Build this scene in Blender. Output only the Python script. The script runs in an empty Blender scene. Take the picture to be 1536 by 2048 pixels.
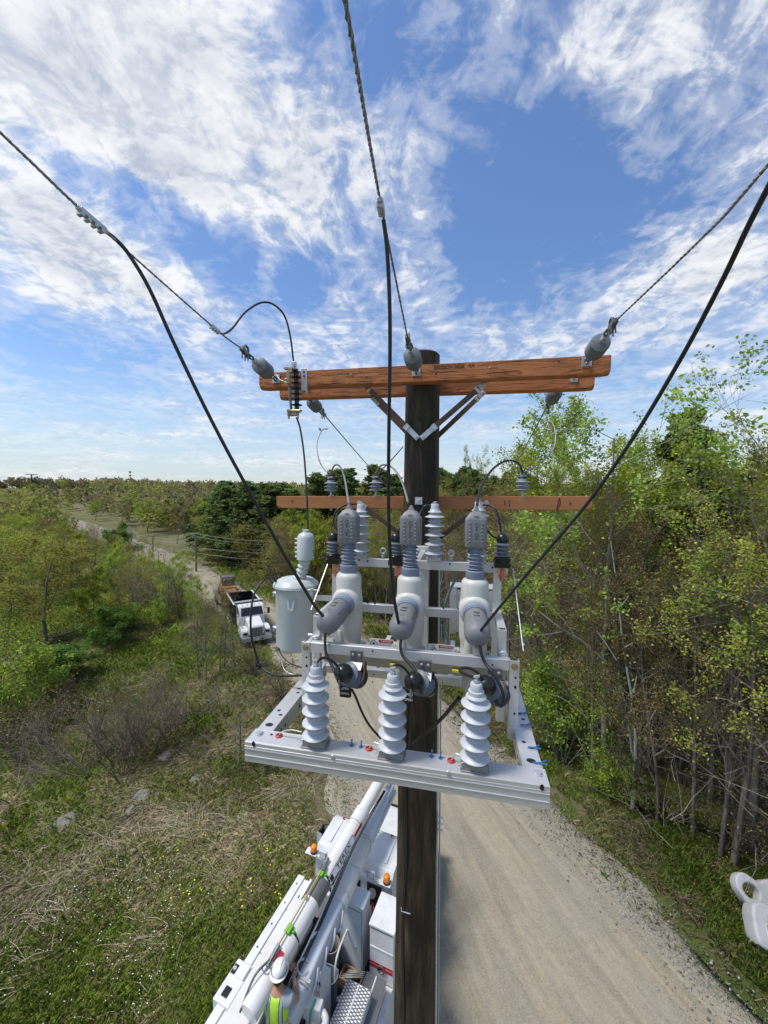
import bpy, bmesh, math, random
import numpy as np
from mathutils import Vector, Matrix
S = bpy.context.scene
D = bpy.data
R = math.radians
# ------------------------------------------------------------------ camera
E = 10.8; PITCH = R(3.2); ROLL = R(0.45); FPX = 769.0
cd = D.cameras.new('camera'); cam = D.objects.new('camera', cd); S.collection.objects.link(cam)
cam.matrix_world = Matrix.Translation((0, 0, E)) @ Matrix.Rotation(R(90) - PITCH, 4, 'X') @ Matrix.Rotation(ROLL, 4, 'Z')
cd.sensor_fit = 'HORIZONTAL'; cd.sensor_width = 36.0; cd.lens = 36.0 * FPX / 1536.0
cd.clip_start = 0.05; cd.clip_end = 5000
S.camera = cam
CAM = np.array([0, 0, E]); RC = np.array(cam.matrix_world.to_3x3())
def ray(px, py): return RC @ np.array([(px - 768) / FPX, (1024 - py) / FPX, -1.0])
def G(px, py, z=0.0):
    d = ray(px, py); return Vector(CAM + d * ((z - E) / d[2]))
def atY(px, py, Y):
    d = ray(px, py); return Vector(CAM + d * (Y / d[1]))
# frame of the pole: u along the crossarms, v away from the camera, w up from eye height
TH = R(11.3); FM = Matrix.Translation((.345, 3.4, E)) @ Matrix.Rotation(-TH, 4, 'Z')
FI = FM.inverted()
def _pl(px, py, k, val):
    c = FI @ Vector(CAM); d = FI.to_3x3() @ Vector(ray(px, py)); return c + d * ((val - c[k]) / d[k])
def V(px, py, v): return _pl(px, py, 1, v)
def U(px, py, u): return _pl(px, py, 0, u)
def W(px, py, w): return _pl(px, py, 2, w)
# ------------------------------------------------------------------ sun, sky, exposure
S.view_settings.view_transform = 'Standard'; S.view_settings.look = 'None'
S.view_settings.exposure = 0.62; S.view_settings.gamma = 1.0
SUN_EL, SUN_AZ = R(62), R(-100)      # azimuth from +Y towards +X: high on the left
sd = Vector((math.sin(SUN_AZ) * math.cos(SUN_EL), math.cos(SUN_AZ) * math.cos(SUN_EL), math.sin(SUN_EL)))
sl = D.lights.new('sun', 'SUN'); sl.energy = 2.4; sl.angle = R(13); sl.color = (1, .95, .87)
so = D.objects.new('sun', sl); S.collection.objects.link(so); so.rotation_euler = (-sd).to_track_quat('-Z', 'Y').to_euler()
S.cycles.max_bounces = 5; S.cycles.diffuse_bounces = 4; S.cycles.glossy_bounces = 2
S.cycles.transmission_bounces = 3; S.cycles.transparent_max_bounces = 6
S.cycles.use_adaptive_sampling = True; S.cycles.adaptive_threshold = 0.02
S.cycles.sample_clamp_indirect = 4

class NT:
    """small helper for writing node graphs"""
    def __init__(s, tree): s.t = tree; s.n = tree.nodes; s.l = tree.links
    def new(s, typ, **kw):
        n = s.n.new(typ)
        for k, v in kw.items(): setattr(n, k, v)
        return n
    def put(s, sock, v):
        if isinstance(v, bpy.types.NodeSocket): s.l.new(v, sock)
        elif v is not None:
            if sock.type == 'RGBA' and hasattr(v, '__len__') and len(v) == 3: v = (*v, 1)
            sock.default_value = v
    def m(s, op, a, b=None, c=None, clamp=False):
        n = s.new('ShaderNodeMath', operation=op, use_clamp=clamp)
        for i, v in enumerate((a, b, c)):
            if v is not None: s.put(n.inputs[i], v)
        return n.outputs[0]
    def vm(s, op, a, b=None, out=0):
        n = s.new('ShaderNodeVectorMath', operation=op); s.put(n.inputs[0], a)
        if b is not None:
            s.put(n.inputs['Scale' if op == 'SCALE' else 1], b)
        return n.outputs['Value' if op in ('DOT_PRODUCT', 'LENGTH') else 'Vector']
    def mr(s, v, a, b, c=0.0, d=1.0, smooth=False):
        n = s.new('ShaderNodeMapRange'); n.interpolation_type = 'SMOOTHSTEP' if smooth else 'LINEAR'
        for i, x in enumerate((v, a, b, c, d)): s.put(n.inputs[i], x)
        return n.outputs[0]
    def noise(s, vec=None, scale=5, detail=4, rough=.5, dist=0.0, out=0):
        n = s.new('ShaderNodeTexNoise')
        if vec is not None: s.put(n.inputs['Vector'], vec)
        for k, v in (('Scale', scale), ('Detail', detail), ('Roughness', rough), ('Distortion', dist)): s.put(n.inputs[k], v)
        return n.outputs[out]
    def mix(s, f, a, b, mode='MIX'):
        n = s.new('ShaderNodeMix', data_type='RGBA', blend_type=mode); n.clamp_factor = True
        s.put(n.inputs['Factor'], f); s.put(n.inputs['A'], None); s.put(n.inputs[6], a); s.put(n.inputs[7], b)
        return n.outputs[2]
    def mapping(s, vec, sc=(1, 1, 1), rot=(0, 0, 0), loc=(0, 0, 0)):
        n = s.new('ShaderNodeMapping'); s.put(n.inputs[0], vec)
        n.inputs['Scale'].default_value = sc; n.inputs['Rotation'].default_value = rot; n.inputs['Location'].default_value = loc
        return n.outputs[0]
    def tc(s, o='Object'): return s.new('ShaderNodeTexCoord').outputs[o]
    def ramp(s, f, stops):
        n = s.new('ShaderNodeValToRGB'); e = n.color_ramp.elements
        while len(e) < len(stops): e.new(.5)
        for i, (p, c) in enumerate(stops): e[i].position = p; e[i].color = (*c, 1)
        s.put(n.inputs[0], f); return n.outputs[0]
    def attr(s, name): return s.new('ShaderNodeAttribute', attribute_name=name).outputs['Color']

wd = D.worlds.new('World'); S.world = wd; wd.use_nodes = True
N = NT(wd.node_tree); bg = wd.node_tree.nodes['Background']
sky = N.new('ShaderNodeTexSky', sky_type='NISHITA', sun_disc=False)
sky.sun_elevation = SUN_EL; sky.sun_rotation = SUN_AZ; sky.altitude = 200; sky.air_density = 1.3; sky.dust_density = .6; sky.ozone_density = 3.0
dirv = N.tc('Generated')
sep = N.new('ShaderNodeSeparateXYZ'); N.put(sep.inputs[0], dirv)
zc = N.m('ADD', N.m('MAXIMUM', sep.outputs[2], 0.0), .16)
cmb = N.new('ShaderNodeCombineXYZ'); N.put(cmb.inputs[0], N.m('DIVIDE', sep.outputs[0], zc)); N.put(cmb.inputs[1], N.m('DIVIDE', sep.outputs[1], zc))
cp = cmb.outputs[0]
# where the photograph has cloud banks (+) and open blue (-): directions on the sky, not screen positions
def blob(px, py, rad, amt):
    d = ray(px, py); d = d / np.linalg.norm(d)
    dot = N.vm('DOT_PRODUCT', dirv, tuple(d))
    return N.mr(dot, math.cos(R(rad)), 1.0, 0.0, amt, True)
tot = None
for b in [(40, 60, 20, .20), (300, 120, 15, .12), (180, 250, 12, .12), (400, 260, 11, .12), (560, 100, 10, .10), (540, 420, 9, .18), (650, 330, 8, .12), (820, 380, 8, .13),
          (60, 470, 8, .16), (200, 540, 9, .22), (380, 600, 8, .20), (820, 600, 8, .10), (640, 690, 9, .12), (420, 780, 8, .12),
          (1250, 110, 12, .12), (1450, 130, 12, .12), (1130, 220, 6, .12), (950, 40, 7, .08), (1500, 470, 8, .16), (1340, 560, 7, .14), (1180, 650, 8, .14), (1000, 710, 8, .12), (1450, 640, 9, .14),
          (210, 385, 5, -.28), (330, 450, 5, -.28), (460, 515, 5, -.34), (600, 565, 5, -.30), (90, 345, 4, -.12),
          (1080, 430, 12, -.24), (960, 520, 8, -.16), (1240, 330, 9, -.18), (1400, 320, 6, -.12), (680, 40, 7, -.14), (830, 110, 7, -.16), (990, 150, 6, -.12), (900, 330, 5, -.10), (1080, 300, 7, -.14), (140, 720, 7, -.12), (300, 680, 6, -.08)]:
    o = blob(*b); tot = o if tot is None else N.m('ADD', tot, o)
warp = N.noise(cp, 1.6, 3, .5, 0, 1)
cw = N.vm('ADD', cp, N.vm('SCALE', N.vm('SUBTRACT', warp, (.5, .5, .5)), .30))
rot = N.mapping(cw, (1.0, 1.5, 1), (0, 0, R(-28)))
n1 = N.noise(rot, 2.6, 10, .66, .15)
n2 = N.mr(N.noise(N.mapping(cw, (1.6, 1, 1), (0, 0, R(20))), 7.5, 8, .62, .5), .30, .70, 0, 1, False)
n5 = N.mr(N.noise(N.mapping(cw, (1, 1.3, 1), (0, 0, R(-40))), 17, 5, .6, .3), .32, .68, 0, 1)
n4 = N.noise(cw, 24, 5, .65)
lowf = N.mr(sep.outputs[2], .10, .48, .12, 1)
dens = N.m('ADD', N.m('MULTIPLY', n1, .60), N.m('ADD', .25, N.m('MULTIPLY', lowf, N.m('ADD', N.m('MULTIPLY', N.m('SUBTRACT', n2, .5), .36), N.m('MULTIPLY', N.m('SUBTRACT', n5, .45), .16)))))
dens = N.m('ADD', dens, N.m('ADD', N.m('MULTIPLY', N.m('MULTIPLY', n4, lowf), .12), tot))
# streaky stratus towards the horizon
hz = N.mr(sep.outputs[2], .0, .40, 1.0, 0.0)
st = N.noise(N.mapping(dirv, (1.1, 1.1, 10.0)), 3.2, 7, .6, .3)
dens = N.m('ADD', dens, N.m('MULTIPLY', hz, N.m('MULTIPLY', N.m('SUBTRACT', st, .45), 1.6)))
cov = N.m('MULTIPLY', N.mr(dens, .55, .97, 0, 1, True), .93)
wisp = N.m('MULTIPLY', N.mr(dens, .44, .72, 0, .30, True), 1.0)
cov = N.m('MAXIMUM', cov, wisp)
shade0 = N.mr(N.m('ADD', N.noise(N.vm('ADD', rot, (.06, .10, 0)), 3.4, 6, .6, .2), N.m('MULTIPLY', N.mr(dens, .78, 1.2), .16)), .44, .84)
puff = N.mr(N.m('ADD', N.m('MULTIPLY', n2, .6), N.m('MULTIPLY', n5, .5)), .25, .75, 0, 1, True)
shade = N.m('ADD', N.m('MULTIPLY', shade0, 1.05), N.m('MULTIPLY', N.m('SUBTRACT', .72, puff), .70), clamp=True)
ccol = N.mix(shade, (.96, .97, .98), (.52, .57, .66))
haze_c = N.mr(sep.outputs[2], 0.0, .30, 1.0, 0.0, True)
skyc = N.mix(1.0, sky.outputs[0], (.74, .85, 1.03), 'MULTIPLY')
skyc = N.mix(N.m('MULTIPLY', haze_c, .55), skyc, (4.3, 4.9, 5.5))
col = N.mix(cov, skyc, N.vm('SCALE', ccol, 6.7))
N.put(bg.inputs[0], col); bg.inputs[1].default_value = 0.1
wd.cycles.sampling_method = 'MANUAL'; wd.cycles.sample_map_resolution = 512

# ------------------------------------------------------------------ objects and meshes
ROOTM = {}
def props(o, label=None, cat=None, group=None, kind=None):
    for k, v in (('label', label), ('category', cat), ('group', group), ('kind', kind)):
        if v: o[k] = v
    return o
def link(o, parent=None):
    S.collection.objects.link(o)
    if parent is not None: o.parent = parent
    return o
def thing(name, label, cat, M=None, group=None):
    o = D.objects.new(name, None); o.empty_display_size = .1; link(o)
    M = M or Matrix(); o.matrix_world = M; ROOTM[o.name] = M.copy()
    return props(o, label, cat, group)
def rootM(o):
    while o.parent is not None: o = o.parent
    return ROOTM.get(o.name, Matrix())
class MB:
    """collects shapes; obj() links them as one mesh object"""
    def __init__(s, mats=1): s.v = []; s.f = []; s.mi = []; s.cur = 0; s.n = 0
    def raw(s, v, f):
        s.v.extend([tuple(p) for p in v]); s.f.extend([tuple(i + s.n for i in q) for q in f])
        s.mi.extend([s.cur] * len(f)); s.n += len(v); return s
    def box(s, c, d, M=None):
        x, y, z = d[0] / 2, d[1] / 2, d[2] / 2
        vs = [Vector((a * x, b * y, e * z)) for a in (-1, 1) for b in (-1, 1) for e in (-1, 1)]
        if M is not None: vs = [M @ p for p in vs]
        vs = [p + Vector(c) for p in vs]
        return s.raw(vs, [(0, 1, 3, 2), (4, 6, 7, 5), (0, 4, 5, 1), (2, 3, 7, 6), (0, 2, 6, 4), (1, 5, 7, 3)])
    def bb(s, lo, hi): return s.box([(a + b) / 2 for a, b in zip(lo, hi)], [b - a for a, b in zip(lo, hi)])
    def bar(s, a, b, w, h, up=(0, 0, 1)):
        a = Vector(a); b = Vector(b); x = (b - a).normalized(); upv = Vector(up)
        y = upv.cross(x).normalized(); z = x.cross(y)
        M = Matrix((x, y, z)).transposed(); return s.box((a + b) / 2, ((b - a).length, w, h), M)
    def lathe(s, prof, base=(0, 0, 0), axis=(0, 0, 1), n=20, sq=None, cap=True):
        z = Vector(axis).normalized(); t = Vector((1, 0, 0)) if abs(z.x) < .9 else Vector((0, 1, 0))
        if abs(z.z) > .99: x = Vector((1, 0, 0))
        else: x = t.cross(z).normalized()
        y = z.cross(x); base = Vector(base); vs = []; fs = []
        for r, h in prof:
            for i in range(n):
                a = 2 * math.pi * i / n; ca, sa = math.cos(a), math.sin(a)
                if sq:
                    e = 2.0 / sq[2]; px = abs(ca) ** e * (1 if ca >= 0 else -1) * sq[0]; py = abs(sa) ** e * (1 if sa >= 0 else -1) * sq[1]
                else: px, py = ca, sa
                vs.append(base + x * px * r + y * py * r + z * h)
        for k in range(len(prof) - 1):
            for i in range(n):
                j = (i + 1) % n; fs.append((k * n + i, k * n + j, (k + 1) * n + j, (k + 1) * n + i))
        if cap:
            fs.append(tuple(range(n - 1, -1, -1))); fs.append(tuple((len(prof) - 1) * n + i for i in range(n)))
        return s.raw(vs, fs)
    def cyl(s, a, b, r, r2=None, n=14):
        a = Vector(a); b = Vector(b); return s.lathe([(r, 0), (r if r2 is None else r2, (b - a).length)], a, b - a, n)
    def tube(s, pts, r, n=8, twist=0.0, lobes=0, closed=False):
        P = [Vector(p) for p in pts]; m = len(P); rr = r if hasattr(r, '__len__') else [r] * m
        T = []
        for i in range(m):
            a = P[(i - 1) % m] if (closed or i > 0) else P[0]; b = P[(i + 1) % m] if (closed or i < m - 1) else P[-1]
            T.append((b - a).normalized())
        x = T[0].orthogonal().normalized(); vs = []; L = 0
        for i in range(m):
            if i: L += (P[i] - P[i - 1]).length
            x = (x - T[i] * x.dot(T[i])).normalized(); y = T[i].cross(x)
            for k in range(n):
                a = 2 * math.pi * k / n + L * twist
                q = rr[i] * (1 + (.12 * math.cos(lobes * 2 * math.pi * k / n) if lobes else 0)); vs.append(P[i] + x * math.cos(a) * q + y * math.sin(a) * q)
        fs = [(i * n + k, i * n + (k + 1) % n, (i + 1) * n + (k + 1) % n, (i + 1) * n + k) for i in range(m - 1) for k in range(n)]
        if closed: fs += [((m - 1) * n + k, (m - 1) * n + (k + 1) % n, (k + 1) % n, k) for k in range(n)]
        else: fs += [tuple(range(n - 1, -1, -1)), tuple((m - 1) * n + k for k in range(n))]
        return s.raw(vs, fs)
    def ball(s, c, r, n=12, sc=(1, 1, 1), M=None):
        c = Vector(c); h = n // 2; vs = []; fs = []
        for j in range(1, h):
            t = math.pi * j / h
            for i in range(n):
                a = 2 * math.pi * i / n; p = Vector((math.sin(t) * math.cos(a) * r * sc[0], math.sin(t) * math.sin(a) * r * sc[1], math.cos(t) * r * sc[2]))
                vs.append(c + (M @ p if M else p))
        tp = Vector((0, 0, r * sc[2])); vs.append(c + (M @ tp if M else tp)); vs.append(c - (M @ tp if M else tp)); q = (h - 1) * n
        for j in range(h - 2):
            for i in range(n): k = (i + 1) % n; fs.append((j * n + i, (j + 1) * n + i, (j + 1) * n + k, j * n + k))
        for i in range(n): k = (i + 1) % n; fs.append((q, i, k)); fs.append((q + 1, (h - 2) * n + k, (h - 2) * n + i))
        return s.raw(vs, fs)
    def torus(s, c, axis, R_, r, n=20, m=8, a0=0, a1=360):
        z = Vector(axis).normalized(); x = z.orthogonal().normalized(); y = z.cross(x); c = Vector(c)
        full = abs(a1 - a0) >= 360; k = n if full else n + 1
        pts = [c + (x * math.cos(R(a0 + (a1 - a0) * i / n)) + y * math.sin(R(a0 + (a1 - a0) * i / n))) * R_ for i in range(k)]
        return s.tube(pts, r, m, closed=full)
    def prism(s, poly, a, b, ax=1):
        """polygon in the two other axes, extruded along axis ax from a to b"""
        n = len(poly); o = [i for i in range(3) if i != ax]; vs = []
        for t in (a, b):
            for p in poly:
                q = [0, 0, 0]; q[ax] = t; q[o[0]] = p[0]; q[o[1]] = p[1]; vs.append(q)
        fs = [(i, (i + 1) % n, n + (i + 1) % n, n + i) for i in range(n)] + [tuple(range(n - 1, -1, -1)), tuple(range(n, 2 * n))]
        return s.raw(vs, fs)
def hexbolt(mb, c, axis, r=.009, h=.007, shank=.0):
    mb.lathe([(r * 1.35, 0), (r * 1.35, .002)], c, axis, 12); mb.lathe([(r, .002), (r, h)], c, axis, 6)
    if shank: mb.lathe([(r * .5, h), (r * .5, h + shank)], c, axis, 8)
def obj(name, mb, mat, parent=None, space=None, bevel=0, smooth=30, seg=2, label=None, recalc=True):
    """space: matrix that takes the mesh coordinates to world; the vertices are stored local to the root of parent"""
    me = D.meshes.new(name); M = (space or Matrix())
    L = (rootM(parent).inverted() @ M) if (parent is not None and space is not None) else (M if space is not None else Matrix())
    v = np.array(mb.v, float)
    if space is not None: A = np.array(L); v = v @ A[:3, :3].T + A[:3, 3]
    me.from_pydata(v.tolist(), [], mb.f)
    mats = mat if isinstance(mat, (list, tuple)) else [mat]
    for m_ in mats: me.materials.append(m_)
    if any(mb.mi): me.polygons.foreach_set('material_index', mb.mi)
    if recalc:
        bm = bmesh.new(); bm.from_mesh(me); bmesh.ops.recalc_face_normals(bm, faces=bm.faces); bm.to_mesh(me); bm.free()
    if smooth:
        me.polygons.foreach_set('use_smooth', [True] * len(me.polygons)); me.set_sharp_from_angle(angle=R(smooth))
    me.update(); o = D.objects.new(name, me); link(o, parent)
    if bevel:
        b = o.modifiers.new('bevel', 'BEVEL'); b.width = bevel; b.segments = seg; b.limit_method = 'ANGLE'; b.angle_limit = R(35); b.harden_normals = True
    if label: o['label'] = label
    return o
def solo(name, mb, mat, label, cat, M=None, space=None, group=None, kind=None, **kw):
    """a thing that is one mesh; its origin at M"""
    M = M or Matrix(); sp = M.inverted() @ (space or Matrix())
    o = obj(name, mb, mat, None, space=sp, **kw); o.matrix_world = M; ROOTM[o.name] = M.copy()
    return props(o, label, cat, group, kind)
def text(s, parent, mat, M, size, name='lettering', ext=.0006, align='CENTER', space=None, xs=1.0, label=None):
    c = D.curves.new(name, 'FONT'); c.body = s; c.size = size; c.extrude = ext; c.align_x = align; c.align_y = 'CENTER'; c.resolution_u = 3
    tmp = D.objects.new(name, c); S.collection.objects.link(tmp); dg = bpy.context.evaluated_depsgraph_get(); dg.update(); me = D.meshes.new_from_object(tmp.evaluated_get(dg)); D.objects.remove(tmp); me.materials.clear(); me.materials.append(mat)
    o = D.objects.new(name, me); link(o, parent)
    o.matrix_local = rootM(parent).inverted() @ (space or Matrix()) @ M @ Matrix.Diagonal((xs, 1, 1, 1))
    return o
def catmull(pts, k=8):
    P = [Vector(p) for p in pts]; P = [P[0] * 2 - P[1]] + P + [P[-1] * 2 - P[-2]]; out = []
    for i in range(1, len(P) - 2):
        a, b, c, d = P[i - 1:i + 3]
        for j in range(k):
            t = j / k; out.append(.5 * ((2 * b) + (c - a) * t + (2 * a - 5 * b + 4 * c - d) * t * t + (3 * b - a - 3 * c + d) * t ** 3))
    out.append(P[-2]); return out
def copy_tree(root, M, label=None):
    def rec(o, par):
        c = o.copy(); S.collection.objects.link(c)
        if par is not None: c.parent = par
        for ch in KIDS.get(o.name, []): rec(ch, c)
        return c
    r = rec(root, None); r.matrix_world = M
    if label: r['label'] = label
    return r
KIDS = {}
def index_kids(root):
    for o in D.objects:
        if o.parent is not None: KIDS.setdefault(o.parent.name, [])
        if o.parent is not None and o not in KIDS[o.parent.name]: KIDS[o.parent.name].append(o)

# ------------------------------------------------------------------ materials
def mat(name, fn):
    m = D.materials.new(name); m.use_nodes = True; t = NT(m.node_tree); p = m.node_tree.nodes['Principled BSDF']; fn(t, p); return m
def bump(t, p, h, st=.3, dist=.01):
    b = t.new('ShaderNodeBump'); b.inputs['Strength'].default_value = st; b.inputs['Distance'].default_value = dist; t.put(b.inputs['Height'], h); t.put(p.inputs['Normal'], b.outputs[0])
def plain(name, col, rough=.5, metal=0.0, var=.12, scale=9, bst=.0, spec=.5, coat=0):
    def f(t, p):
        n = t.noise(t.tc(), scale, 6, .6); c2 = tuple(x * (1 - var) for x in col); c1 = tuple(min(1, x * (1 + var * .6)) for x in col)
        t.put(p.inputs['Base Color'], t.mix(t.mr(n, .3, .7), c2, c1))
        t.put(p.inputs['Roughness'], t.mr(t.noise(t.tc(), scale * 4, 4, .6), .3, .7, rough * .85, min(1, rough * 1.15)))
        p.inputs['Metallic'].default_value = metal; p.inputs['Specular IOR Level'].default_value = spec
        p.inputs['Coat Weight'].default_value = coat
        if bst: bump(t, p, t.noise(t.tc(), scale * 12, 5, .6), bst, .004)
    return mat(name, f)
def dirty(name, col, dirt, rough=.45, amt=.5, scale=6, streak=(1, 1, .25), metal=0, spec=.5):
    def f(t, p):
        v = t.mapping(t.tc(), streak); n = t.noise(v, scale, 8, .65, .3); n2 = t.noise(t.tc(), scale * 7, 5, .7)
        k = t.m('MULTIPLY', t.mr(t.m('ADD', n, t.m('MULTIPLY', n2, .25)), .55, .85), amt)
        t.put(p.inputs['Base Color'], t.mix(k, col, dirt)); t.put(p.inputs['Roughness'], t.m('ADD', t.m('MULTIPLY', k, .3), rough))
        p.inputs['Metallic'].default_value = metal; p.inputs['Specular IOR Level'].default_value = spec
        bump(t, p, n2, .08, .003)
    return mat(name, f)
def f_wood(t, p):      # fresh orange-brown crossarm timber with long grain
    v = t.mapping(t.tc(), (1.0, 9, 9)); n = t.noise(v, 1.6, 5, .55, .9)
    g = t.m('FRACT', t.m('MULTIPLY', n, 6.5)); g = t.m('MULTIPLY', g, g)
    fine = t.noise(t.mapping(t.tc(), (2.5, 60, 60)), 4, 4, .6)
    bl = t.noise(t.tc(), 3.0, 4, .6)
    c = t.mix(g, (.54, .195, .068), (.19, .050, .016)); c = t.mix(t.mr(fine, .35, .75, 0, .45), c, (.56, .27, .13)); c = t.mix(t.mr(bl, .5, .75, 0, .6), c, (.17, .075, .045)); c = t.mix(t.mr(t.noise(t.mapping(t.tc(), (.8, 20, 20)), 5, 3, .5), .62, .66), c, (.05, .022, .012))
    t.put(p.inputs['Base Color'], c); p.inputs['Roughness'].default_value = .72; p.inputs['Specular IOR Level'].default_value = .25
    bump(t, p, t.m('ADD', t.m('MULTIPLY', g, .4), fine), .35, .003)
def f_wood2(t, p):     # lower, drier crossarm
    v = t.mapping(t.tc(), (.5, 7, 7)); n = t.noise(v, 2.0, 5, .55, .5); fine = t.noise(t.mapping(t.tc(), (2, 45, 45)), 4, 4, .6); bl = t.noise(t.tc(), 2.2, 4, .6)
    c = t.mix(n, (.47, .195, .082), (.31, .115, .045)); c = t.mix(t.mr(fine, .3, .7, 0, .5), c, (.56, .29, .14)); c = t.mix(t.mr(bl, .5, .75, 0, .5), c, (.20, .09, .05))
    t.put(p.inputs['Base Color'], c); p.inputs['Roughness'].default_value = .8; p.inputs['Specular IOR Level'].default_value = .2
    bump(t, p, fine, .4, .003)
def f_pole(t, p):      # creosoted pole: near black with brown and green streaks
    o = t.tc(); v = t.mapping(o, (1, 1, .13)); n = t.noise(v, 12, 9, .68, .6); n2 = t.noise(t.mapping(o, (1, 1, .05)), 30, 6, .7, .3); b = t.noise(t.mapping(o, (1, 1, .35)), 3.0, 5, .6)
    c = t.ramp(n, [(.32, (.006, .005, .0035)), (.48, (.026, .019, .011)), (.60, (.070, .047, .024)), (.76, (.17, .12, .065))])
    c = t.mix(t.mr(b, .5, .68, 0, .6), c, (.040, .043, .018)); c = t.mix(t.mr(n2, .58, .72, 0, .8), c, (.004, .0035, .003))
    t.put(p.inputs['Base Color'], c); p.inputs['Roughness'].default_value = .68; p.inputs['Specular IOR Level'].default_value = .3
    bump(t, p, t.m('ADD', n, t.m('MULTIPLY', n2, .8)), .8, .012)
def f_alu(t, p):       # mill-finish aluminium / galvanised channel
    o = t.tc(); n = t.noise(t.mapping(o, (1.2, 14, 14)), 6, 5, .6); n2 = t.noise(o, 40, 5, .6)
    t.put(p.inputs['Base Color'], t.mix(n, (.56, .56, .565), (.74, .74, .74))); p.inputs['Metallic'].default_value = .55
    t.put(p.inputs['Roughness'], t.mr(n2, .3, .7, .36, .5)); bump(t, p, n2, .06, .002)
def f_galv(t, p):
    o = t.tc(); vo = t.new('ShaderNodeTexVoronoi'); t.put(vo.inputs['Vector'], o); vo.inputs['Scale'].default_value = 60
    t.put(p.inputs['Base Color'], t.mix(t.mr(vo.outputs['Distance'], 0, .8), (.42, .44, .46), (.60, .62, .64))); p.inputs['Metallic'].default_value = .6; p.inputs['Roughness'].default_value = .45
MT = {
 'wood': mat('crossarm_timber', f_wood), 'wood2': mat('dry_crossarm_timber', f_wood2), 'pole': mat('creosoted_pole', f_pole),
 'alu': mat('aluminium', f_alu), 'galv': mat('galvanised_steel', f_galv), 'steel': plain('stainless', (.50, .48, .45), .38, .75, .15, 12),
 'brace': plain('brown_fibre_brace', (.12, .065, .040), .6, 0, .3, 14, .1), 'epoxy': dirty('pale_grey_epoxy', (.57, .57, .53), (.40, .39, .35), .40, .45, 9, (1, 1, .3)),
 'cover': dirty('grey_rubber_cover', (.175, .18, .19), (.28, .27, .25), .46, .5, 8, (1, 1, .5)), 'silicone': plain('blue_grey_silicone', (.21, .25, .32), .45, 0, .08),
 'dsil': plain('dark_grey_silicone', (.16, .185, .205), .5, 0, .12), 'shed': dirty('white_silicone', (.49, .51, .54), (.33, .34, .34), .42, .35, 10, (1, 1, 1)),
 'arr': plain('grey_arrester_silicone', (.13, .155, .185), .42, 0, .1), 'black': plain('black_plastic', (.012, .012, .013), .32, 0, .2, 9, 0, .5),
 'cable': plain('black_cable', (.014, .014, .016), .42, 0, .25, 20, .05), 'copper': plain('copper', (.62, .26, .15), .38, .7, .25, 20),
 'wire': plain('stranded_aluminium', (.30, .29, .28), .5, .6, .25, 30), 'xf': dirty('transformer_grey_paint', (.50, .54, .53), (.36, .39, .38), .38, .5, 8),
 'brass': plain('bronze_fitting', (.42, .34, .20), .4, .7, .3, 30), 'dgalv': plain('dark_galvanised', (.17, .175, .17), .45, .6, .3, 20),
 'white': plain('white_label', (.80, .80, .80), .5, 0, .03), 'red': plain('red_paint', (.42, .02, .02), .45, 0, .1), 'blackp': plain('black_print', (.01, .01, .01), .6, 0, 0),
 'redcap': plain('red_plastic', (.42, .035, .02), .4, 0, .1), 'bluet': plain('blue_tie', (.02, .14, .36), .4, 0, .1), 'yel': plain('yellow_plastic', (.65, .55, .05), .5),
 'pinins': plain('pin_insulator_grey', (.30, .32, .38), .4, 0, .1), 'knot': plain('knot_brown', (.075, .03, .015), .8, 0, .2, 30), 'blk': plain('grey_base_block', (.26, .26, .26), .55, .2, .2, 20), 'dkplate': plain('dark_grey_plate', (.16, .155, .15), .45, .4, .15, 20),
}
# ================================================================== utility pole
XP = -.018
rng = random.Random(5)
pole = thing('utility_pole', 'dark wooden utility pole with two tiers of orange timber crossarms', 'utility pole', FM @ Matrix.Translation((XP, 0, -E)))
def pole_r(w): return .146 + (1.0 - w) * .0082
mb = MB(); prof = []
for i in range(60):
    w = 1.175 - i * (12.1 / 59); prof.append((pole_r(w) * (1 + rng.uniform(-.006, .006)), w))
prof = [(.02, 1.178), (.10, 1.182), (pole_r(1.17) - .012, 1.176)] + [(prof[0][0], 1.163)] + prof[1:]
mb.lathe(prof[::-1], (XP, 0, 0), (0, 0, 1), 40)
post = obj('post', mb, MT['pole'], pole, FM, smooth=40)
def beam(mb, u0, u1, vc, wc, tilt=0, dv=.10, dw=.125, ch=.018):
    """timber arm with bevelled lower corners near the ends"""
    uc = (u0 + u1) / 2
    secs = [(u0, .030), (u0 + .06, ch * .3), (u1 - .06, ch * .3), (u1, .030)]; vs = []
    for u, c in secs:
        w = wc + tilt * (u - uc); h = dw / 2; v = dv / 2
        vs += [(u, vc - v, w + h), (u, vc + v, w + h), (u, vc + v, w - h + c), (u, vc + v - c, w - h), (u, vc - v + c, w - h), (u, vc - v, w - h + c)]
    fs = [(k * 6 + i, k * 6 + (i + 1) % 6, (k + 1) * 6 + (i + 1) % 6, (k + 1) * 6 + i) for k in range(3) for i in range(6)] + [(5, 4, 3, 2, 1, 0), (18, 19, 20, 21, 22, 23)]
    mb.raw(vs, fs)
arms = []
for (u0, u1, vc, wc, tl, dw, mt, lb) in ((-1.427, 1.39, -.205, .945, -.004, .135, 'wood', 'front upper crossarm of orange timber'),
                                 (-1.437, 1.407, .200, .945, -.008, .135, 'wood', 'rear upper crossarm of orange timber'),
                                 (-1.484, 1.431, .215, -.112, .0095, .120, 'wood2', 'lower crossarm of dry tan timber')):
    mb = MB(); beam(mb, u0, u1, vc, wc, tl, dw=dw)
    arms.append(obj('crossarm', mb, MT[mt], pole, FM, bevel=.003, smooth=20, label=lb))
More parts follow.
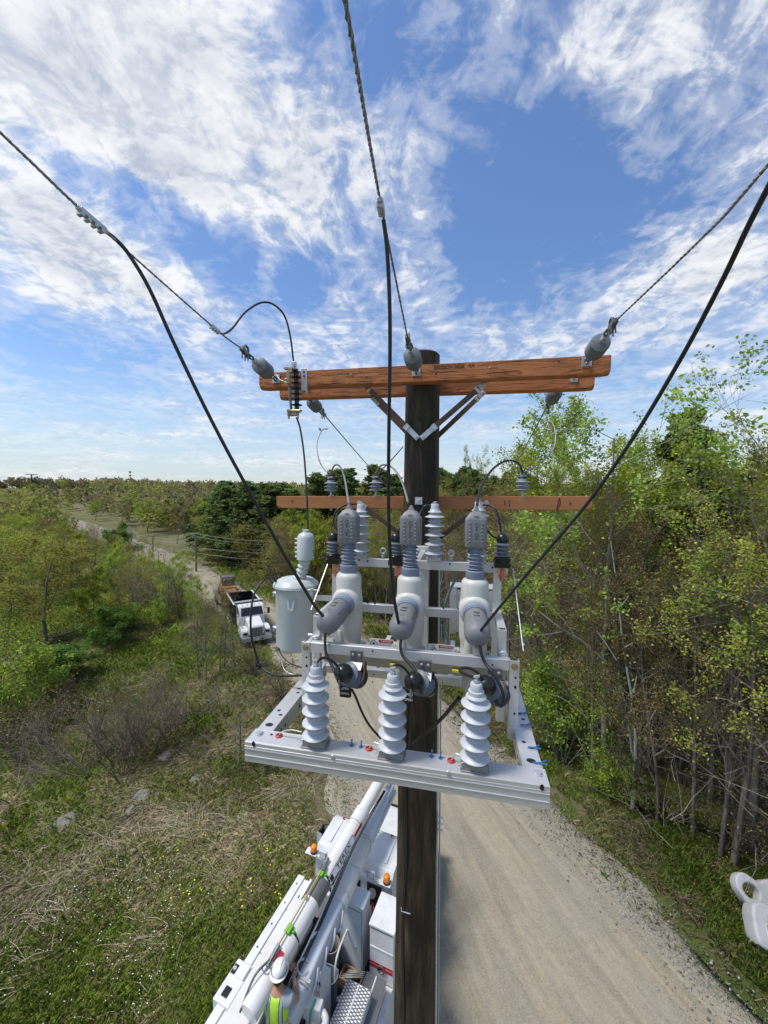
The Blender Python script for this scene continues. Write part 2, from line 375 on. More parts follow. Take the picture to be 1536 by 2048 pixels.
# bolt holes and knots in the arms
mb = MB()
for (px, py) in ((733, 1000 - 245), (872, 748), (1117, 723)): mb.cyl(V(px, py, -.2565), V(px, py, -.250), .007)
obj('knot', mb, MT['knot'], arms[0], FM)
mb = MB()
for (px, py) in ((585, 1003), (1140, 1007)): mb.cyl(V(px, py, .1635), V(px, py, .17), .011)
for (px0, py0, px1, py1) in ((1119, 996, 1113, 1019), (1119, 996, 1121, 1006), (1121, 1006, 1115, 1019), (1009, 1000, 1010, 1012), (1018, 1000, 1019, 1014)):
    mb.bar(V(px0, py0, .1642), V(px1, py1, .1642), .007, .002, (0, 1, 0))
obj('knot', mb, MT['knot'], arms[2], FM)
text('BROOKSIDE  4A', arms[0], MT['knot'], Matrix.Translation(V(908, 733, -.2565)) @ Matrix.Rotation(R(90), 4, 'X'), .045, 'stencil', .0003, space=FM)
# nails, washers, plates
def plate(mb, c, s=.05, ax=-1, bolt=.011, sh=.02):
    c = Vector(c); mb.box(c, (s, .005, s)); hexbolt(mb, c + Vector((0, ax * .0025, 0)), (0, ax, 0), bolt, .014, sh)
mb = MB(); plate(mb, (XP - .005, -pole_r(-.08) - .003, -.085), .062, sh=.02); obj('square_washer', mb, MT['galv'], pole, FM, bevel=.002)
mb = MB(); plate(mb, V(1148, 757, .146) , .06, sh=.03); plate(mb, V(613, 772, .146), .05, sh=.0); obj('square_washer', mb, MT['galv'], arms[1], FM, bevel=.002)
mb = MB()
for p in (V(702, 748, -.256), V(979, 735, -.256)): mb.lathe([(.006, 0), (.007, .003)], p, (0, -1, 0), 8)
obj('nail', mb, MT['galv'], arms[0], FM)
# V braces: a brown fibre bar with aluminium ends
def brace(a, b, lab=None, ends=(True, True), wd=.042):
    a = Vector(a); b = Vector(b); d = (b - a).normalized(); m = MB(); m.bar(a + d * .05, b - d * .10, .022, wd, (0, 1, 0) if False else d.cross(Vector((0, 1, 0))))
    o = obj('brace', m, MT['brace'], pole, FM, bevel=.003, label=lab)
    up = d.cross(Vector((0, 1, 0)))
    for (p, q, en) in ((a, a + d * .085, 0), (b, b - d * .14, 1)):
        m = MB(); dd = (q - p).normalized(); l_ = (q - p).length; m.bar(p - dd * .02, p + dd * l_ * .7, .006, wd + .002, up); m.bar(p + dd * l_ * .7, q, .028, wd + .008, up)
        hexbolt(m, p + Vector((0, -.003, 0)), (0, -1, 0), .010, .012, .01)
        obj('brace_end', m, MT['galv'], o, FM, bevel=.002)
vf = -.175; vb = .155
brace(V(728, 768, vf + .03), V(833, 874, vf)); brace(V(968, 768, vf + .03), V(846, 874, vf))
brace((.50, vb - .01, .865), (XP + .02, vb + .03, .40)); brace((-.50, vb + .03, .865), (XP - .02, vb + .03, .40))
vl = .15
brace(V(718, 1006, vl), (XP - .02, vl + .02, -.54)); brace(V(973, 1006, vl), (XP + .02, vl + .02, -.54))
# knot holes and staples on the post
mb = MB()
for (px, py, r) in ((841, 823, .014), (842, 841, .010), (840, 837, .02), (823, 912, .006)): mb.lathe([(r, 0), (r * .3, -.008)], V(px, py, -pole_r(.6) - .004), (0, -1, 0), 12)
obj('knot', mb, MT['blackp'], post, FM)
mb = MB(); a = V(803, 1822, -.17); b = V(820, 1828, -.19); mb.tube([a + Vector((-.01, .05, 0)), a, b, b + Vector((.012, .04, 0))], .005, 6); obj('staple', mb, MT['galv'], post, FM)
# ground wire guard and bolts on the right side of the post
mb = MB()
mb.tube([(XP + pole_r(w) + .007, -.02, w) for w in (-.55, -1.2, -2.0, -3.0, -4.2, -6, -9, -10.7)], .012, 8)
mb.tube([(XP + pole_r(w) + .030, .03, w) for w in (-1.2, -2.0, -3.0, -4.2, -6, -9, -10.7)], .007, 6)
obj('conduit', mb, MT['galv'], pole, FM)
mb = MB(); w0 = -3.02
mb.bar((XP + pole_r(w0) + .012, -.02, w0 + .11), (XP + pole_r(w0) + .012, -.02, w0 - .11), .05, .006, (1, 0, 0))
for k in (-.07, -.01, .05): hexbolt(mb, (XP + pole_r(w0) + .014, -.02, w0 + k), (1, 0, 0), .013, .016, .03)
obj('bolt_plate', mb, MT['galv'], pole, FM)
mb = MB(); pts = []
for i in range(40):
    w = -1.15 - i * .18; a = R(-118 + 4 * math.sin(i * .7)); r = pole_r(w) + .004; pts.append((XP + r * math.cos(a), r * math.sin(a), w))
mb.tube(pts, .014, 8); obj('riser_cable', mb, MT['cable'], pole, FM)

# ================================================================== dead-end insulators and conductors
def deadend(label, P, dirv, L=.30, clampdir=1, name='deadend_insulator', grp='strain insulators on the upper crossarms'):
    """P: eye on the arm; dirv: line direction (frame of the pole). body, clevis hardware, strain clamp"""
    P = Vector(P); d = Vector(dirv).normalized(); t = thing(name, label, 'insulator', FM @ Matrix.Translation(P), grp)
    side = d.cross(Vector((0, 0, 1))).normalized(); up = side.cross(d)
    m = MB(); m.tube([P + side * .018 + d * .0, P + side * .018 + d * .07, P - side * .018 + d * .07, P - side * .018], .006, 6)
    m.torus(P + d * .0, side, .02, .007, 14, 6); m.cyl(P + d * .06, P + d * .125, .010); m.torus(P + d * .075, up, .018, .006, 14, 6)
    obj('shackle', m, MT['dgalv'], t, FM)
    b = P + d * .115; m = MB(); rs = [(.022, 0), (.060, .018), (.064, .028)]
    z = .028
    for k in range(7): rs += [(.064, z + .010), (.0605, z + .012), (.0605, z + .015), (.064, z + .017)]; z += .0175
    rs += [(.062, z + .008), (.030, z + .020)]
    m.lathe(rs, b, d, 24); obj('body', m, MT['dsil'], t, FM, smooth=50)
    e = b + d * (z + .018); m = MB(); m.cyl(e - d * .01, e + d * .035, .014, n=12); m.cyl(e + d * .03, e + d * .05, .020, n=12)
    m.box(e + d * .06, (.03, .03, .03)); obj('end_fitting', m, MT['galv'], t, FM)
    c = e + d * .075; m = MB(); m.tube([c, c + side * .02 + d * .03, c + side * .018 + d * .08], .007, 6); m.tube([c, c - side * .02 + d * .03, c - side * .018 + d * .08], .007, 6)
    m.bar(c + d * .06 - up * .005, c + d * .17 + up * .012, .03, .028, up)
    for k in (.09, .13): m.tube([c + d * k + side * .012 + up * .02, c + d * k + side * .012 - up * .05], .0045, 6); m.tube([c + d * k - side * .012 + up * .02, c + d * k - side * .012 - up * .05], .0045, 6)
    m.torus(c + d * .10 + up * .03 * clampdir, side, .028, .009, 14, 6)
    obj('strain_clamp', m, MT['dgalv'], t, FM, smooth=40)
    return t, c + d * .15 + up * .008
def sagline(a, d, L, rise, n=40):
    a = Vector(a); h = Vector(d); out = []
    for i in range(n + 1):
        s = L * (i / n) ** 1.5; out.append(a + h * s + Vector((0, 0, rise * (s / L) ** 2 * L)))
    return out
EYE = {}
fd = (0, -1, .098)
info = [('left', (550, 757), (-.0, -1, .12), 'grey strain insulator on the left front end of the top crossarm, beside the fused cutout'),
        ('mid', (832, 742), (0, -1, .12), 'grey strain insulator in front of the pole top'),
        ('right', (1175, 722), (0, -1, .12), 'grey strain insulator on the right front end of the top crossarm')]
LINES = {}
for k, p, d, lb in info:
    P = V(*p, -.275); mb = MB(); mb.box(Vector((P.x, -.258, P.z)), (.07, .006, .07)); obj('square_washer', mb, MT['galv'], arms[0], FM, bevel=.002)
    t, c = deadend(lb, P, d); EYE[k] = P; LINES[k] = c
for k, u, lb in (('left', -1.20, 'grey strain insulator hanging behind the left end of the rear crossarm'), ('right', 1.155, 'grey strain insulator hanging behind the right end of the rear crossarm')):
    t, c = deadend(lb, (u, .27, .93), (0, 1, -.18)); LINES[k + 'b'] = c
t, c = deadend('grey strain insulator hidden behind the pole top', (-.04, .27, .93), (0, 1, -.18)); LINES['midb'] = c
# front conductors: pass over and beside the camera to the next pole behind it
seen = {'left': [(430, 657), (185, 440), (0, 265)], 'mid': [(762, 410), (690, 0)], 'right': [(1400, 480), (1536, 330)]}
CND = {}; TAIL = {}
for k, lb in (('left', 'bare aluminium line conductor running from the top crossarm out of the picture at left'),
              ('mid', 'thick bare stranded conductor running from the pole top up out of the picture'),
              ('right', 'bare aluminium line conductor running from the top crossarm out of the picture at right')):
    c = LINES[k]; u = c.x; pts = [c]
    for q in seen[k]:
        p = U(*q, u if k != 'mid' else u); pts.append(p)
    if k == 'mid': pts = [c, V(762, 410, -1.75), V(690, 0, -2.62)]
    e0, e1 = pts[-2], pts[-1]; dd = (e1 - e0).normalized(); dd.z = max(dd.z, .09) if k != 'mid' else dd.z
    TAIL[k] = (e1, dd); pts += [e1 + dd * 1.2, e1 + dd * 6 + Vector((0, 0, .15)), e1 + dd * 26 + Vector((0, 0, .9))]
    mb = MB(); cc = catmull(pts, 26); mb.tube(cc, .0055 if k != 'mid' else .0062, 10, 55, 5); CND[k] = cc
    solo('line_conductor', mb, MT['wire'], lb, 'overhead wire', FM @ Matrix.Translation(c), FM, 'bare line conductors', smooth=60)
# conductors leaving behind the pole, towards a pole hidden behind it
HID = Vector((.0, 38, -2.2))
CNB = {}
for k, lb, lane in (('leftb', 'thin conductor running down into the pines from the left rear insulator', -.9), ('midb', 'thin conductor leaving the back of the pole top', -.05), ('rightb', 'thin conductor running down into the trees from the right rear insulator', .8)):
    c = LINES[k]; e = HID + Vector((lane, 0, 1.0)); pts = []
    for i in range(30):
        t_ = (i / 29) ** 1.6; p = c.lerp(e, t_); p.z -= 4 * 1.6 * t_ * (1 - t_); pts.append(p)
    mb = MB(); mb.tube(pts, .0068, 6); CNB[k] = pts
    solo('line_conductor', mb, MT['wire'], lb, 'overhead wire', FM @ Matrix.Translation(c), FM, 'rear line conductors', smooth=60)

def connector(label, P, d, L=.10, mt='wire', w=.026):
    P = Vector(P); d = Vector(d).normalized(); side = d.cross(Vector((0, 0, 1))).normalized(); up = side.cross(d); m = MB()
    m.bar(P - d * L / 2, P + d * L / 2, w, w * .8, up)
    for i in range(4): m.bar(P - d * (L * .42 - i * L * .26) - up * w * .5, P - d * (L * .28 - i * L * .26) - up * w * .5, w * 1.15, w * .9, up)
    m.cyl(P - d * L * .6, P + d * L * .6, w * .42, n=10)
    return solo('wire_connector', m, MT['galv'] if mt == 'wire' else MT[mt], label, 'connector', FM @ Matrix.Translation(P), FM, 'wire connectors', bevel=.003)
def near_on(curve, px, py):
    best = None
    for p in curve:
        w = FM @ p; l = RC.T @ (np.array(w) - CAM)
        if -l[2] < .1: continue
        x, y = 768 + FPX * l[0] / -l[2], 1024 - FPX * l[1] / -l[2]; q = (x - px) ** 2 + (y - py) ** 2
        if best is None or q < best[0]: best = (q, p)
    return best[1]
lu = LINES['left'].x
ca = U(185, 440, lu); cb = U(430, 657, lu)
connector('grey wedge connector high on the left conductor where a black jumper starts', ca, (0, -1, .1), .12)
connector('small grey connector on the left conductor near its strain insulator', cb, (0, -1, .1), .09, w=.022)
cm = V(762, 412, -1.75); connector('ribbed grey connector on the middle conductor above the pole top', cm, (V(690, 0, -2.62) - cm), .11)
# ---------------------------------------------------------------- jumpers
def cable(label, pts, r, mt='cable', name='jumper_cable', k=12, grp='black jumper cables', n=10):
    c = catmull(pts, k); m = MB(); m.tube(c, r, n); return solo(name, m, MT[mt], label, 'cable', FM @ Matrix.Translation(c[0]), FM, grp, smooth=60)
def vpath(px, v0, v1):
    L = [0]
    for a, b in zip(px, px[1:]): L.append(L[-1] + math.hypot(a[0] - b[0], a[1] - b[1]))
    return [V(x, y, v0 + (v1 - v0) * l / L[-1]) for (x, y), l in zip(px, L)]
vA = ca.y
cable('black cable from the left conductor down to the left recloser bushing', vpath([(205, 458), (235, 482), (262, 515), (300, 580), (345, 680), (400, 795), (450, 893), (500, 985), (555, 1085), (605, 1172), (632, 1215), (652, 1238)], vA + .1, -1.275), .0092)
cable('black cable hanging straight down from the middle conductor to the centre recloser bushing', vpath([(767, 440), (774, 500), (779, 600), (780, 700), (778, 850), (777, 1000), (780, 1100), (786, 1180), (795, 1235), (800, 1257)], -1.72, -1.28), .0092)
cable('black cable rising from the right recloser bushing out of the picture at right', vpath([(956, 1268), (985, 1232), (1040, 1165), (1100, 1095), (1180, 1000), (1270, 870), (1360, 720), (1440, 570), (1500, 445), (1560, 330)], -1.28, -2.30) + [V(1560, 330, -2.30) * 1.9 - V(1500, 445, -2.18) * .9, V(1560, 330, -2.30) * 3.0 - V(1500, 445, -2.18) * 2.0, TAIL['right'][0] + TAIL['right'][1] * 2.4], .0074)
connector('grey wedge connector on the right conductor beyond the picture edge', TAIL['right'][0] + TAIL['right'][1] * 2.45, TAIL['right'][1], .12)
cable('black jumper arching from the left conductor over to the fused cutout', [cb + Vector((0, .05, -.01))] + [V(x, y, v) for x, y, v in ((450, 667, -.95), (466, 655, -.86), (490, 625, -.72), (520, 606, -.6), (545, 608, -.52), (568, 630, -.45), (580, 670, -.40), (587, 722, -.37))], .0075)
cable('thin black cable from the cutout down to the transformer bushing', [V(x, y, v) for x, y, v in ((593, 835, -.36), (600, 856, -.40), (607, 900, -.46), (612, 960, -.55), (615, 1020, -.62), (616, 1058, -.65))], .0075)
# grey loops from the rear conductors to the pin insulators, then to the recloser tops
lg = 'grey jumper wires at the lower crossarm'
pL = U(640, 860, -1.2); pR = U(1096, 850, 1.155)
connector('small clamp on the left rear conductor', U(640, 858, -1.2), (0, 1, -.18), .05, w=.016); connector('small clamp on the right rear conductor', U(1094, 852, 1.155), (0, 1, -.18), .05, w=.016)
q = lambda x, y, v=.21: V(x, y, v)
def mixv(pts, v0, v1): return vpath(pts, v0, v1)
cable('grey wire looping from the left rear conductor to the left pin insulator', mixv([(656, 858), (645, 860), (635, 880), (634, 900), (640, 925), (652, 942), (660, 945)], pL.y, .21), .006, 'wire', grp=lg)
cable('grey wire looping from the right rear conductor to the right pin insulator', mixv([(1086, 852), (1096, 843), (1106, 848), (1111, 870), (1108, 895), (1090, 918), (1062, 938), (1048, 944)], pR.y, .21), .0065, 'wire', grp=lg)
cable('black wire rising from behind the pole to the middle pin insulator', mixv([(806, 893), (790, 912), (775, 928), (760, 942), (752, 946)], .9, .21), .006, 'cable', grp=lg)
cable('grey cable from the left pin insulator down to the left recloser top', mixv([(662, 945), (668, 932), (676, 930), (684, 940), (690, 960), (694, 985), (698, 1008)], .2, -.92), .008, 'wire', grp=lg)
cable('grey cable from the middle pin insulator arching to the centre recloser top', mixv([(752, 945), (762, 931), (778, 931), (792, 943), (803, 962), (811, 985), (816, 1005)], .2, -.92), .008, 'wire', grp=lg)
cable('dark cable arching from the right pin insulator to the right recloser top', mixv([(1046, 946), (1038, 928), (1022, 921), (1002, 926), (982, 942), (965, 970), (957, 995), (953, 1018)], .2, -.92), .009, 'cable', grp=lg)
# pin insulators
for (x, lb) in ((662, 'grey pin insulator on the lower crossarm, leftmost of three'), (752, 'grey pin insulator on the lower crossarm just left of the pole'), (1046, 'grey pin insulator on the lower crossarm, right of the pole')):
    top = V(x, 945, .215); u = top.x; wb = -.052 + (.0095 * u); t = thing('pin_insulator', lb, 'insulator', FM @ Matrix.Translation((u, .215, wb)), 'pin insulators on the lower crossarm')
    m = MB(); h0 = wb + .045; pr = [(.020, 0), (.030, .006)]
    for k in range(3): pr += [(.036, .010 + k * .034), (.068, .012 + k * .034), (.069, .015 + k * .034), (.037, .026 + k * .034), (.035, .040 + k * .034)]
    pr += [(.034, .112), (.024, .116), (.025, .124), (.036, .130), (.036, .142), (.022, .148)]
    m.lathe(pr, (u, .215, h0), (0, 0, 1), 24); obj('body', m, MT['pinins'], t, FM, smooth=40)
    m = MB(); m.cyl((u, .215, wb), (u, .215, h0 + .02), .011); m.lathe([(.028, 0), (.026, .006)], (u, .215, wb), (0, 0, 1), 14); m.cyl((u, .215, wb - .14), (u, .215, wb - .115), .009); m.lathe([(.016, 0), (.016, .01)], (u, .215, wb - .135), (0, 0, 1), 6)
    obj('pin', m, MT['galv'], t, FM)
    m = MB(); m.torus((u, .215, h0 + .124), (0, 0, 1), .030, .007, 16, 6); m.tube([(u - .05, .2, h0 + .136), (u - .02, .2, h0 + .150), (u + .02, .22, h0 + .150), (u + .05, .2, h0 + .134)], .006, 6); m.tube([(u - .045, .215, h0 + .12), (u, .18, h0 + .135), (u + .045, .215, h0 + .148)], .005, 6)
    obj('tie_wire', m, MT['cable'], t, FM)
# ---------------------------------------------------------------- fused cutout
P = V(598, 780, -.34); t = thing('fused_cutout', 'black ribbed fused cutout with bronze clamps on the left end of the top crossarm', 'fuse cutout', FM @ Matrix.Translation((P.x, -.30, P.z)))
m = MB(); a = V(592, 738, -.38); b = V(594, 826, -.38); ax = b - a; L = ax.length; pr = [(.018, 0)]
for k in range(8): z = L * (k + .5) / 8; pr += [(.019, z - .008), (.044 if k not in (0,) else .03, z), (.045 if k not in (0,) else .03, z + .003), (.019, z + .008)]
pr += [(.018, L)]; m.lathe(pr, a, ax, 20); obj('insulator_body', m, MT['black'], t, FM, smooth=40)
m = MB(); pa = V(605, 738, -.29); m.bar(V(608, 737, -.29), V(609, 786, -.29), .052, .006, (0, -1, 0)); m.bar(V(608, 782, -.29), V(596, 782, -.36), .045, .006, (0, 0, 1)); obj('mounting_bracket', m, MT['galv'], t, FM, bevel=.002)
m = MB()
for y in (744, 752, 780): m.cyl(V(608, y, -.296), V(608, y, -.293), .008 if y != 780 else .006)
obj('bolt_hole', m, MT['blackp'], t, FM)
m = MB(); m.cyl(V(577, 748, -.42), V(583, 828, -.42), .0105, n=12); obj('fuse_tube', m, MT['dgalv'], t, FM)
m = MB()
m.bar(V(569, 737, -.41), V(590, 737, -.41), .03, .018); m.box(V(583, 741, -.41), (.03, .05, .04)); m.cyl(V(577, 742, -.42), V(577, 768, -.42), .016); m.torus(V(572, 762, -.42), (0, 1, 0), .018, .005)
m.box(V(586, 826, -.40), (.075, .05, .045)); m.cyl(V(575, 822, -.42), V(601, 822, -.42), .014); m.bar(V(576, 822, -.43), V(578, 838, -.42), .012, .01); m.torus(V(578, 830, -.42), (0, 1, 0), .012, .004); m.bar(V(597, 826, -.42), V(596, 838, -.42), .012, .01)
obj('contact', m, MT['brass'], t, FM, bevel=.004, smooth=40)
m = MB(); m.box(V(588, 729, -.39), (.035, .03, .04)); m.cyl(V(588, 729, -.41) , V(588, 729, -.43), .008); m.tube([V(575, 765, -.42), V(560, 760, -.38), V(552, 748, -.36)], .004, 6); obj('terminal', m, MT['galv'], t, FM, bevel=.003)
# ================================================================== aluminium mounting frame
frame = thing('mounting_frame', 'bright aluminium channel frame bolted to the front of the pole', 'equipment frame', FM @ Matrix.Translation((0, -.2, -1.3)))
def chan(mb, lo, hi, t=.006, open_='-w'):
    """channel section between opposite corners lo, hi; the named side is open"""
    lo = list(lo); hi = list(hi); ax = {'u': 0, 'v': 1, 'w': 2}
    L = max(range(3), key=lambda i: hi[i] - lo[i]); k = ax[open_[1]]; o = 3 - L - k
    # web
    a, b = list(lo), list(hi)
    if open_[0] == '-': a[k] = hi[k] - t
    else: b[k] = lo[k] + t
    mb.bb(a, b)
    for side in (0, 1):
        a, b = list(lo), list(hi)
        if side: a[o] = hi[o] - t
        else: b[o] = lo[o] + t
        if open_[0] == '-': b[k] = hi[k] - t
        else: a[k] = lo[k] + t
        mb.bb(a, b)
def part(name, fn, mt='alu', parent=frame, bevel=.0025, **kw):
    m = MB(); fn(m); return obj(name, m, MT[mt], parent, FM, bevel=bevel, **kw)
def holes(parent, pts, ax, r=.007, slot=1.0):
    m = MB()
    for p in pts:
        a = Vector(ax); m.lathe([(r, 0), (r, .0012)], Vector(p), a, 12, sq=(slot, 1, 2) if slot != 1 else None)
    obj('bolt_hole', m, MT['blackp'], parent, FM)
UL, UR = -.745, .738
fb = part('front_beam', lambda m: (m.bb((UL, -1.655, -1.312), (UR, -1.555, -1.30)), m.bb((UL, -1.662, -1.405), (UR, -1.655, -1.3005)), m.bb((UL, -1.664, -1.327), (UR, -1.662, -1.320)), m.bb((UL, -1.555, -1.36), (UR, -1.549, -1.3005)), m.bb((UL + .0005, -1.655, -1.405), (UL + .006, -1.555, -1.312)), m.bb((UR - .006, -1.655, -1.405), (UR - .0005, -1.555, -1.312))))
for s, u0, u1 in ((-1, UL + .006, UL + .100), (1, UR - .100, UR - .006)):
    wo = u1 if s < 0 else u0
    arm = part('side_arm', lambda m: (m.bb((u0, -1.549, -1.312), (u1, -.70, -1.303)), m.bb(((u0 - .0), -1.549, -1.400), (u0 + .007, -.70, -1.312)), m.bb((u1 - .007, -1.549, -1.400), (u1, -.70, -1.312))))
    hs = [((u0 + u1) / 2 + du, v, -1.303) for du, v in ((0, -1.50), (.018, -1.40), (-.012, -1.36), (.015, -1.15), (.0, -1.10), (0.0, -1.02), (0, -.96))]
    holes(arm, hs[:1], (0, 0, 1), .016, 1.4); holes(arm, hs[1:], (0, 0, 1), .0085, 1.3)
    holes(arm, [(u1 if s < 0 else u0, v, -1.36) for v in (-1.45, -1.40, -1.20, -1.1)], (1 if s < 0 else -1, 0, 0), .010)
m = MB()
for (px, py) in ((519, 1467), (1076, 1547)): hexbolt(m, W(px, py, -1.299), (0, 0, 1), .016, .010)
for (px, py) in ((665, 1514), (896, 1546)): m.lathe([(.011, 0), (.009, .004)], V(px, py, -1.664), (0, -1, 0), 12)
obj('bolt', m, MT['galv'], fb, FM)
holes(fb, [V(507, 1488, -1.6645), V(1084, 1575, -1.6645)], (0, -1, 0), .009, 1.7); holes(fb, [W(543, 1469, -1.2995)], (0, 0, 1), .007)
# embossed ribs along the face
part('rib', lambda m: (m.bb((UL + .001, -1.6655, -1.3365), (UR - .001, -1.6622, -1.334)), m.bb((UL + .001, -1.6655, -1.372), (UR - .001, -1.6622, -1.3705))), parent=fb, bevel=0)
# red plugs with little ground leads, and blue ties
for (x, y, x2, y2) in ((558, 1472, 603, 1464), (738, 1498, 758, 1488), (902, 1522, 920, 1510)):
    m = MB(); m2 = MB(); c = W(x, y, -1.2995); m.lathe([(.019, 0), (.019, .005), (.013, .008), (.013, .004), (.004, .004)], c, (0, 0, 1), 20)
    e = V(x2, y2, -1.60); m2.tube(catmull([c + Vector((0, 0, .0)), c + Vector((.012, 0, .022)), (c + e) / 2 + Vector((.0, .0, .022)), e], 5), .0032, 6)
    obj('plug', m, MT['redcap'], fb, FM); obj('ground_lead', m2, MT['galv'], fb, FM)
for (x, y) in ((703, 1491), (722, 1494), (863, 1513), (881, 1516)):
    m = MB(); c = W(x, y, -1.2995); m.lathe([(.011, 0), (.011, .002)], c, (0, 0, 1), 12); m.bar(c, c + Vector((.002, 0, .030)), .006, .004, (0, 1, 0)); m.ball(c + Vector((.002, 0, .03)), .006, 6); obj('cable_tie', m, MT['bluet'], fb, FM)
for (x, y) in ((1046, 1428), (1052, 1452), (1068, 1497), (1080, 1528)):
    m = MB(); c = W(x, y, -1.3015); m.bar(c + Vector((-.03, 0, .004)), c + Vector((.012, .0, .006)), .009, .003); m.bar(c + Vector((.0, .0, .004)), c + Vector((.03, -.02, .016)), .006, .003); m.bar(c + Vector((.0, .0, .004)), c + Vector((.028, .015, .012)), .006, .003)
    obj('cable_tie', m, MT['bluet'], fb, FM)
# uprights
for s, u0, u1 in ((-1, -.597, -.545), (1, .603, .655)):
    up_ = part('upright', lambda m: chan(m, (u0, -1.275, -1.352), (u1, -1.235, -.9125), .005, '+v'))
    uc = (u0 + u1) / 2
    holes(up_, [(uc + .006, -1.2755, w) for w in (-1.005, -1.055, -1.06, -1.205)], (0, -1, 0), .0062, 1.0)
    m = MB(); hexbolt(m, (uc, -1.2755, -.945), (0, -1, 0), .014, .010); obj('bolt', m, MT['brass'], up_, FM)
    m = MB(); hexbolt(m, (uc, -1.2755, -1.325), (0, -1, 0), .009, .005); obj('bolt', m, MT['galv'], up_, FM)
    # inner upright with the stepped side rail
    ui0, ui1 = (u0 + .012, u0 + .058) if s < 0 else (u1 - .100, u1 - .052)
    part('side_upright', lambda m: chan(m, (ui0, -1.12, -1.352 if s > 0 else -1.30), (ui1, -1.08, -.802), .005, '+v'))
    part('side_rail', lambda m: chan(m, (ui0, -1.08, -.842), (ui1, -.745, -.80), .005, '-w'))
    part('rear_upright', lambda m: chan(m, (ui0 - .002, -.745, -1.30), (ui1 + .002, -.70, -.485), .005, '+v'))
    part('lower_rail', lambda m: chan(m, (ui0, -1.235, -.960), (ui1, -1.12, -.925), .005, '-w'))
# thin diagonal stay rods
part('stay_rod', lambda m: (m.bar((-.606, -.745, -.50), (-.640, -1.02, -.80), .004, .0055, (1, 0, 0)), hexbolt(m, (-.606, -.74, -.52), (-1, 0, 0), .007)), bevel=.001)
part('stay_rod', lambda m: (m.bar((.678, -.73, -.515), (.690, -1.16, -.90), .004, .006, (1, 0, 0)), hexbolt(m, (.684, -.75, -.535), (1, 0, 0), .007), hexbolt(m, (.692, -1.13, -.875), (1, 0, 0), .007)), bevel=.001)
# cross bars
fr = part('front_bar', lambda m: chan(m, (-.544, -1.272, -.972), (.602, -1.232, -.9130), .005, '+v'))
holes(fr, [V(x, y, -1.2728) for x, y in ((720, 1306), (745, 1302), (985, 1330))], (0, -1, 0), .005)
tb = part('rear_bar', lambda m: chan(m, (-.555, -.742, -.548), (.645, -.700, -.488), .005, '+v'))
holes(tb, [V(x, y, -.7428) for x, y in ((718, 1120), (735, 1122), (900, 1128), (960, 1134), (985, 1135))], (0, -1, 0), .007)
mbp = part('middle_bar', lambda m: chan(m, (-.545, -.742, -.880), (.60, -.702, -.820), .005, '+v'))
holes(mbp, [V(x, y, -.7428) for x, y in ((750, 1207), (790, 1210), (887, 1216), (917, 1218), (735, 1205), (982, 1222))], (0, -1, 0), .007)
lb_ = part('lower_bar', lambda m: chan(m, (-.64, -.742, -1.36), (.633, -.702, -1.302), .005, '+v'))
holes(lb_, [V(x, y, -.7428) for x, y in ((747, 1349), (745, 1364), (885, 1366), (884, 1377))], (0, -1, 0), .005)
# mast tube fixed to the pole, two pole clamps
mast = part('pole_bracket', lambda m: (m.bb((-.03, -.255, -1.36), (.078, -.170, -.46)),), bevel=.004)
part('standoff_arm', lambda m: (chan(m, (-.045, -.700, -.545), (-.005, -.226, -.49), .005, '-w'), chan(m, (.010, -.700, -.545), (.05, -.226, -.49), .005, '-w'), chan(m, (-.30, -.700, -1.36), (-.26, -.05, -1.305), .005, '-w'), chan(m, (.26, -.700, -1.36), (.30, -.05, -1.305), .005, '-w'), m.bb((-.34, -.24, -1.358), (.34, -.18, -1.306))))
# eye bolts
for (x, y, v, r) in ((766, 1102, -.72, .026), (902, 1107, -.72, .026), (630, 1279, -1.20, .024), (1006, 1312, -1.20, .030)):
    c = V(x, y, v); m = MB(); m.torus(c, (0, 1, 0), r * .72, r * .28, 24, 10); m.cyl(c - Vector((0, 0, r * .9)), c - Vector((0, 0, r * 2.1)), r * .3); m.lathe([(r * .55, 0), (r * .5, .006)], c - Vector((0, 0, r * 1.45)), (0, 0, 1), 14)
    obj('eye_bolt', m, MT['galv'], frame, FM, smooth=50)

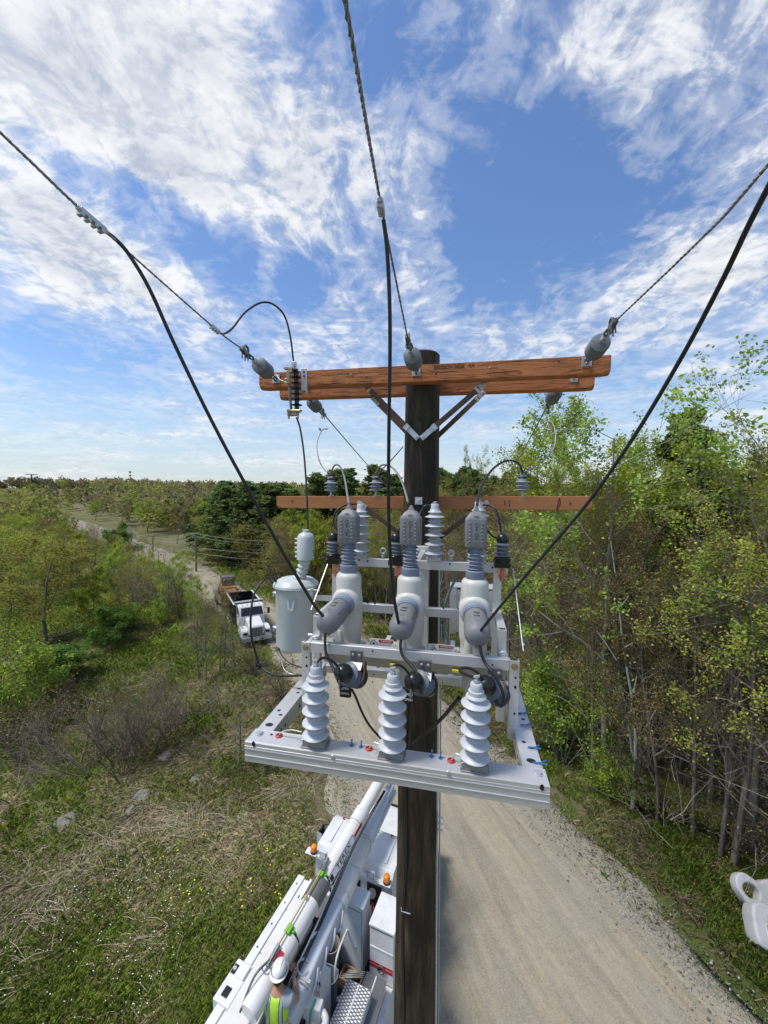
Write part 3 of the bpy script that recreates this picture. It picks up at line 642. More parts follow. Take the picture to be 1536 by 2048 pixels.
# ================================================================== three-pole recloser
rec = thing('recloser', 'three-pole recloser with pale grey bodies and grey rubber covers', 'recloser', FM @ Matrix.Translation((0, -.92, -1.25)))
m = MB(); chan(m, (-.55, -1.005, -1.150), (.565, -.835, -1.085), .004, '-w'); m.bb((-.55, -1.02, -1.095), (.565, -1.005, -1.078))
tank = obj('support_beam', m, MT['steel'], rec, FM, bevel=.006, seg=3)
m = MB(); m.tube([(-.545, -1.018, -1.076), (.565, -1.018, -1.076)], .013, 12); obj('round_edge', m, MT['steel'], tank, FM)
UC = (-.408, .012, .424)
labs = ('left of the three poles', 'middle pole', 'right pole')
for i, u in enumerate(UC):
    v = -.92; m = MB()
    pr = [(.103, -1.085), (.100, -1.07), (.088, -1.035), (.083, -1.00), (.084, -.965), (.092, -.935), (.094, -.90), (.094, -.80), (.090, -.70), (.086, -.66), (.086, -.585), (.080, -.568), (.070, -.557), (.058, -.552)]
    m.lathe(pr, (u, v, 0), (0, 0, 1), 36)
    ax = Vector((0, -1, -.10)).normalized(); b0 = Vector((u, v, -.735))
    m.lathe([(.098, 0), (.097, .06), (.094, .082), (.088, .098), (.074, .104)], b0, ax, 36)
    m.lathe([(.030, -1.075), (.028, -.99), (.020, -.93)], (u - .035, v - .070, 0), (0, 0, 1), 14)
    for s in (-1, 1): m.lathe([(.012, -1.085), (.012, -1.02), (.006, -1.005)], (u + s * .096, v - .035, 0), (0, 0, 1), 10)
    bod = obj('interrupter_body', m, MT['epoxy'], rec, FM, smooth=50)
    m = MB(); pr = [(.056, -.556), (.058, -.553), (.058, -.503), (.052, -.499), (.036, -.497)]
    for k in range(6): z = -.490 + k * .0235; pr += [(.034, z - .004), (.050, z), (.051, z + .003), (.035, z + .010)]
    pr += [(.033, -.34)]
    m.lathe(pr, (u, v, 0), (0, 0, 1), 28); obj('top_bushing', m, MT['silicone'], rec, FM, smooth=45)
    # rectangular clam-shell cover over the top terminal
    m = MB(); m.lathe([(.98, -.348), (1, -.344), (1, -.180), (.97, -.172), (.60, -.138), (.30, -.126), (.22, -.112), (.10, -.095)], (u, v, 0), (0, 0, 1), 40, sq=(.068, .055, 6))
    cv = obj('terminal_cover', m, MT['cover'], rec, FM, smooth=40, bevel=.002)
    m = MB()
    for r_ in range(6):
        for s in (-1, 1): m.ball((u + s * .036, v - .0545, -.200 - r_ * .0225), .0085, 10, (1, .55, .6))
    for w in (-.203, -.262, -.318): m.torus((u, v - .0555, w), (0, 1, 0), .010, .003, 14, 6); m.bb((u - .002, v - .0590, w - .016), (u + .002, v - .0552, w + .016))
    m.torus((u, v - .046, -.160), (0, 1, .6), .011, .003, 14, 6)
    obj('rivet', m, MT['cover'], cv, FM, smooth=50)
    m = MB(); m.bb((u - .0012, v - .0575, -.338), (u + .0012, v - .0545, -.185)); m.bb((u - .03, v - .0548, -.1815), (u + .03, v - .0535, -.1800)); obj('seam', m, MT['blackp'], cv, FM)
    # side bushing: blue-grey collar and large rounded rubber cover
    b1 = b0 + ax * .104; end = Vector((u - (.040 if i == 0 else .012 if i == 1 else -.008), -1.275, -.802)); dv = (end - b1).normalized(); L = (end - b1).length
    m = MB(); m.lathe([(.070, -.012), (.070, .020), (.066, .022), (.066, .030), (.069, .032), (.069, .040)], b1, dv, 32); obj('side_bushing', m, MT['silicone'], rec, FM, smooth=40)
    m = MB(); m.lathe([(.062, .035), (.064, .050), (.066, .055), (.065, .075), (.069, .082), (.072, .14), (.073, L - .045), (.069, L - .020), (.056, L + .004), (.035, L + .018), (.012, L + .022)], b1, dv, 36)
    sc_ = obj('bushing_cover', m, MT['cover'], rec, FM, smooth=50)
    si = dv.cross(Vector((0, 0, 1))).normalized(); upd = si.cross(dv); m = MB()
    for k in (.115, .150, .195): m.torus(b1 + dv * k + upd * .0715, upd, .011, .0028, 14, 6); m.bar(b1 + dv * k + upd * .073 - dv * .006, b1 + dv * k + upd * .073 + dv * .006, .003, .004, upd)
    ep = b1 + dv * (L + .004) + upd * .006; m.torus(ep, dv + upd * .3, .020, .008, 20, 8); m.ball(ep, .016, 10)
    m.torus(b1 + dv * (L - .03) + upd * .064, upd, .010, .003, 14, 6)
    m.box(b1 + dv * (L - .03) - upd * .070, (.012, .012, .028)); obj('fastener', m, MT['cover'], sc_, FM, smooth=50)
    m = MB(); 
    for k in range(2): m.tube([b1 + dv * (.112 + .035 * k) + upd * .0735 + si * t_ for t_ in (-.018, -.006, .006, .018)], .0022, 5)
    m2 = upd * .60 - si * .80
    for k, l_ in ((.13, .03), (.16, .022), (.185, .03)): m.bar(b1 + dv * k + m2 * .0715 * 1.012, b1 + dv * (k + .002) + m2 * .0715 * 1.012 + upd.cross(m2) * .0 + dv * .004, .0015, l_, m2)
    obj('print_mark', m, MT['blackp'], sc_, FM)
# pole bottoms: grey cups, operating handle with OPEN indicators
for u in UC:
    m = MB(); m.lathe([(.02, -1.295), (.045, -1.292), (.052, -1.27), (.054, -1.20), (.05, -1.15)], (u - .015, -.915, 0), (0, 0, 1), 20); obj('mechanism_housing', m, MT['epoxy'], rec, FM, smooth=50)
for (px, py) in ((691, 1378), (817, 1390)):
    c = V(px, py, -1.02); m = MB(); m.lathe([(.030, -.050), (.034, -.048), (.034, .040), (.030, .046)], c, (0, 0, 1), 20, sq=(1.15, .5, 4)); o = obj('position_indicator', m, MT['black'], rec, FM, smooth=40)
    for dz in (.012, -.022): text('OPEN', o, MT['white'], Matrix.Translation(c + Vector((0, -.0190, dz))) @ Matrix.Rotation(R(90), 4, 'X'), .022, 'lettering', .0006, space=FM)
part('yellow_lever', lambda m: (m.box(V(912, 1342, -1.03), (.05, .02, .016)), m.box(V(786, 1330, -1.03), (.04, .02, .016))), 'yel', rec)
part('end_plate', lambda m: (m.bb((-.556, -1.0, -1.15), (-.551, -.84, -1.09)), m.bb((.566, -1.0, -1.15), (.571, -.84, -1.09))), 'steel', rec)
# warning labels on the stainless beam
def warn(x0, y0, x1, y1, kind):
    a = V(x0, y0, -1.0215); b = V(x1, y1, -1.0215); u0, u1, w1, w0 = a.x, b.x, a.z, b.z; m = MB(); m.bb((u0, -1.0225, w0), (u1, -1.0203, w1)); o = obj('warning_label', m, MT['white'], rec, FM)
    W_ = u1 - u0; H_ = w1 - w0; um = u0 + W_ * .40; m = MB(); m.bb((um, -1.0232, w1 - H_ * .36), (u1 - W_ * .03, -1.0226, w1 - H_ * .06)); hd = obj('header', m, MT['red'], o, FM)
    m = MB(); c = Vector((u0 + W_ * .2, -1.0230, (w0 + w1) / 2)); s = H_ * .40
    P_ = [(-1, 0), (0, -1), (1, 0), (0, 1)] if kind == 0 else [(-1, -.75), (1, -.75), (0, 1)]
    for i in range(len(P_)):
        p, q = P_[i], P_[(i + 1) % len(P_)]; m.bar(c + Vector((p[0] * s, 0, p[1] * s)), c + Vector((q[0] * s, 0, q[1] * s)), .0012, s * .12, (0, 0, 1) if abs(p[1] - q[1]) < .1 else Vector((p[0] - q[0], 0, p[1] - q[1])).cross(Vector((0, 1, 0))))
    m.ball(c, s * .34, 8, (1, .02, 1)) if kind == 0 else m.bar(c + Vector((-s * .4, 0, -s * .45)), c + Vector((s * .3, 0, s * .25)), .001, s * .2, (0, 0, 1))
    for k in range(4): z = w1 - H_ * (.48 + k * .13); m.bb((um, -1.0232, z - .0013), (u1 - W_ * (.06 + .05 * (k % 3)), -1.0226, z))
    obj('symbol', m, MT['blackp'], o, FM)
    text('⚠ DANGER' if False else ('DANGER' if kind == 0 else 'WARNING'), o, MT['white'], Matrix.Translation(((um + u1 - W_ * .03) / 2 + .004, -1.0235, w1 - H_ * .21)) @ Matrix.Rotation(R(90), 4, 'X'), H_ * .26, 'lettering', .0003, space=FM)
warn(738, 1276, 787, 1300, 0); warn(857, 1287, 908, 1310, 1)
m = MB()
for (x, y) in ((726, 1288), (845, 1297), (915, 1305), (975, 1308)): m.box(V(x, y, -1.012), (.03, .02, .03)); hexbolt(m, V(x, y, -1.022), (0, -1, 0), .008)
obj('ground_pad', m, MT['galv'], tank, FM)
# grey leads dropping from the side covers
for i, (pts) in enumerate((((651, 1262), (650, 1285), (652, 1305), (662, 1328), (672, 1350), (678, 1366), (684, 1376)), ((802, 1278), (801, 1295), (806, 1312), (820, 1328), (836, 1350), (842, 1375), (842, 1388)), ((960, 1288), (962, 1305), (970, 1325), (985, 1345), (1000, 1370), (1007, 1395), (1002, 1412), (990, 1400)))):
    vv = [-1.27, -1.29, -1.31, -1.34, -1.38, -1.40, -1.41] if i < 2 else [-1.27, -1.29, -1.31, -1.35, -1.38, -1.39, -1.39, -1.38]
    c = catmull([V(x, y, v) for (x, y), v in zip(pts, vv)], 8); mm = MB(); mm.tube(c, .0085, 8)
    solo('arrester_lead', mm, MT['cable'], ('black lead dropping from the left bushing cover', 'black lead dropping from the centre bushing cover', 'black lead looping down from the right bushing cover')[i], 'cable', FM @ Matrix.Translation(c[0]), FM, 'leads under the recloser bushings', smooth=60)

# ================================================================== post insulators
def shed_profile(h, nbig, rb, rs, rc, base=.0, gap=None, cone=.5, small=True):
    pr = [(rc, base)]; st = (h - base) / nbig
    for k in range(nbig):
        z = base + st * k; pr += [(rc, z + st * .16), (rb * .6, z + st * .13), (rb * .97, z + st * .08), (rb, z + st * .11), (rb * .98, z + st * .15), (rb * .72, z + st * .26), (rc * 1.15, z + st * .34), (rc, z + st * .40)]
        if small: pr += [(rc, z + st * .60), (rs * .98, z + st * .60), (rs, z + st * .64), (rs * .96, z + st * .68), (rc, z + st * .80)]
    return pr
for (x, yt, lb) in ((630, 1328, 'white shed insulator standing on the front beam, left of three'), (784, 1345, 'white shed insulator standing on the front beam in front of the pole'), (951, 1360, 'white shed insulator standing on the right part of the front beam')):
    top = V(x, yt + 4, -1.605); u = top.x + .004; b = Vector((u, -1.605, -1.30)); t = thing('post_insulator', lb, 'insulator', FM @ Matrix.Translation(b), 'insulators on the front beam')
    m = MB(); pr = shed_profile(.322, 5, .069, .048, .037, 0); pr = [(r, z + .046) for r, z in pr] + [(.036, .372), (.028, .374), (.028, .404), (.024, .409)]
    m.lathe(pr, b, (0, 0, 1), 40); obj('body', m, MT['shed'], t, FM, smooth=45)
    m = MB(); m.bb((u - .058, -1.645, -1.2995), (u + .058, -1.565, -1.258)); m.bb((u - .066, -1.652, -1.2998), (u + .066, -1.560, -1.292)); m.lathe([(.046, .040), (.046, .050)], b, (0, 0, 1), 24); obj('base_block', m, MT['blk'], t, FM, bevel=.004)
    m = MB(); m.torus(b + Vector((0, 0, .052)), (0, 0, 1), .036, .0035, 24, 6, 180, 350); m.tube([b + Vector((-.03, -.03, .05)), b + Vector((-.06, -.04, .04)), b + Vector((-.075, -.035, .02))], .0035, 6); obj('ground_wire', m, MT['galv'], t, FM)
    m = MB(); m.cyl(b + Vector((0, 0, .410)), b + Vector((0, 0, .440)), .008); m.lathe([(.014, .412), (.014, .422)], b, (0, 0, 1), 6); m.bar(b + Vector((-.012, 0, .436)), b + Vector((.014, -.006, .446)), .016, .007); obj('stud', m, MT['galv'], t, FM)
for (x, yt, lb) in ((722, 1012, 'white ribbed insulator behind the left recloser cover'), (870, 1012, 'white ribbed insulator on the rear bar against the dark pole'), (958, 1008, 'white ribbed insulator mostly hidden by the right recloser cover')):
    v = -.72 + .0; top = V(x, yt, v); u = top.x; b = Vector((u, v, -.487)); H = top.z - b.z; t = thing('post_insulator', lb, 'insulator', FM @ Matrix.Translation(b), 'insulators on the rear bar')
    m = MB(); pr = shed_profile(H - .065, 5, .069, .048, .035, 0); pr = [(r, z + .045) for r, z in pr] + [(.028, H - .012), (.028, H + .012), (.024, H + .016)]
    m.lathe(pr, b, (0, 0, 1), 40); obj('body', m, MT['shed'], t, FM, smooth=45)
    m = MB(); m.bb((u - .05, v - .04, -.4865), (u + .05, v + .04, -.458)); m.lathe([(.04, .028), (.038, .05)], b, (0, 0, 1), 24); obj('base_block', m, MT['galv'], t, FM, bevel=.003)
    m = MB(); m.cyl(b + Vector((0, 0, H + .012)), b + Vector((0, 0, H + .032)), .007); m.bar(b + Vector((-.014, 0, H + .024)), b + Vector((.014, -.005, H + .03)), .014, .006); obj('stud', m, MT['galv'], t, FM)

# ================================================================== surge arresters
def arrester(b, ax, L, r, lb, grp, cap=.03, n=5, bracket=True, mt='arr'):
    b = Vector(b); ax = Vector(ax).normalized(); t = thing('surge_arrester', lb, 'surge arrester', FM @ Matrix.Translation(b), grp)
    m = MB(); pr = []; st = L / n
    for k in range(n): z = st * k; pr += [(r * .66, z), (r * .95, z + st * .22), (r, z + st * .30), (r * .96, z + st * .36), (r * .68, z + st * .62)]
    pr += [(r * .62, L)]; m.lathe(pr, b, ax, 28); obj('body', m, MT[mt], t, FM, smooth=45)
    m = MB(); m.lathe([(r * .62, L - .004), (r * .74, L), (r * .78, L + cap * .3), (r * .74, L + cap * .9), (r * .55, L + cap * 1.4), (r * .2, L + cap * 1.65)], b, ax, 24); obj('cap', m, MT['black'], t, FM, smooth=60)
    m = MB(); m.lathe([(r * .95, -.036), (r * 1.0, -.032), (r * 1.0, -.004), (r * .92, 0)], b, ax, 24); obj('base', m, MT['black'], t, FM, smooth=40)
    return t
gr = 'black-capped surge arresters on the rear bar'
for i, (x, y1, lb) in enumerate(((667, 1117, 'black-capped surge arrester behind the transformer side of the left recloser pole'), (792, 1120, 'black-capped surge arrester beside the centre recloser cover'), (1004, 1124, 'black-capped surge arrester at the right end of the rear bar'))):
    b = V(x, y1, -.80); b.z += .035; t = arrester(b, (0, 0, 1), .098, .050, lb, gr, .034, 4)
    m = MB(); m.box(b + Vector((.0, 0, -.052)), (.10, .07, .035)); obj('mounting_block', m, MT['black'], t, FM, bevel=.004)
    m = MB(); m.bar(b + Vector((.014 if i != 2 else 0, -.0, -.07)), b + Vector((.014 if i != 2 else 0, -.01, -.145)), .045, .004, (0, 1, 0)); m.cyl(b + Vector((.02 if i != 2 else .0, -.012, -.08)), b + Vector((.02 if i != 2 else .0, -.012, -.16)), .012); m.bar(b + Vector((.035 if i != 2 else -.02, -.01, -.075)), b + Vector((.035 if i != 2 else -.02, -.02, -.12)), .02, .006, (0, 1, 0))
    obj('copper_strap', m, MT['copper'], t, FM, bevel=.001)
gr = 'grey surge arresters slung under the front bar'
for i, (bx, by, cx, cy, lb) in enumerate(((711, 1352, 684, 1345, 'tilted grey surge arrester with a black cap under the front bar, left of three'), (850, 1368, 825, 1362, 'tilted black-capped surge arrester under the front bar, in front of the pole'), (993, 1385, 968, 1368, 'tilted grey surge arrester with a black cap under the front bar, rightmost'))):
    b = V(bx, by, -1.27); e = V(cx, cy, -1.385); ax = e - b; t = arrester(b, ax, ax.length * .74, .067, lb, gr, .046, 3)
    h = V((713, 850, 990)[i], (1312, 1332, 1348)[i], -1.282); m = MB(); m.bar(h + Vector((0, 0, .032)), h + Vector((0, 0, -.036)), .075, .006, (0, -1, 0)); 
    obj('bracket', m, MT['dkplate'], t, FM, bevel=.002)
    m = MB(); m.bar(h + Vector((.0, -.004, -.036)), h + Vector((.0, -.052, -.060)), .078, .005, (0, 0, 1)); m.torus(h + Vector((-.01, -.035, -.075)), (0, 1, .2), .012, .004, 16, 6); obj('bent_plate', m, MT['alu'], t, FM, bevel=.002)
    m = MB()
    for s in (-1, 1): m.ball(h + Vector((s * .019, -.008, .010)), .0085, 10, (1, .6, 1))
    obj('bolt', m, MT['galv'], t, FM)
    m = MB(); m.bar(h + Vector((.022, .02, -.042)), h + Vector((.027, .01, -.098)), .06, .04, (0, -1, 0)); obj('disconnector', m, MT['black'], t, FM, bevel=.006)
    if i != 1:
        m = MB(); m.tube(catmull([h + Vector((.045, -.01, -.03)), h + Vector((.050, -.02, -.08)), h + Vector((.038, -.02, -.13)), h + Vector((.02, -.01, -.16))], 5), .007, 6); obj('copper_strap', m, MT['copper'], t, FM)
    m = MB(); m.tube([e + Vector((.0, -.02, -.01)), e + Vector((-.004, -.035, -.03)), e + Vector((-.004, -.035, -.075))], .006, 6); obj('lead', m, MT['dsil'], t, FM)
# short black jumpers among the arresters and insulators
gj = 'short black jumpers on the frame'
F_ = lambda *a: [V(x, y, v) for x, y, v in a]
cable('short black jumper arching from the left front insulator to its arrester', F_((632, 1328, -1.6), (640, 1318, -1.57), (652, 1316, -1.52), (664, 1322, -1.45), (675, 1332, -1.41)), .007, grp=gj)
cable('short black jumper arching over the centre front insulator to its arrester', F_((784, 1338, -1.5), (787, 1332, -1.5), (798, 1330, -1.46), (808, 1336, -1.42), (818, 1348, -1.40)), .007, grp=gj)
cable('black cable looping beside the top of the right front insulator', F_((952, 1358, -1.6), (945, 1354, -1.58), (930, 1348, -1.53), (920, 1342, -1.48), (923, 1337, -1.45), (936, 1336, -1.42), (952, 1343, -1.41), (966, 1358, -1.40)), .0075, grp=gj)
cable('black cable hanging behind the left front insulator towards the pole', F_((703, 1378, -1.0), (712, 1395, -1.0), (722, 1420, -.98), (735, 1445, -.94), (748, 1462, -.9), (765, 1480, -.86)), .008, grp=gj)
cable('black cable running from the right mechanism down to the pole', F_((918, 1396, -.92), (905, 1412, -.80), (888, 1432, -.6), (872, 1448, -.42), (858, 1462, -.3), (840, 1475, -.22), (825, 1490, -.2)), .014, grp=gj)
cable('black jumper from the left rear insulator down to its arrester', F_((716, 1008, -.72), (700, 1009, -.74), (682, 1014, -.77), (670, 1026, -.79), (667, 1045, -.8), (672, 1056, -.81), (676, 1064, -.81), (672, 1070, -.81)), .0065, grp=gj)
cable('black jumper from the centre rear insulator behind the cover to its arrester', F_((864, 1010, -.72), (850, 1012, -.73), (842, 1024, -.74), (834, 1035, -.76), (815, 1045, -.78), (803, 1052, -.79), (796, 1062, -.8), (793, 1075, -.8)), .0065, grp=gj)
cable('black jumper curving from the right rear insulator to the right arrester', F_((966, 1010, -.72), (980, 1011, -.73), (992, 1020, -.76), (998, 1038, -.78), (1001, 1056, -.79), (1003, 1068, -.8)), .007, grp=gj)
cable('black jumper from behind the right cover to the right arrester', F_((968, 1045, -.80), (975, 1060, -.79), (985, 1072, -.79), (997, 1076, -.80)), .0065, grp=gj)
cable('grey control cable hanging behind the centre and right recloser poles', F_((903, 1122, -.70), (906, 1140, -.66), (910, 1158, -.62), (900, 1180, -.6), (893, 1200, -.6), (888, 1225, -.6), (889, 1255, -.62), (892, 1280, -.7), (895, 1292, -.82)), .010, 'dsil', grp=gj)
cable('thin grey wire bundle looping under the rear bar', F_((912, 1128, -.70), (920, 1134, -.71), (930, 1128, -.71), (935, 1118, -.72)), .004, 'wire', grp=gj)
# grey box behind the right recloser pole
P = V(943, 1222, -.5); t = thing('control_box', 'flat grey metal box with bolted corners behind the right recloser pole', 'control box', FM @ Matrix.Translation(P))
a = V(903, 1178, -.5); b = V(982, 1270, -.5); m = MB(); m.bb((a.x, -.5, b.z), (b.x, -.38, a.z)); obj('enclosure', m, MT['alu'], t, FM, bevel=.006)
m = MB(); m.bb((a.x - .012, -.505, b.z - .01), (a.x + .04, -.5005, a.z + .012)); m.bb((b.x - .03, -.505, b.z - .01), (b.x + .02, -.5005, a.z + .002)); m.bb((a.x - .012, -.505, a.z + .0125), (b.x + .02, -.36, a.z + .02)); m.bb((a.x + .041, -.42, b.z + .02), (a.x + .042, -.415, b.z + .03)); o = obj('flange', m, MT['alu'], t, FM, bevel=.002)
m = MB(); m.bb((a.x + .05, -.375, a.z - .3), (b.x - .05, -.19, a.z - .24)); obj('arm', m, MT['galv'], t, FM)
m = MB()
for (x, y) in ((911, 1190), (971, 1192), (910, 1262), (975, 1212)): hexbolt(m, V(x, y, -.506), (0, -1, 0), .008)
obj('bolt', m, MT['galv'], t, FM)

# ================================================================== transformer
tc_ = Vector((-.912, -.65, -1.215)); t = thing('transformer', 'light grey cylindrical transformer hanging at the left side of the frame', 'transformer', FM @ Matrix.Translation(tc_))
m = MB(); m.lathe([(.145, 0), (.150, .006), (.152, .02), (.154, .47), (.158, .485)], tc_, (0, 0, 1), 48); tk = obj('tank', m, MT['xf'], t, FM, smooth=50)
m = MB(); m.lathe([(.160, .474), (.170, .480), (.173, .488), (.170, .497), (.150, .508), (.142, .520), (.125, .530), (.06, .540), (.0, .543)], tc_, (0, 0, 1), 48, cap=False); obj('lid', m, MT['xf'], t, FM, smooth=60)
m = MB(); m.torus(tc_ + Vector((0, 0, .480)), (0, 0, 1), .166, .009, 48, 8); c = V(624, 1183, -.81); m.box(c, (.022, .022, .05)); m.tube([c + Vector((-.03, -.005, .012)), c + Vector((.02, -.006, .014)), c + Vector((.055, .0, .012))], .004, 6); hexbolt(m, c + Vector((.05, 0, .012)), (1, 0, 0), .008)
obj('lid_band', m, MT['galv'], t, FM, bevel=.002)
bb0 = tc_ + Vector((.038, -.02, .530)); bt = Vector((-.825, -.665, -.520)); ax = bt - bb0; L = ax.length; m = MB(); pr = [(.052, -.01), (.052, .012), (.040, .018)]
for k in range(4): z = .034 + k * (L - .03) / 4; pr += [(.034, z - .010), (.044, z - .006), (.045, z + .002), (.043, z + .006), (.034, z + .009)]
pr += [(.034, L)]; m.lathe(pr, bb0, ax, 28); obj('bushing', m, MT['xf'], t, FM, smooth=50)
m = MB(); cb0 = bt - ax.normalized() * .01; up = Vector((.02, 0, 1)).normalized(); m.lathe([(.060, 0), (.064, .003), (.064, .170), (.060, .178), (.050, .196), (.030, .206), (.024, .208), (.022, .224), (.012, .226)], cb0, up, 32); cv = obj('bushing_cover', m, MT['xf'], t, FM, smooth=45)
m = MB()
for k in range(5): m.cyl(cb0 + Vector((-.058, -.01, .02 + k * .034)), cb0 + Vector((-.078, -.01, .02 + k * .034)), .008)
for k in (0, 2, 4.3): m.cyl(cb0 + Vector((.058, -.01, .02 + k * .030)), cb0 + Vector((.074, -.01, .02 + k * .03)), .006)
for k in range(6): a = k * 1.05; m.ball(cb0 + Vector((math.cos(a) * .018, math.sin(a) * .018, .226)), .006, 6)
obj('rivet', m, MT['xf'], cv, FM)
m = MB(); lug = V(582, 1212, -.80)
for s in (-1, 1): m.bar(lug + Vector((s * .028, 0, .05)), lug + Vector((s * .012, -.010, -.03)), .005, .018, (1, 0, 0))
m.bar(lug + Vector((0, -.008, -.022)), lug + Vector((0, -.008, -.042)), .026, .006, (0, 1, 0)); obj('lifting_lug', m, MT['xf'], t, FM, bevel=.001)
m = MB()
for (x, y) in ((556, 1187), (556, 1256), (617, 1270)):
    c = V(x, y, -.70 if x < 600 else -.80); s = -1 if x < 600 else 1; m.cyl(c, c + Vector((s * .03, 0, 0)), .014); m.ball(c + Vector((s * .035, 0, .004)), .012, 8); m.bar(c + Vector((s * .02, 0, -.005)), c + Vector((s * .035, -.01, -.022)), .012, .008)
obj('terminal', m, MT['galv'], t, FM)
m = MB(); m.bb((-.755, -.67, -1.12), (-.605, -.66, -1.08)); m.bb((-.755, -.67, -.84), (-.605, -.66, -.80)); obj('hanger', m, MT['alu'], t, FM)
gt = 'thin cables hanging at the transformer'
cable('black cable arching from the transformer over the left side down to a black connector', F_((556, 1172, -.7), (548, 1157, -.74), (535, 1156, -.80), (520, 1168, -.86), (508, 1190, -.92), (502, 1225, -.98), (502, 1265, -1.0), (508, 1295, -1.0), (517, 1325, -1.0)), .0075, grp=gt)
cable('black cable from the hanging connector to the left upright', F_((522, 1334, -1.0), (535, 1344, -1.02), (553, 1351, -1.05), (570, 1352, -1.1), (600, 1351, -1.15), (612, 1353, -1.2)), .0075, grp=gt)
cable('thin black cable from the connector below the transformer to the left upright', F_((558, 1300, -.9), (566, 1314, -.92), (580, 1326, -.95), (602, 1335, -1.0)), .0045, grp=gt)
cable('thin pale wire trailing below the transformer to the left upright', F_((556, 1304, -.9), (563, 1322, -.92), (568, 1338, -.95), (580, 1347, -.98), (604, 1353, -1.0)), .0030, 'galv', grp=gt)
def hconn(px, py, v, s, lb):
    c = V(px, py, v); m = MB(); m.box(c, (s, s * .8, s * .8), Matrix.Rotation(R(25), 3, 'Y')); m.cyl(c + Vector((-.6 * s, 0, .5 * s)), c + Vector((.6 * s, 0, -.4 * s)), s * .3); m.ball(c + Vector((0, -.4 * s, -.4 * s)), s * .3, 8); m.ball(c + Vector((.2 * s, -.4 * s, .3 * s)), s * .28, 8)
    solo('cable_connector', m, MT['black'] if s > .03 else MT['dgalv'], lb, 'connector', FM @ Matrix.Translation(c), FM, None, bevel=.004)
hconn(518, 1331, -1.0, .036, 'black insulated connector hanging left of the frame'); hconn(556, 1298, -.9, .022, 'small grey bolted connector just below the transformer')
# ================================================================== ground, road
PAIR = [((2.5, -30), (13, -30)), ((.2, 0), (10.2, 0)), ((-1.2, 8.5), (7.75, 8.3)), ((-2.0, 12.8), (5.95, 13.0)), ((-2.6, 15.2), (4.75, 16.0)), ((-3.9, 18.8), (2.9, 20.6)), ((-6.6, 23.9), (-.4, 27.0)),
        ((-10.0, 28.4), (-5.0, 31.4)), ((-14, 32.7), (-9.9, 35.6)), ((-20.7, 40.4), (-16.5, 42.8)), ((-35.4, 57.0), (-31, 60)), ((-66, 86), (-62, 90)), ((-98, 117), (-94, 122)), ((-150, 158), (-146, 164)), ((-260, 250), (-256, 256))]
PAIR = [tuple((lr[0], lr[1] if lr[1] > 26 else lr[1]) for lr in pr) for pr in PAIR]
Lp = catmull([(*a, 0) for a, b in PAIR], 10); Rp = catmull([(*b, 0) for a, b in PAIR], 10)
RL = np.array([(p.x, p.y) for p in Lp]); RR = np.array([(p.x, p.y) for p in Rp]); CL = (RL + RR) / 2; HW = np.linalg.norm(RL - RR, axis=1) / 2
def road_sd_exact(x, y):
    """distance outside the road edge (negative on it) and side (+1 right of it)"""
    x = np.atleast_1d(np.asarray(x, float)); y = np.atleast_1d(np.asarray(y, float)); best = np.full(x.shape, 1e9); side = np.zeros(x.shape)
    A = CL[:-1]; B = CL[1:]
    for i in range(len(A)):
        d = B[i] - A[i]; L2 = d @ d; t = np.clip(((x - A[i, 0]) * d[0] + (y - A[i, 1]) * d[1]) / L2, 0, 1); qx = x - (A[i, 0] + d[0] * t); qy = y - (A[i, 1] + d[1] * t)
        r = np.hypot(qx, qy) - (HW[i] * (1 - t) + HW[i + 1] * t); k = r < best; best = np.where(k, r, best); side = np.where(k, np.sign(d[1] * qx - d[0] * qy), side)
    return best, side
GX0, GY0, GST = -150.0, -30.0, .5
_gx = np.arange(GX0, 70, GST); _gy = np.arange(GY0, 175, GST); _XX, _YY = np.meshgrid(_gx, _gy, indexing='ij'); _s, _sg = road_sd_exact(_XX.ravel(), _YY.ravel()); SDG = _s.reshape(_XX.shape); SGG = _sg.reshape(_XX.shape)
def road_sd(x, y):
    x = np.atleast_1d(np.asarray(x, float)); y = np.atleast_1d(np.asarray(y, float)); fx = (x - GX0) / GST; fy = (y - GY0) / GST; nx, ny = SDG.shape
    ins = (fx >= 0) & (fy >= 0) & (fx < nx - 1) & (fy < ny - 1); i = np.clip(fx.astype(int), 0, nx - 2); j = np.clip(fy.astype(int), 0, ny - 2); a = np.clip(fx - i, 0, 1); b = np.clip(fy - j, 0, 1)
    sd = (SDG[i, j] * (1 - a) + SDG[i + 1, j] * a) * (1 - b) + (SDG[i, j + 1] * (1 - a) + SDG[i + 1, j + 1] * a) * b; sg = SGG[i, j].copy()
    if not ins.all(): o = ~ins; e, f = road_sd_exact(x[o], y[o]); sd = sd.copy(); sd[o] = e; sg[o] = f
    return sd, sg
_vr = {}
def vnoise(x, y, sc=1.0, seed=0):
    if seed not in _vr: _vr[seed] = np.random.RandomState(seed).rand(256, 256)
    g = _vr[seed]; x = np.asarray(x, float) / sc; y = np.asarray(y, float) / sc; xi = np.floor(x).astype(int); yi = np.floor(y).astype(int); fx = x - xi; fy = y - yi
    fx = fx * fx * (3 - 2 * fx); fy = fy * fy * (3 - 2 * fy); a = g[xi % 256, yi % 256]; b = g[(xi + 1) % 256, yi % 256]; c = g[xi % 256, (yi + 1) % 256]; d = g[(xi + 1) % 256, (yi + 1) % 256]
    return (a * (1 - fx) + b * fx) * (1 - fy) + (c * (1 - fx) + d * fx) * fy
def fnoise(x, y, sc, seed=0): return vnoise(x, y, sc, seed) * .55 + vnoise(x, y, sc / 2.3, seed + 1) * .3 + vnoise(x, y, sc / 5.1, seed + 2) * .15
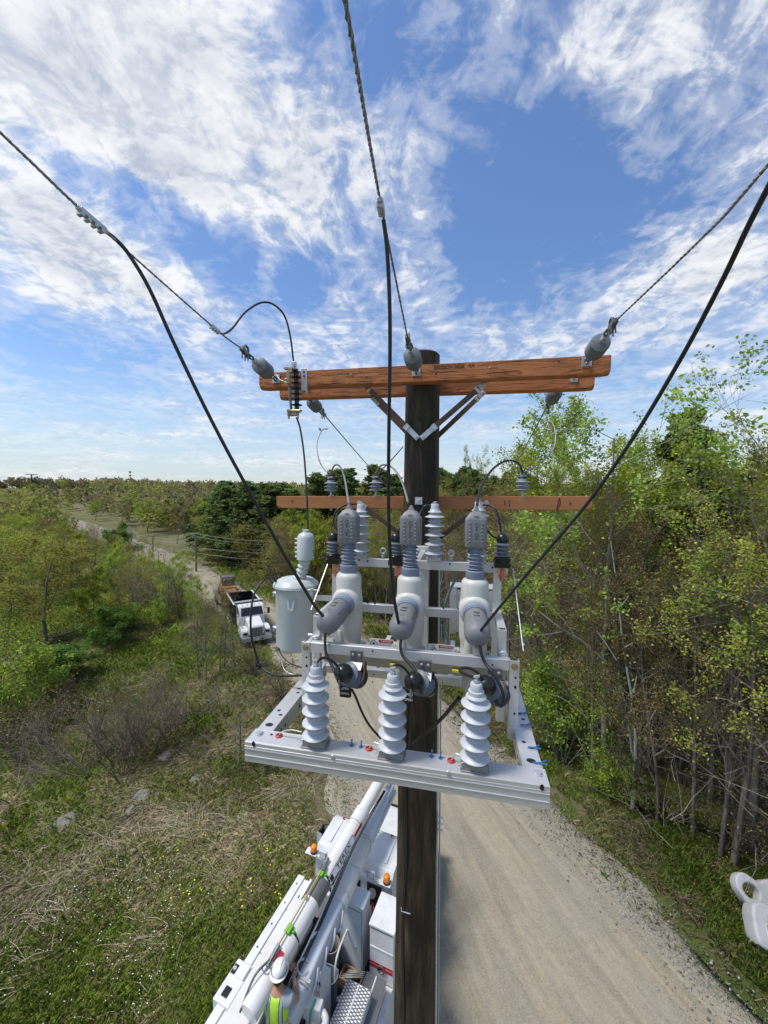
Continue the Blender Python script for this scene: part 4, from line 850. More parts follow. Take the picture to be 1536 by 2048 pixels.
def ss(a, b, x): t = np.clip((x - a) / (b - a), 0, 1); return t * t * (3 - 2 * t)
def hgt(x, y):
    sd, side = road_sd(x, y); x = np.atleast_1d(np.asarray(x, float)); y = np.atleast_1d(np.asarray(y, float)); r = np.hypot(x, y)
    o = ss(.3, 3, sd); h = -.05 - o * (.10 + .25 * vnoise(x, y, 5, 3) + .10 * vnoise(x, y, 1.3, 4))
    lf = (side < 0); h = h - np.where(lf, ss(4, 26, sd) * 2.3, 0); h = h + np.where(~lf, ss(4, 30, sd) * 1.2, 0)
    h = h + ss(.5, 8, sd) * (fnoise(x, y, 17, 7) - .5) * .8
    far = ss(150, 430, r); h = h + far * (5.5 + 5 * fnoise(x, y, 160, 11)) * ss(0, 40, sd)
    return np.where(sd < .3, -.05, h)
def h1(x, y): return float(hgt(x, y)[0])
def hit(px, py):
    d = ray(px, py); t = 3.0; p = CAM.copy()
    for _ in range(4000):
        p = CAM + d * t
        if p[2] < h1(p[0], p[1]): break
        t *= 1.012
    lo, hi = t / 1.012, t
    for _ in range(9):
        mid = (lo + hi) / 2; p = CAM + d * mid
        if p[2] < h1(p[0], p[1]): hi = mid
        else: lo = mid
    return p
def npmesh(name, v, faces, k, material, parent=None, col=None, mi=None, smooth=False):
    me = D.meshes.new(name); nf = len(faces); me.vertices.add(len(v)); me.vertices.foreach_set('co', np.asarray(v, np.float32).ravel())
    me.loops.add(nf * k); me.loops.foreach_set('vertex_index', np.asarray(faces, np.int32).ravel()); me.polygons.add(nf)
    me.polygons.foreach_set('loop_start', np.arange(0, nf * k, k, dtype=np.int32)); me.polygons.foreach_set('loop_total', np.full(nf, k, np.int32))
    if smooth: me.polygons.foreach_set('use_smooth', np.ones(nf, bool))
    for m_ in (material if isinstance(material, list) else [material]): me.materials.append(m_)
    if col is not None:
        a = me.color_attributes.new('Col', 'FLOAT_COLOR', 'POINT'); c = np.ones((len(v), 4), np.float32); c[:, :3] = col; a.data.foreach_set('color', c.ravel())
    me.update(calc_edges=True); me.validate(); o = D.objects.new(name, me); link(o, parent); return o
n = 330; s_ = np.linspace(-1, 1, n); gx = 55 * s_ + 1500 * s_ ** 7 - 4; gy = 55 * s_ + 1500 * s_ ** 7 + 26
X, Y = np.meshgrid(gx, gy); Z = hgt(X.ravel(), Y.ravel()).reshape(X.shape)
vv = np.stack([X.ravel(), Y.ravel(), Z.ravel()], 1); ii = np.arange(n * n).reshape(n, n); ff = np.stack([ii[:-1, :-1], ii[:-1, 1:], ii[1:, 1:], ii[1:, :-1]], -1).reshape(-1, 4)
def f_ground(t, p):
    o = t.tc(); a = t.noise(o, .16, 6, .65, .4); b = t.noise(o, 1.3, 6, .7, .5); c = t.noise(o, 14, 5, .75)
    g = t.mix(b, (.085, .12, .03), (.15, .18, .055)); s = t.mix(b, (.33, .27, .17), (.18, .145, .09))
    k = t.mr(t.m('ADD', t.m('MULTIPLY', a, .6), t.m('MULTIPLY', b, .5)), .46, .64, smooth=True); cc = t.mix(k, g, s); cc = t.mix(t.mr(c, .35, .75, 0, .75), cc, (.06, .058, .03))
    t.put(p.inputs['Base Color'], cc); p.inputs['Roughness'].default_value = .95; p.inputs['Specular IOR Level'].default_value = .1; bump(t, p, t.m('ADD', b, c), .9, .10)
go = npmesh('ground', vv, ff, 4, mat('meadow_soil', f_ground), smooth=True); props(go, 'rough grassy ground beside and beyond the road', None, None, 'structure')
def f_road(t, p):
    uv = t.new('ShaderNodeUVMap').outputs[0]; sp = t.new('ShaderNodeSeparateXYZ'); t.put(sp.inputs[0], uv); u = sp.outputs[0]
    o = t.tc(); st = t.noise(t.mapping(uv, (16, .35, 1)), 1.0, 6, .6, .2); st2 = t.noise(t.mapping(uv, (55, .30, 1)), 1.0, 4, .6); w = t.noise(o, .5, 5, .6, .3)
    fine = t.noise(o, 26, 4, .8); peb = t.new('ShaderNodeTexVoronoi'); t.put(peb.inputs['Vector'], o); peb.inputs['Scale'].default_value = 17
    c = t.mix(t.mr(st, .35, .65), (.215, .19, .14), (.33, .295, .225)); c = t.mix(t.mr(st2, .5, .72, 0, .65), c, (.44, .36, .225)); c = t.mix(t.mr(st2, .30, .42, .5, 0), c, (.18, .155, .11))
    c = t.mix(t.mr(w, .48, .66, 0, .55), c, (.27, .25, .20))
    mid = t.m('ABSOLUTE', t.m('SUBTRACT', u, .45)); edge = t.mr(t.m('ADD', mid, t.m('MULTIPLY', t.m('SUBTRACT', w, .5), .35)), .43, .52, smooth=True)
    tr = t.mr(t.m('ABSOLUTE', t.m('SUBTRACT', mid, .17)), .0, .09, .45, 0, True); c = t.mix(tr, c, (.36, .32, .235))
    gv = t.mix(t.mr(peb.outputs['Distance'], .1, .6), (.35, .335, .29), (.17, .155, .125)); gv = t.mix(t.mr(t.noise(o, 3, 5, .7), .5, .7, 0, .6), gv, (.15, .135, .10))
    c = t.mix(t.m('MULTIPLY', edge, .85), c, gv); c = t.mix(t.mr(t.noise(o, 5, 6, .75), .48, .66, 0, .5), c, (.20, .175, .13)); c = t.mix(t.mr(fine, .46, .64, .0, .45), c, (.46, .43, .36)); c = t.mix(t.mr(fine, .38, .30, .0, .35), c, (.10, .085, .06))
    t.put(p.inputs['Base Color'], c); p.inputs['Roughness'].default_value = .95; p.inputs['Specular IOR Level'].default_value = .12
    bump(t, p, t.m('ADD', t.m('ADD', t.m('MULTIPLY', fine, .5), t.m('MULTIPLY', peb.outputs['Distance'], t.m('MULTIPLY', edge, .9))), t.m('MULTIPLY', st, .9)), .8, .04)
nc = 33; vs = []; uvs = []; Ls = np.concatenate([[0], np.cumsum(np.linalg.norm(np.diff(CL, axis=0), axis=1))])
for i in range(len(CL)):
    for k in range(nc):
        f = k / (nc - 1); x, y = RL[i] * (1 - f) + RR[i] * f; rut = -.018 * (math.exp(-((f - .28) / .05) ** 2) + math.exp(-((f - .62) / .05) ** 2)); e = -.045 * (max(0, abs(f - .5) - .44) / .06) ** 2
        jit = (.6 * (float(vnoise(Ls[i], k, 1.7, 21)) - .5) + .25 * (float(vnoise(Ls[i], k, .6, 22)) - .5)) if k in (0, nc - 1) else 0; d = (RR[i] - RL[i]) / np.linalg.norm(RR[i] - RL[i]); vs.append((x + d[0] * jit * 1.6, y + d[1] * jit * 1.6, .006 + rut + e)); uvs.append((f, Ls[i]))
ii = np.arange(len(vs)).reshape(-1, nc); ff = np.stack([ii[:-1, :-1], ii[:-1, 1:], ii[1:, 1:], ii[1:, :-1]], -1).reshape(-1, 4)
ro = npmesh('gravel_road', vs, ff, 4, mat('packed_gravel', f_road), smooth=True); props(ro, 'packed tan gravel road bending away to the left', None, None, 'structure')
ul = ro.data.uv_layers.new(name='UVMap'); vi = np.empty(len(ro.data.loops), np.int32); ro.data.loops.foreach_get('vertex_index', vi); ul.data.foreach_set('uv', np.array(uvs, np.float32)[vi].ravel())

# ================================================================== leaves, twigs, blades
def f_leaf(t, p):
    c = t.attr('Col'); oi = t.new('ShaderNodeObjectInfo'); hs = t.new('ShaderNodeHueSaturation'); t.put(hs.inputs['Color'], c)
    t.put(hs.inputs['Hue'], t.m('ADD', t.m('MULTIPLY', oi.outputs['Random'], .035), .485)); t.put(hs.inputs['Value'], t.mr(oi.outputs['Random'], 0, 1, .8, 1.2))
    t.put(p.inputs['Base Color'], hs.outputs[0]); p.inputs['Roughness'].default_value = .55; p.inputs['Specular IOR Level'].default_value = .2
    tr = t.new('ShaderNodeBsdfTranslucent'); t.put(tr.inputs[0], hs.outputs[0]); mx = t.new('ShaderNodeMixShader'); mx.inputs[0].default_value = .46
    t.l.new(p.outputs[0], mx.inputs[1]); t.l.new(tr.outputs[0], mx.inputs[2]); t.l.new(mx.outputs[0], t.n['Material Output'].inputs[0])
def f_bark(t, p):
    c = t.attr('Col'); n_ = t.noise(t.mapping(t.tc(), (1, 1, .2)), 14, 5, .65); t.put(p.inputs['Base Color'], t.mix(t.mr(n_, .35, .7), c, t.vm('SCALE', c, .45))); p.inputs['Roughness'].default_value = .9; p.inputs['Specular IOR Level'].default_value = .15
LEAF = mat('leaf', f_leaf); BARK = mat('bark', f_bark)
rs = np.random.RandomState(11)
def leaf_quads(P, size, cols, rs, up=.35, el=1.5):
    n = len(P); a = rs.normal(size=(n, 3)); a[:, 2] *= .6; a /= np.linalg.norm(a, axis=1)[:, None]; b = rs.normal(size=(n, 3)); b[:, 2] *= up; b -= a * (a * b).sum(1)[:, None]; b /= np.linalg.norm(b, axis=1)[:, None] + 1e-9
    s = (np.asarray(size) * rs.uniform(.6, 1.3, n))[:, None] / 2; v = np.stack([P - a * s * el, P - b * s, P + a * s * el, P + b * s], 1).reshape(-1, 3)
    return v, np.arange(4 * n).reshape(-1, 4), np.repeat(cols, 4, 0)
def tubes(segs, k=4):
    """segs: (n,8) p0 p1 r0 r1 -> prism mesh"""
    s = np.array(segs, float); p0, p1, r0, r1 = s[:, :3], s[:, 3:6], s[:, 6:7], s[:, 7:8]; d = p1 - p0; d /= np.linalg.norm(d, axis=1)[:, None] + 1e-9
    t = np.where(np.abs(d[:, 2:3]) < .9, [[0, 0, 1.]], [[1., 0, 0]]); x = np.cross(t, d); x /= np.linalg.norm(x, axis=1)[:, None]; y = np.cross(d, x); v = []
    for p, r in ((p0, r0), (p1, r1)):
        for i in range(k): a = 2 * math.pi * i / k; v.append(p + (x * math.cos(a) + y * math.sin(a)) * r)
    v = np.stack(v, 1); n = len(s); f = []
    for i in range(k): j = (i + 1) % k; f.append(np.stack([np.arange(n) * 2 * k + q for q in (i, j, k + j, k + i)], 1))
    return v.reshape(-1, 3), np.concatenate(f)
def grow(rng, H, r0, spec, lean=.05, stems=1, spread=.3):
    """spec: per level (children, length ratio, angle deg, segments, wobble, start, upward). returns segs, tips"""
    segs = []; tips = []
    def rec(p, d, L, r, lv):
        ch, lr, ang, ns, wob, st, upw = spec[lv]; pts = [p]; rr = [r]; q = p
        for i in range(ns):
            d = (d + np.array([rng.gauss(0, wob), rng.gauss(0, wob), rng.gauss(0, wob) + upw])); d /= np.linalg.norm(d); nq = q + d * (L / ns); r1 = r * (1 - .8 * (i + 1) / ns) if lv or True else r
            segs.append((*q, *nq, max(rr[-1], .004), max(r1, .003))); q = nq; pts.append(q); rr.append(r1)
        if lv == len(spec) - 1:
            for i in range(1, len(pts)): tips.append((*pts[i], *d))
            return
        for c in range(ch):
            t = st + (1 - st) * (c + rng.random()) / ch; k = min(int(t * ns), ns - 1); f = t * ns - k; b = pts[k] * (1 - f) + pts[k + 1] * f; dd = pts[k + 1] - pts[k]; dd /= np.linalg.norm(dd)
            x = np.cross(dd, [0, 0, 1] if abs(dd[2]) < .9 else [1, 0, 0]); x /= np.linalg.norm(x); y = np.cross(dd, x); a = rng.uniform(0, 6.283) if lv else c * 2.4 + rng.uniform(-.5, .5); an = R(ang * rng.uniform(.7, 1.25))
            nd = dd * math.cos(an) + (x * math.cos(a) + y * math.sin(a)) * math.sin(an); rec(b, nd, L * lr * (1.15 - .55 * t) * rng.uniform(.75, 1.2), (rr[k] * (1 - f) + rr[k + 1] * f) * .55, lv + 1)
    for s in range(stems):
        a = rng.uniform(0, 6.28); sp = spread if stems > 1 else lean; d = np.array([math.cos(a) * sp, math.sin(a) * sp, 1.]); d /= np.linalg.norm(d)
        rec(np.array([math.cos(a) * .1 * (stems > 1), math.sin(a) * .1 * (stems > 1), -.15]), d, H * rng.uniform(.85, 1.05) if stems > 1 else H, r0, 0)
    return segs, np.array(tips)
def palette(rs, n, cols, var=.22):
    c = np.array(cols)[rs.randint(len(cols), size=n)]; return c * rs.uniform(1 - var, 1 + var, (n, 1)) * rs.uniform(.93, 1.07, (n, 3))
def make_tree(seed, H, r0, spec, nleaf, lsize, spread, cols, bark=(.20, .175, .14), stems=1, k=4, sp=.3, birch=False, crown='crown'):
    rng = random.Random(seed); r_ = np.random.RandomState(seed); segs, tips = grow(rng, H, r0, spec, stems=stems, spread=sp); sg = np.array(segs); v, f = tubes(sg, k)
    bc = np.repeat(np.array([bark]) * r_.uniform(.75, 1.25, (len(sg), 1)), 2 * k, 0)
    if birch: w = r_.rand(len(sg)) < .5; bc = np.repeat(np.where((w & (sg[:, 6] > .02))[:, None], [[.55, .55, .52]], [[.14, .12, .11]]), 2 * k, 0)
    t = npmesh('trunk', v, f, 4, BARK, col=bc); cr = None
    if nleaf:
        i = r_.randint(len(tips), size=nleaf); clump = r_.uniform(.65, 1.3, len(tips)); P = tips[i, :3] + r_.normal(0, spread, (nleaf, 3)); c = palette(r_, nleaf, cols) * clump[i][:, None]
        v, f, c = leaf_quads(P, lsize, c, r_); cr = npmesh(crown, v, f, 4, LEAF, col=c)
    for o in (t, cr):
        if o: S.collection.objects.unlink(o)
    return (t, cr)
def make_pine(seed, H, nl, ls, cols, dens=1.0):
    rng = random.Random(seed); r_ = np.random.RandomState(seed); segs = [(0, 0, -.2, 0, 0, H * .5, H * .016, H * .010), (0, 0, H * .5, 0, 0, H, H * .010, .01)]; pts = []
    z = H * .22
    while z < H * .98:
        t = (z - H * .2) / (H * .8); Lb = H * (.235 * (1 - t) ** .75 + .02) * rng.uniform(.8, 1.15)
        for b in range(5):
            if rng.random() > .85 * dens: continue
            a = rng.uniform(0, 6.28); l = Lb * rng.uniform(.55, 1.25); e = np.array([math.cos(a) * l, math.sin(a) * l, l * rng.uniform(.05, .35)]); p0 = np.array([0, 0, z]); segs.append((*p0, *(p0 + e), .03, .008))
            for s in range(int(5 + l * 5)):
                q = rng.uniform(.25, 1.05); w = l * .28 * (1.1 - q); pts.append(p0 + e * q + np.array([rng.gauss(0, w), rng.gauss(0, w), rng.gauss(.06, .07 * l)]))
        z += H * .028 * rng.uniform(.8, 1.2)
    pts = np.array(pts); sg = np.array(segs); v, f = tubes(sg, 4); t = npmesh('trunk', v, f, 4, BARK, col=np.tile([[.09, .075, .06]], (len(v), 1)))
    i = r_.randint(len(pts), size=nl); cl = r_.uniform(.55, 1.35, len(pts)); P = pts[i] + r_.normal(0, 1, (nl, 3)) * [.13, .13, .07] * (H / 10); c = palette(r_, nl, cols) * cl[i][:, None]; v, f, c = leaf_quads(P, ls, c, r_, 1.0, 2.2)
    cr = npmesh('crown', v, f, 4, LEAF, col=c)
    for o in (t, cr): S.collection.objects.unlink(o)
    return (t, cr)

GRN = [(.34, .40, .035), (.44, .50, .055), (.25, .32, .03), (.37, .40, .06)]; OLV = [(.35, .30, .09), (.27, .235, .07), (.42, .34, .11), (.33, .35, .06)]
RUST = [(.28, .155, .065), (.20, .125, .06), (.19, .15, .07), (.33, .18, .07)]; PIN = [(.13, .19, .05), (.17, .24, .065), (.21, .28, .08), (.10, .15, .045)]; DGR = [(.12, .22, .03), (.17, .27, .04), (.09, .16, .025)]
spec_d = [(12, .42, 48, 8, .05, .28, .02), (6, .55, 42, 4, .12, .2, .05), (5, .5, 40, 3, .15, .2, .04), (0, 0, 0, 2, .15, 0, .02)]
spec_b = [(13, .40, 40, 9, .04, .2, .03), (7, .55, 38, 5, .12, .15, .06), (5, .55, 38, 3, .16, .15, .04), (0, 0, 0, 3, .16, 0, .03)]
spec_s = [(6, .5, 34, 5, .10, .15, .05), (5, .55, 38, 4, .15, .15, .04), (0, 0, 0, 3, .2, 0, .03)]
spec_r = [(11, .55, 52, 5, .08, .12, .0), (6, .55, 45, 3, .15, .1, .03), (4, .5, 40, 2, .15, .1, .03), (0, 0, 0, 2, .15, 0, 0)]
KIND = {
 'green': [make_tree(1, 10, .13, spec_d, 26000, .070, .15, GRN), make_tree(2, 10, .12, spec_d, 22000, .070, .14, GRN)],
 'sparse': [make_tree(3, 10, .12, spec_d, 12000, .072, .10, [(.30, .38, .06), (.24, .30, .05), (.38, .44, .09)], (.34, .32, .28))],
 'olive': [make_tree(4, 10, .11, spec_b, 10500, .058, .15, OLV), make_tree(5, 10, .10, spec_b, 9500, .058, .14, OLV + RUST), make_tree(6, 10, .12, spec_d, 12000, .062, .15, OLV + GRN[:2])],
 'rust': [make_tree(7, 10, .10, spec_b, 8500, .052, .14, RUST)],
 'bare': [make_tree(8, 10, .15, spec_b, 900, .06, .12, OLV, (.30, .265, .215)), make_tree(9, 10, .14, spec_b, 700, .06, .12, RUST, (.27, .24, .20))],
 'birch': [make_tree(10, 10, .10, spec_b, 500, .07, .12, GRN, birch=True)],
 'round': [make_tree(12, 8, .14, spec_r, 17000, .11, .17, GRN), make_tree(13, 8, .14, spec_r, 12000, .11, .18, OLV + GRN)],
 'dense': [make_tree(14, 5, .08, spec_r, 15000, .10, .18, DGR, crown='foliage')],
 'bush': [make_tree(15, 4, .05, spec_s, 9000, .085, .18, GRN + DGR, stems=7, sp=.5, crown='foliage'), make_tree(16, 4, .05, spec_s, 6000, .075, .16, GRN + OLV, stems=7, sp=.55, crown='foliage')],
 'shrub': [make_tree(17, 3, .032, spec_s, 500, .045, .10, OLV, (.25, .195, .145), stems=9, k=3, sp=.35, crown='foliage'), make_tree(18, 3, .030, spec_s, 260, .045, .1, RUST, (.20, .16, .125), stems=8, k=3, sp=.5, crown='foliage'), make_tree(19, 3, .032, spec_s, 0, 0, 0, None, (.28, .245, .19), stems=7, k=3, sp=.8)],
 'pine': [make_pine(20, 14, 22000, .20, PIN), make_pine(21, 14, 20000, .20, PIN, .85), make_pine(22, 13, 18000, .22, PIN + [(.055, .085, .035)], .7)],
}
def _ztop(m):
    a = np.empty(len(m.vertices) * 3, np.float32); m.vertices.foreach_get('co', a); return float(np.percentile(a.reshape(-1, 3)[:, 2], 99.8))
HT = {k: max(_ztop(q.data) for v_ in KIND[k] for q in v_ if q) for k in KIND}
NAME = {'green': 'leafy_tree', 'sparse': 'leafy_tree', 'olive': 'budding_tree', 'rust': 'budding_tree', 'bare': 'bare_tree', 'birch': 'birch_tree', 'round': 'leafy_tree', 'dense': 'leafy_shrub', 'bush': 'bush', 'shrub': 'bare_shrub', 'pine': 'pine_tree'}
rt = random.Random(77)
def plant(kind, x, y, H, label, group=None, wide=1.0, var=None, z=None, rot=None):
    t, c = KIND[kind][rt.randrange(len(KIND[kind])) if var is None else var]; s = H / HT[kind]; o = D.objects.new(NAME[kind], None); link(o); o.empty_display_size = .2
    o.location = (x, y, h1(x, y) if z is None else z); o.rotation_euler = (0, 0, rt.uniform(0, 6.28) if rot is None else rot); o.scale = (s * wide, s * wide, s)
    props(o, label, 'shrub' if kind in ('dense', 'bush', 'shrub') else 'tree', group)
    for q in (t, c):
        if q: d = D.objects.new(q.name.split('.')[0], q.data); link(d, o)
    return o
def plant_px(kind, px, pb, pt, label, group=None, wide=1.0, **kw):
    p = hit(px, pb); return plant(kind, p[0], p[1], max(.5, atY(px, pt, p[1])[2] - p[2]), label, group, wide, z=p[2] , **kw)
# ================================================================== single trees and shrubs one can tell apart
PP = plant_px
# right side of the road
PP('sparse', 1205, 1560, 715, 'tall pale green tree with sparse young leaves, right of the crossarms', wide=.95, var=0)
PP('green', 1120, 1440, 800, 'bright green young tree standing just right of the recloser', wide=.9, var=0)
PP('green', 1310, 1530, 850, 'fuller green tree in the middle of the right-hand wood edge', wide=1.0, var=1)
PP('pine', 1345, 1480, 765, 'dark pine rising between the green trees at right', wide=.8, var=2)
PP('birch', 1262, 1625, 930, 'birch with mottled white bark among the trees at right', wide=.8)
PP('bare', 1500, 1700, 635, 'tallest bare budding tree at the right edge of the picture', wide=.7, var=0)
PP('bare', 1420, 1660, 870, 'slim grey bare tree near the right edge, left of the tallest one', wide=.65, var=1)
PP('green', 1500, 1560, 850, 'green leafed tree behind the tallest bare tree at right', wide=1.0)
PP('olive', 1400, 1560, 960, 'reddish budding tree between the green trees at the far right', wide=1.1, var=1)
PP('bush', 1125, 1530, 1290, 'yellow-green bush at the road edge, right of the frame corner', wide=.8, var=0)
PP('bush', 1250, 1600, 1490, 'small dark green bush under the birch', wide=1.1, var=0)
PP('bush', 1390, 1650, 1560, 'small bright bush at the foot of the grey bare tree', wide=1.2, var=1)
PP('shrub', 1330, 1640, 1480, 'bare twiggy shrub at the road edge between two green bushes', wide=1.3)
PP('shrub', 1450, 1700, 1560, 'bare twiggy shrub above the pale concrete casting', wide=1.4)
# left side
PP('round', 95, 1300, 1075, 'broad yellow-green tree standing lowest in the valley at the left edge', wide=1.25, var=1)
PP('round', 190, 1262, 1130, 'rounded bright green tree in the valley next to the dark shrub', wide=.95, var=0)
PP('round', 20, 1240, 1050, 'pale leafed tree cut by the left edge of the picture', wide=1.1, var=1)
PP('dense', 210, 1300, 1212, 'low dark green shrub in the middle of the meadow', wide=1.5)
PP('dense', 110, 1375, 1290, 'wide low green shrub at the left below the valley trees', wide=1.9)
PP('bush', 10, 1450, 1255, 'bright yellow-green bush cut by the left edge', wide=1.0, var=0)
PP('dense', 245, 1130, 1045, 'round pale bush beside the distant bend of the road', wide=1.2)
PP('bare', 258, 1205, 1105, 'small bare tree standing alone in the meadow below the orange sign', wide=1.1, var=0)
PP('bare', 412, 1365, 1170, 'bare tree left of the dump truck, the nearer of two', wide=1.0, var=1)
PP('bare', 398, 1362, 1182, 'bare tree left of the dump truck, leftmost and shortest of three', wide=1.0, var=1)
PP('bare', 468, 1345, 1205, 'low bare sapling just in front of the dump truck', wide=1.1, var=0)
PP('bare', 448, 1340, 1170, 'bare grey sapling between the dump truck and its neighbours to the left', wide=1.0, var=1)
PP('olive', 440, 1350, 1140, 'thin budding tree in front of the dump truck trailer', wide=.7, var=0)
PP('green', 395, 1310, 1150, 'slender light green sapling left of the dump truck', wide=.6, var=1)
PP('bare', 478, 1535, 1370, 'small bare tree with pale branches left of the frame corner', wide=1.5, var=0)
PP('shrub', 620, 1690, 1545, 'single thin sapling stem in the grass left of the boom', wide=.25, var=2)
SH = 'bare shrubs in the thicket on the left'
for (x, b, t_, w) in ((60, 1530, 1400, 1.3), (20, 1500, 1370, 1.3), (110, 1500, 1380, 1.1), (150, 1540, 1370, 1.1), (195, 1540, 1350, 1.1), (230, 1520, 1340, 1.2), (265, 1500, 1330, 1.1), (300, 1505, 1350, 1.0), (330, 1470, 1340, 1.2), (180, 1470, 1340, 1.2), (90, 1450, 1350, 1.4), (245, 1560, 1400, .9), (375, 1440, 1330, 1.2), (20, 1600, 1480, 1.4), (455, 1420, 1310, .9), (545, 1420, 1330, 1.0), (290, 1420, 1320, 1.0), (390, 1260, 1190, 1.2), (350, 1230, 1170, 1.2), (300, 1190, 1120, 1.2), (320, 1215, 1130, 1.1), (520, 1350, 1270, 1.1), (575, 1400, 1310, 1.1)):
    PP('shrub', x + rt.uniform(-6, 6), b, t_, 'bare brown multi-stemmed shrub in the thicket left of the frame', SH, w)
# ------------------------------------------------------------------ woods made of single trees
CAN = [(-400, 985), (380, 985), (400, 972), (440, 962), (575, 962), (605, 985), (640, 940), (760, 915), (800, 950), (880, 925), (1040, 930), (1075, 960), (1110, 900), (1150, 830), (1250, 790), (1350, 820), (1450, 815), (1560, 830), (3000, 800)]
def cap(x, y, H):
    l = RC.T @ (np.array([x, y, E]) - CAM); px = 768 + FPX * l[0] / -l[2]
    yt = np.interp(px, [c[0] for c in CAN], [c[1] for c in CAN]) if l[2] < 0 else 830
    return max(2.0, min(H, E + (979 - yt + rt.uniform(-20, 4)) / FPX * y - h1(x, y)))
def scatter(n, region, mind, kinds, Hs, label, group, wide=(.8, 1.15), tries=60):
    P = []; out = 0
    for i in range(n * tries):
        if out >= n: break
        x, y = region(); sd, side = road_sd(x, y)
        if any((x - a) ** 2 + (y - b) ** 2 < mind ** 2 for a, b in P): continue
        if sd[0] < 2.2: continue
        P.append((x, y)); out += 1; k = rt.choice(kinds); plant(k, x, y, cap(x, y, rt.uniform(*Hs) * (1 if k != 'pine' else 1.12)), label[k] if isinstance(label, dict) else label, group, rt.uniform(*wide))
def reg_right(d0, d1, y0, y1):
    def f():
        i = rt.randrange(len(RR)); 
        while not (y0 < RR[i][1] < y1): i = rt.randrange(len(RR))
        d = RR[i] - RL[i]; d = d / np.linalg.norm(d); q = RR[i] + d * rt.uniform(d0, d1); return q[0] + rt.uniform(-1.5, 1.5), q[1] + rt.uniform(-1.5, 1.5)
    return f
LB = {'olive': 'budding olive-brown tree in the wood right of the road', 'rust': 'rust-brown budding tree in the wood right of the road', 'bare': 'leafless grey tree in the wood right of the road', 'green': 'green leafed tree in the wood right of the road', 'pine': 'dark pine in the wood right of the road', 'birch': 'white-barked birch deeper in the wood right of the road', 'shrub': 'bare shrub under the trees right of the road', 'bush': 'leafy bush under the trees right of the road'}
GW = 'trees of the wood right of the road'
scatter(40, reg_right(3.2, 10, 8, 30), 1.25, ['olive', 'rust', 'bare', 'olive', 'rust', 'olive'], (9.0, 12.5), LB, GW, (.6, .9))
scatter(40, reg_right(8, 26, 5, 32), 1.9, ['olive', 'green', 'rust', 'olive', 'pine', 'olive'], (11, 15), LB, GW, (.75, 1.0))
scatter(16, reg_right(2.2, 6, 8, 34), 1.3, ['shrub', 'bush', 'shrub'], (1.6, 3.2), LB, 'undergrowth shrubs right of the road', (.9, 1.4))
LB4 = {'pine': 'tall dark pine in the grove beyond the crossarms', 'olive': 'budding brown tree among the pines beyond the crossarms', 'green': 'green tree among the pines beyond the crossarms'}
scatter(36, reg_right(2.4, 7, 8.5, 30), .9, ['bare'], (7.5, 11.0), {'bare': 'slender pale bare tree in the front row of the right-hand wood'}, 'slender bare trees in the front row of the wood', (.45, .65))
# edge of the wood beyond the recloser, and the pines above it
LB2 = {'olive': 'budding brown tree at the wood edge beyond the recloser', 'rust': 'rust-brown tree at the wood edge beyond the recloser', 'bare': 'leafless tree at the wood edge beyond the recloser', 'green': 'green tree at the wood edge beyond the recloser', 'pine': 'tall dark pine in the grove beyond the crossarms'}
scatter(34, reg_right(2.5, 9, 31, 62), 1.7, ['olive', 'rust', 'bare', 'olive', 'green'], (7, 9.4), LB2, 'trees at the wood edge beyond the recloser', (.8, 1.1))
def rpx(x0, x1, Y0, Y1):
    def f():
        Y_ = rt.uniform(Y0, Y1); return ((rt.uniform(x0, x1) - 768) / FPX * Y_, Y_)
    return f
scatter(26, rpx(425, 610, 50, 70), 2.4, ['pine'], (13, 14), LB4, 'pines of the grove beyond the crossarms', (1.25, 1.6))
LB4x = {'pine': 'tall dark pine in the grove beyond the crossarms', 'olive': 'budding brown tree among the pines beyond the crossarms', 'green': 'green tree among the pines beyond the crossarms'}
scatter(12, rpx(630, 800, 46, 58), 2.4, ['pine'], (14.5, 16), LB4, 'pines of the grove beyond the crossarms', (.95, 1.25))
scatter(13, rpx(870, 1075, 44, 58), 2.4, ['pine', 'pine', 'olive'], (14.5, 16.0), LB4, 'pines of the grove beyond the crossarms', (.95, 1.25))
scatter(16, rpx(560, 1060, 50, 64), 2.6, ['pine', 'olive', 'green', 'olive'], (10.0, 11.5), LB4, 'pines of the grove beyond the crossarms', (1., 1.3))
PP('sparse', 945, 1120, 890, 'thin pale budding tree rising above the trees behind the lower crossarm', wide=.5, var=0)
# valley and slopes at left
LB3 = {'olive': 'olive-brown budding tree on the slope at left', 'rust': 'rust-brown tree on the slope at left', 'bare': 'leafless tree on the slope at left', 'green': 'light green tree on the slope at left', 'pine': 'dark pine on the slope at left', 'round': 'rounded green tree on the slope at left'}
def left_region(d0, d1, Y0, Y1):
    def f():
        for _ in range(500):
            Y_ = rt.uniform(Y0, Y1); x = -rt.uniform(.25, 1.12) * Y_; sd, side = road_sd(x, Y_)
            if d0 < sd[0] < d1 and side[0] < 0: return x, Y_
        return x, Y_
    return f
scatter(34, left_region(9, 70, 42, 95), 3.0, ['olive', 'rust', 'green', 'round', 'olive'], (5.0, 7.0), LB3, 'trees on the slope at left', (1.1, 1.5))
def verge():
    for _ in range(500):
        i = rt.randrange(len(RL))
        if 33 < RL[i][1] < 98:
            d = RL[i] - RR[i]; d = d / np.linalg.norm(d); q = RL[i] + d * rt.uniform(1.5, 7); return q[0], q[1]
scatter(64, verge, 1.1, ['bare', 'olive', 'bare', 'olive', 'green'], (3.6, 6.2), {'bare': 'small leafless tree screening the far road', 'olive': 'small budding tree screening the far road', 'green': 'small light green tree screening the far road'}, 'small trees along the far road', (.9, 1.3))
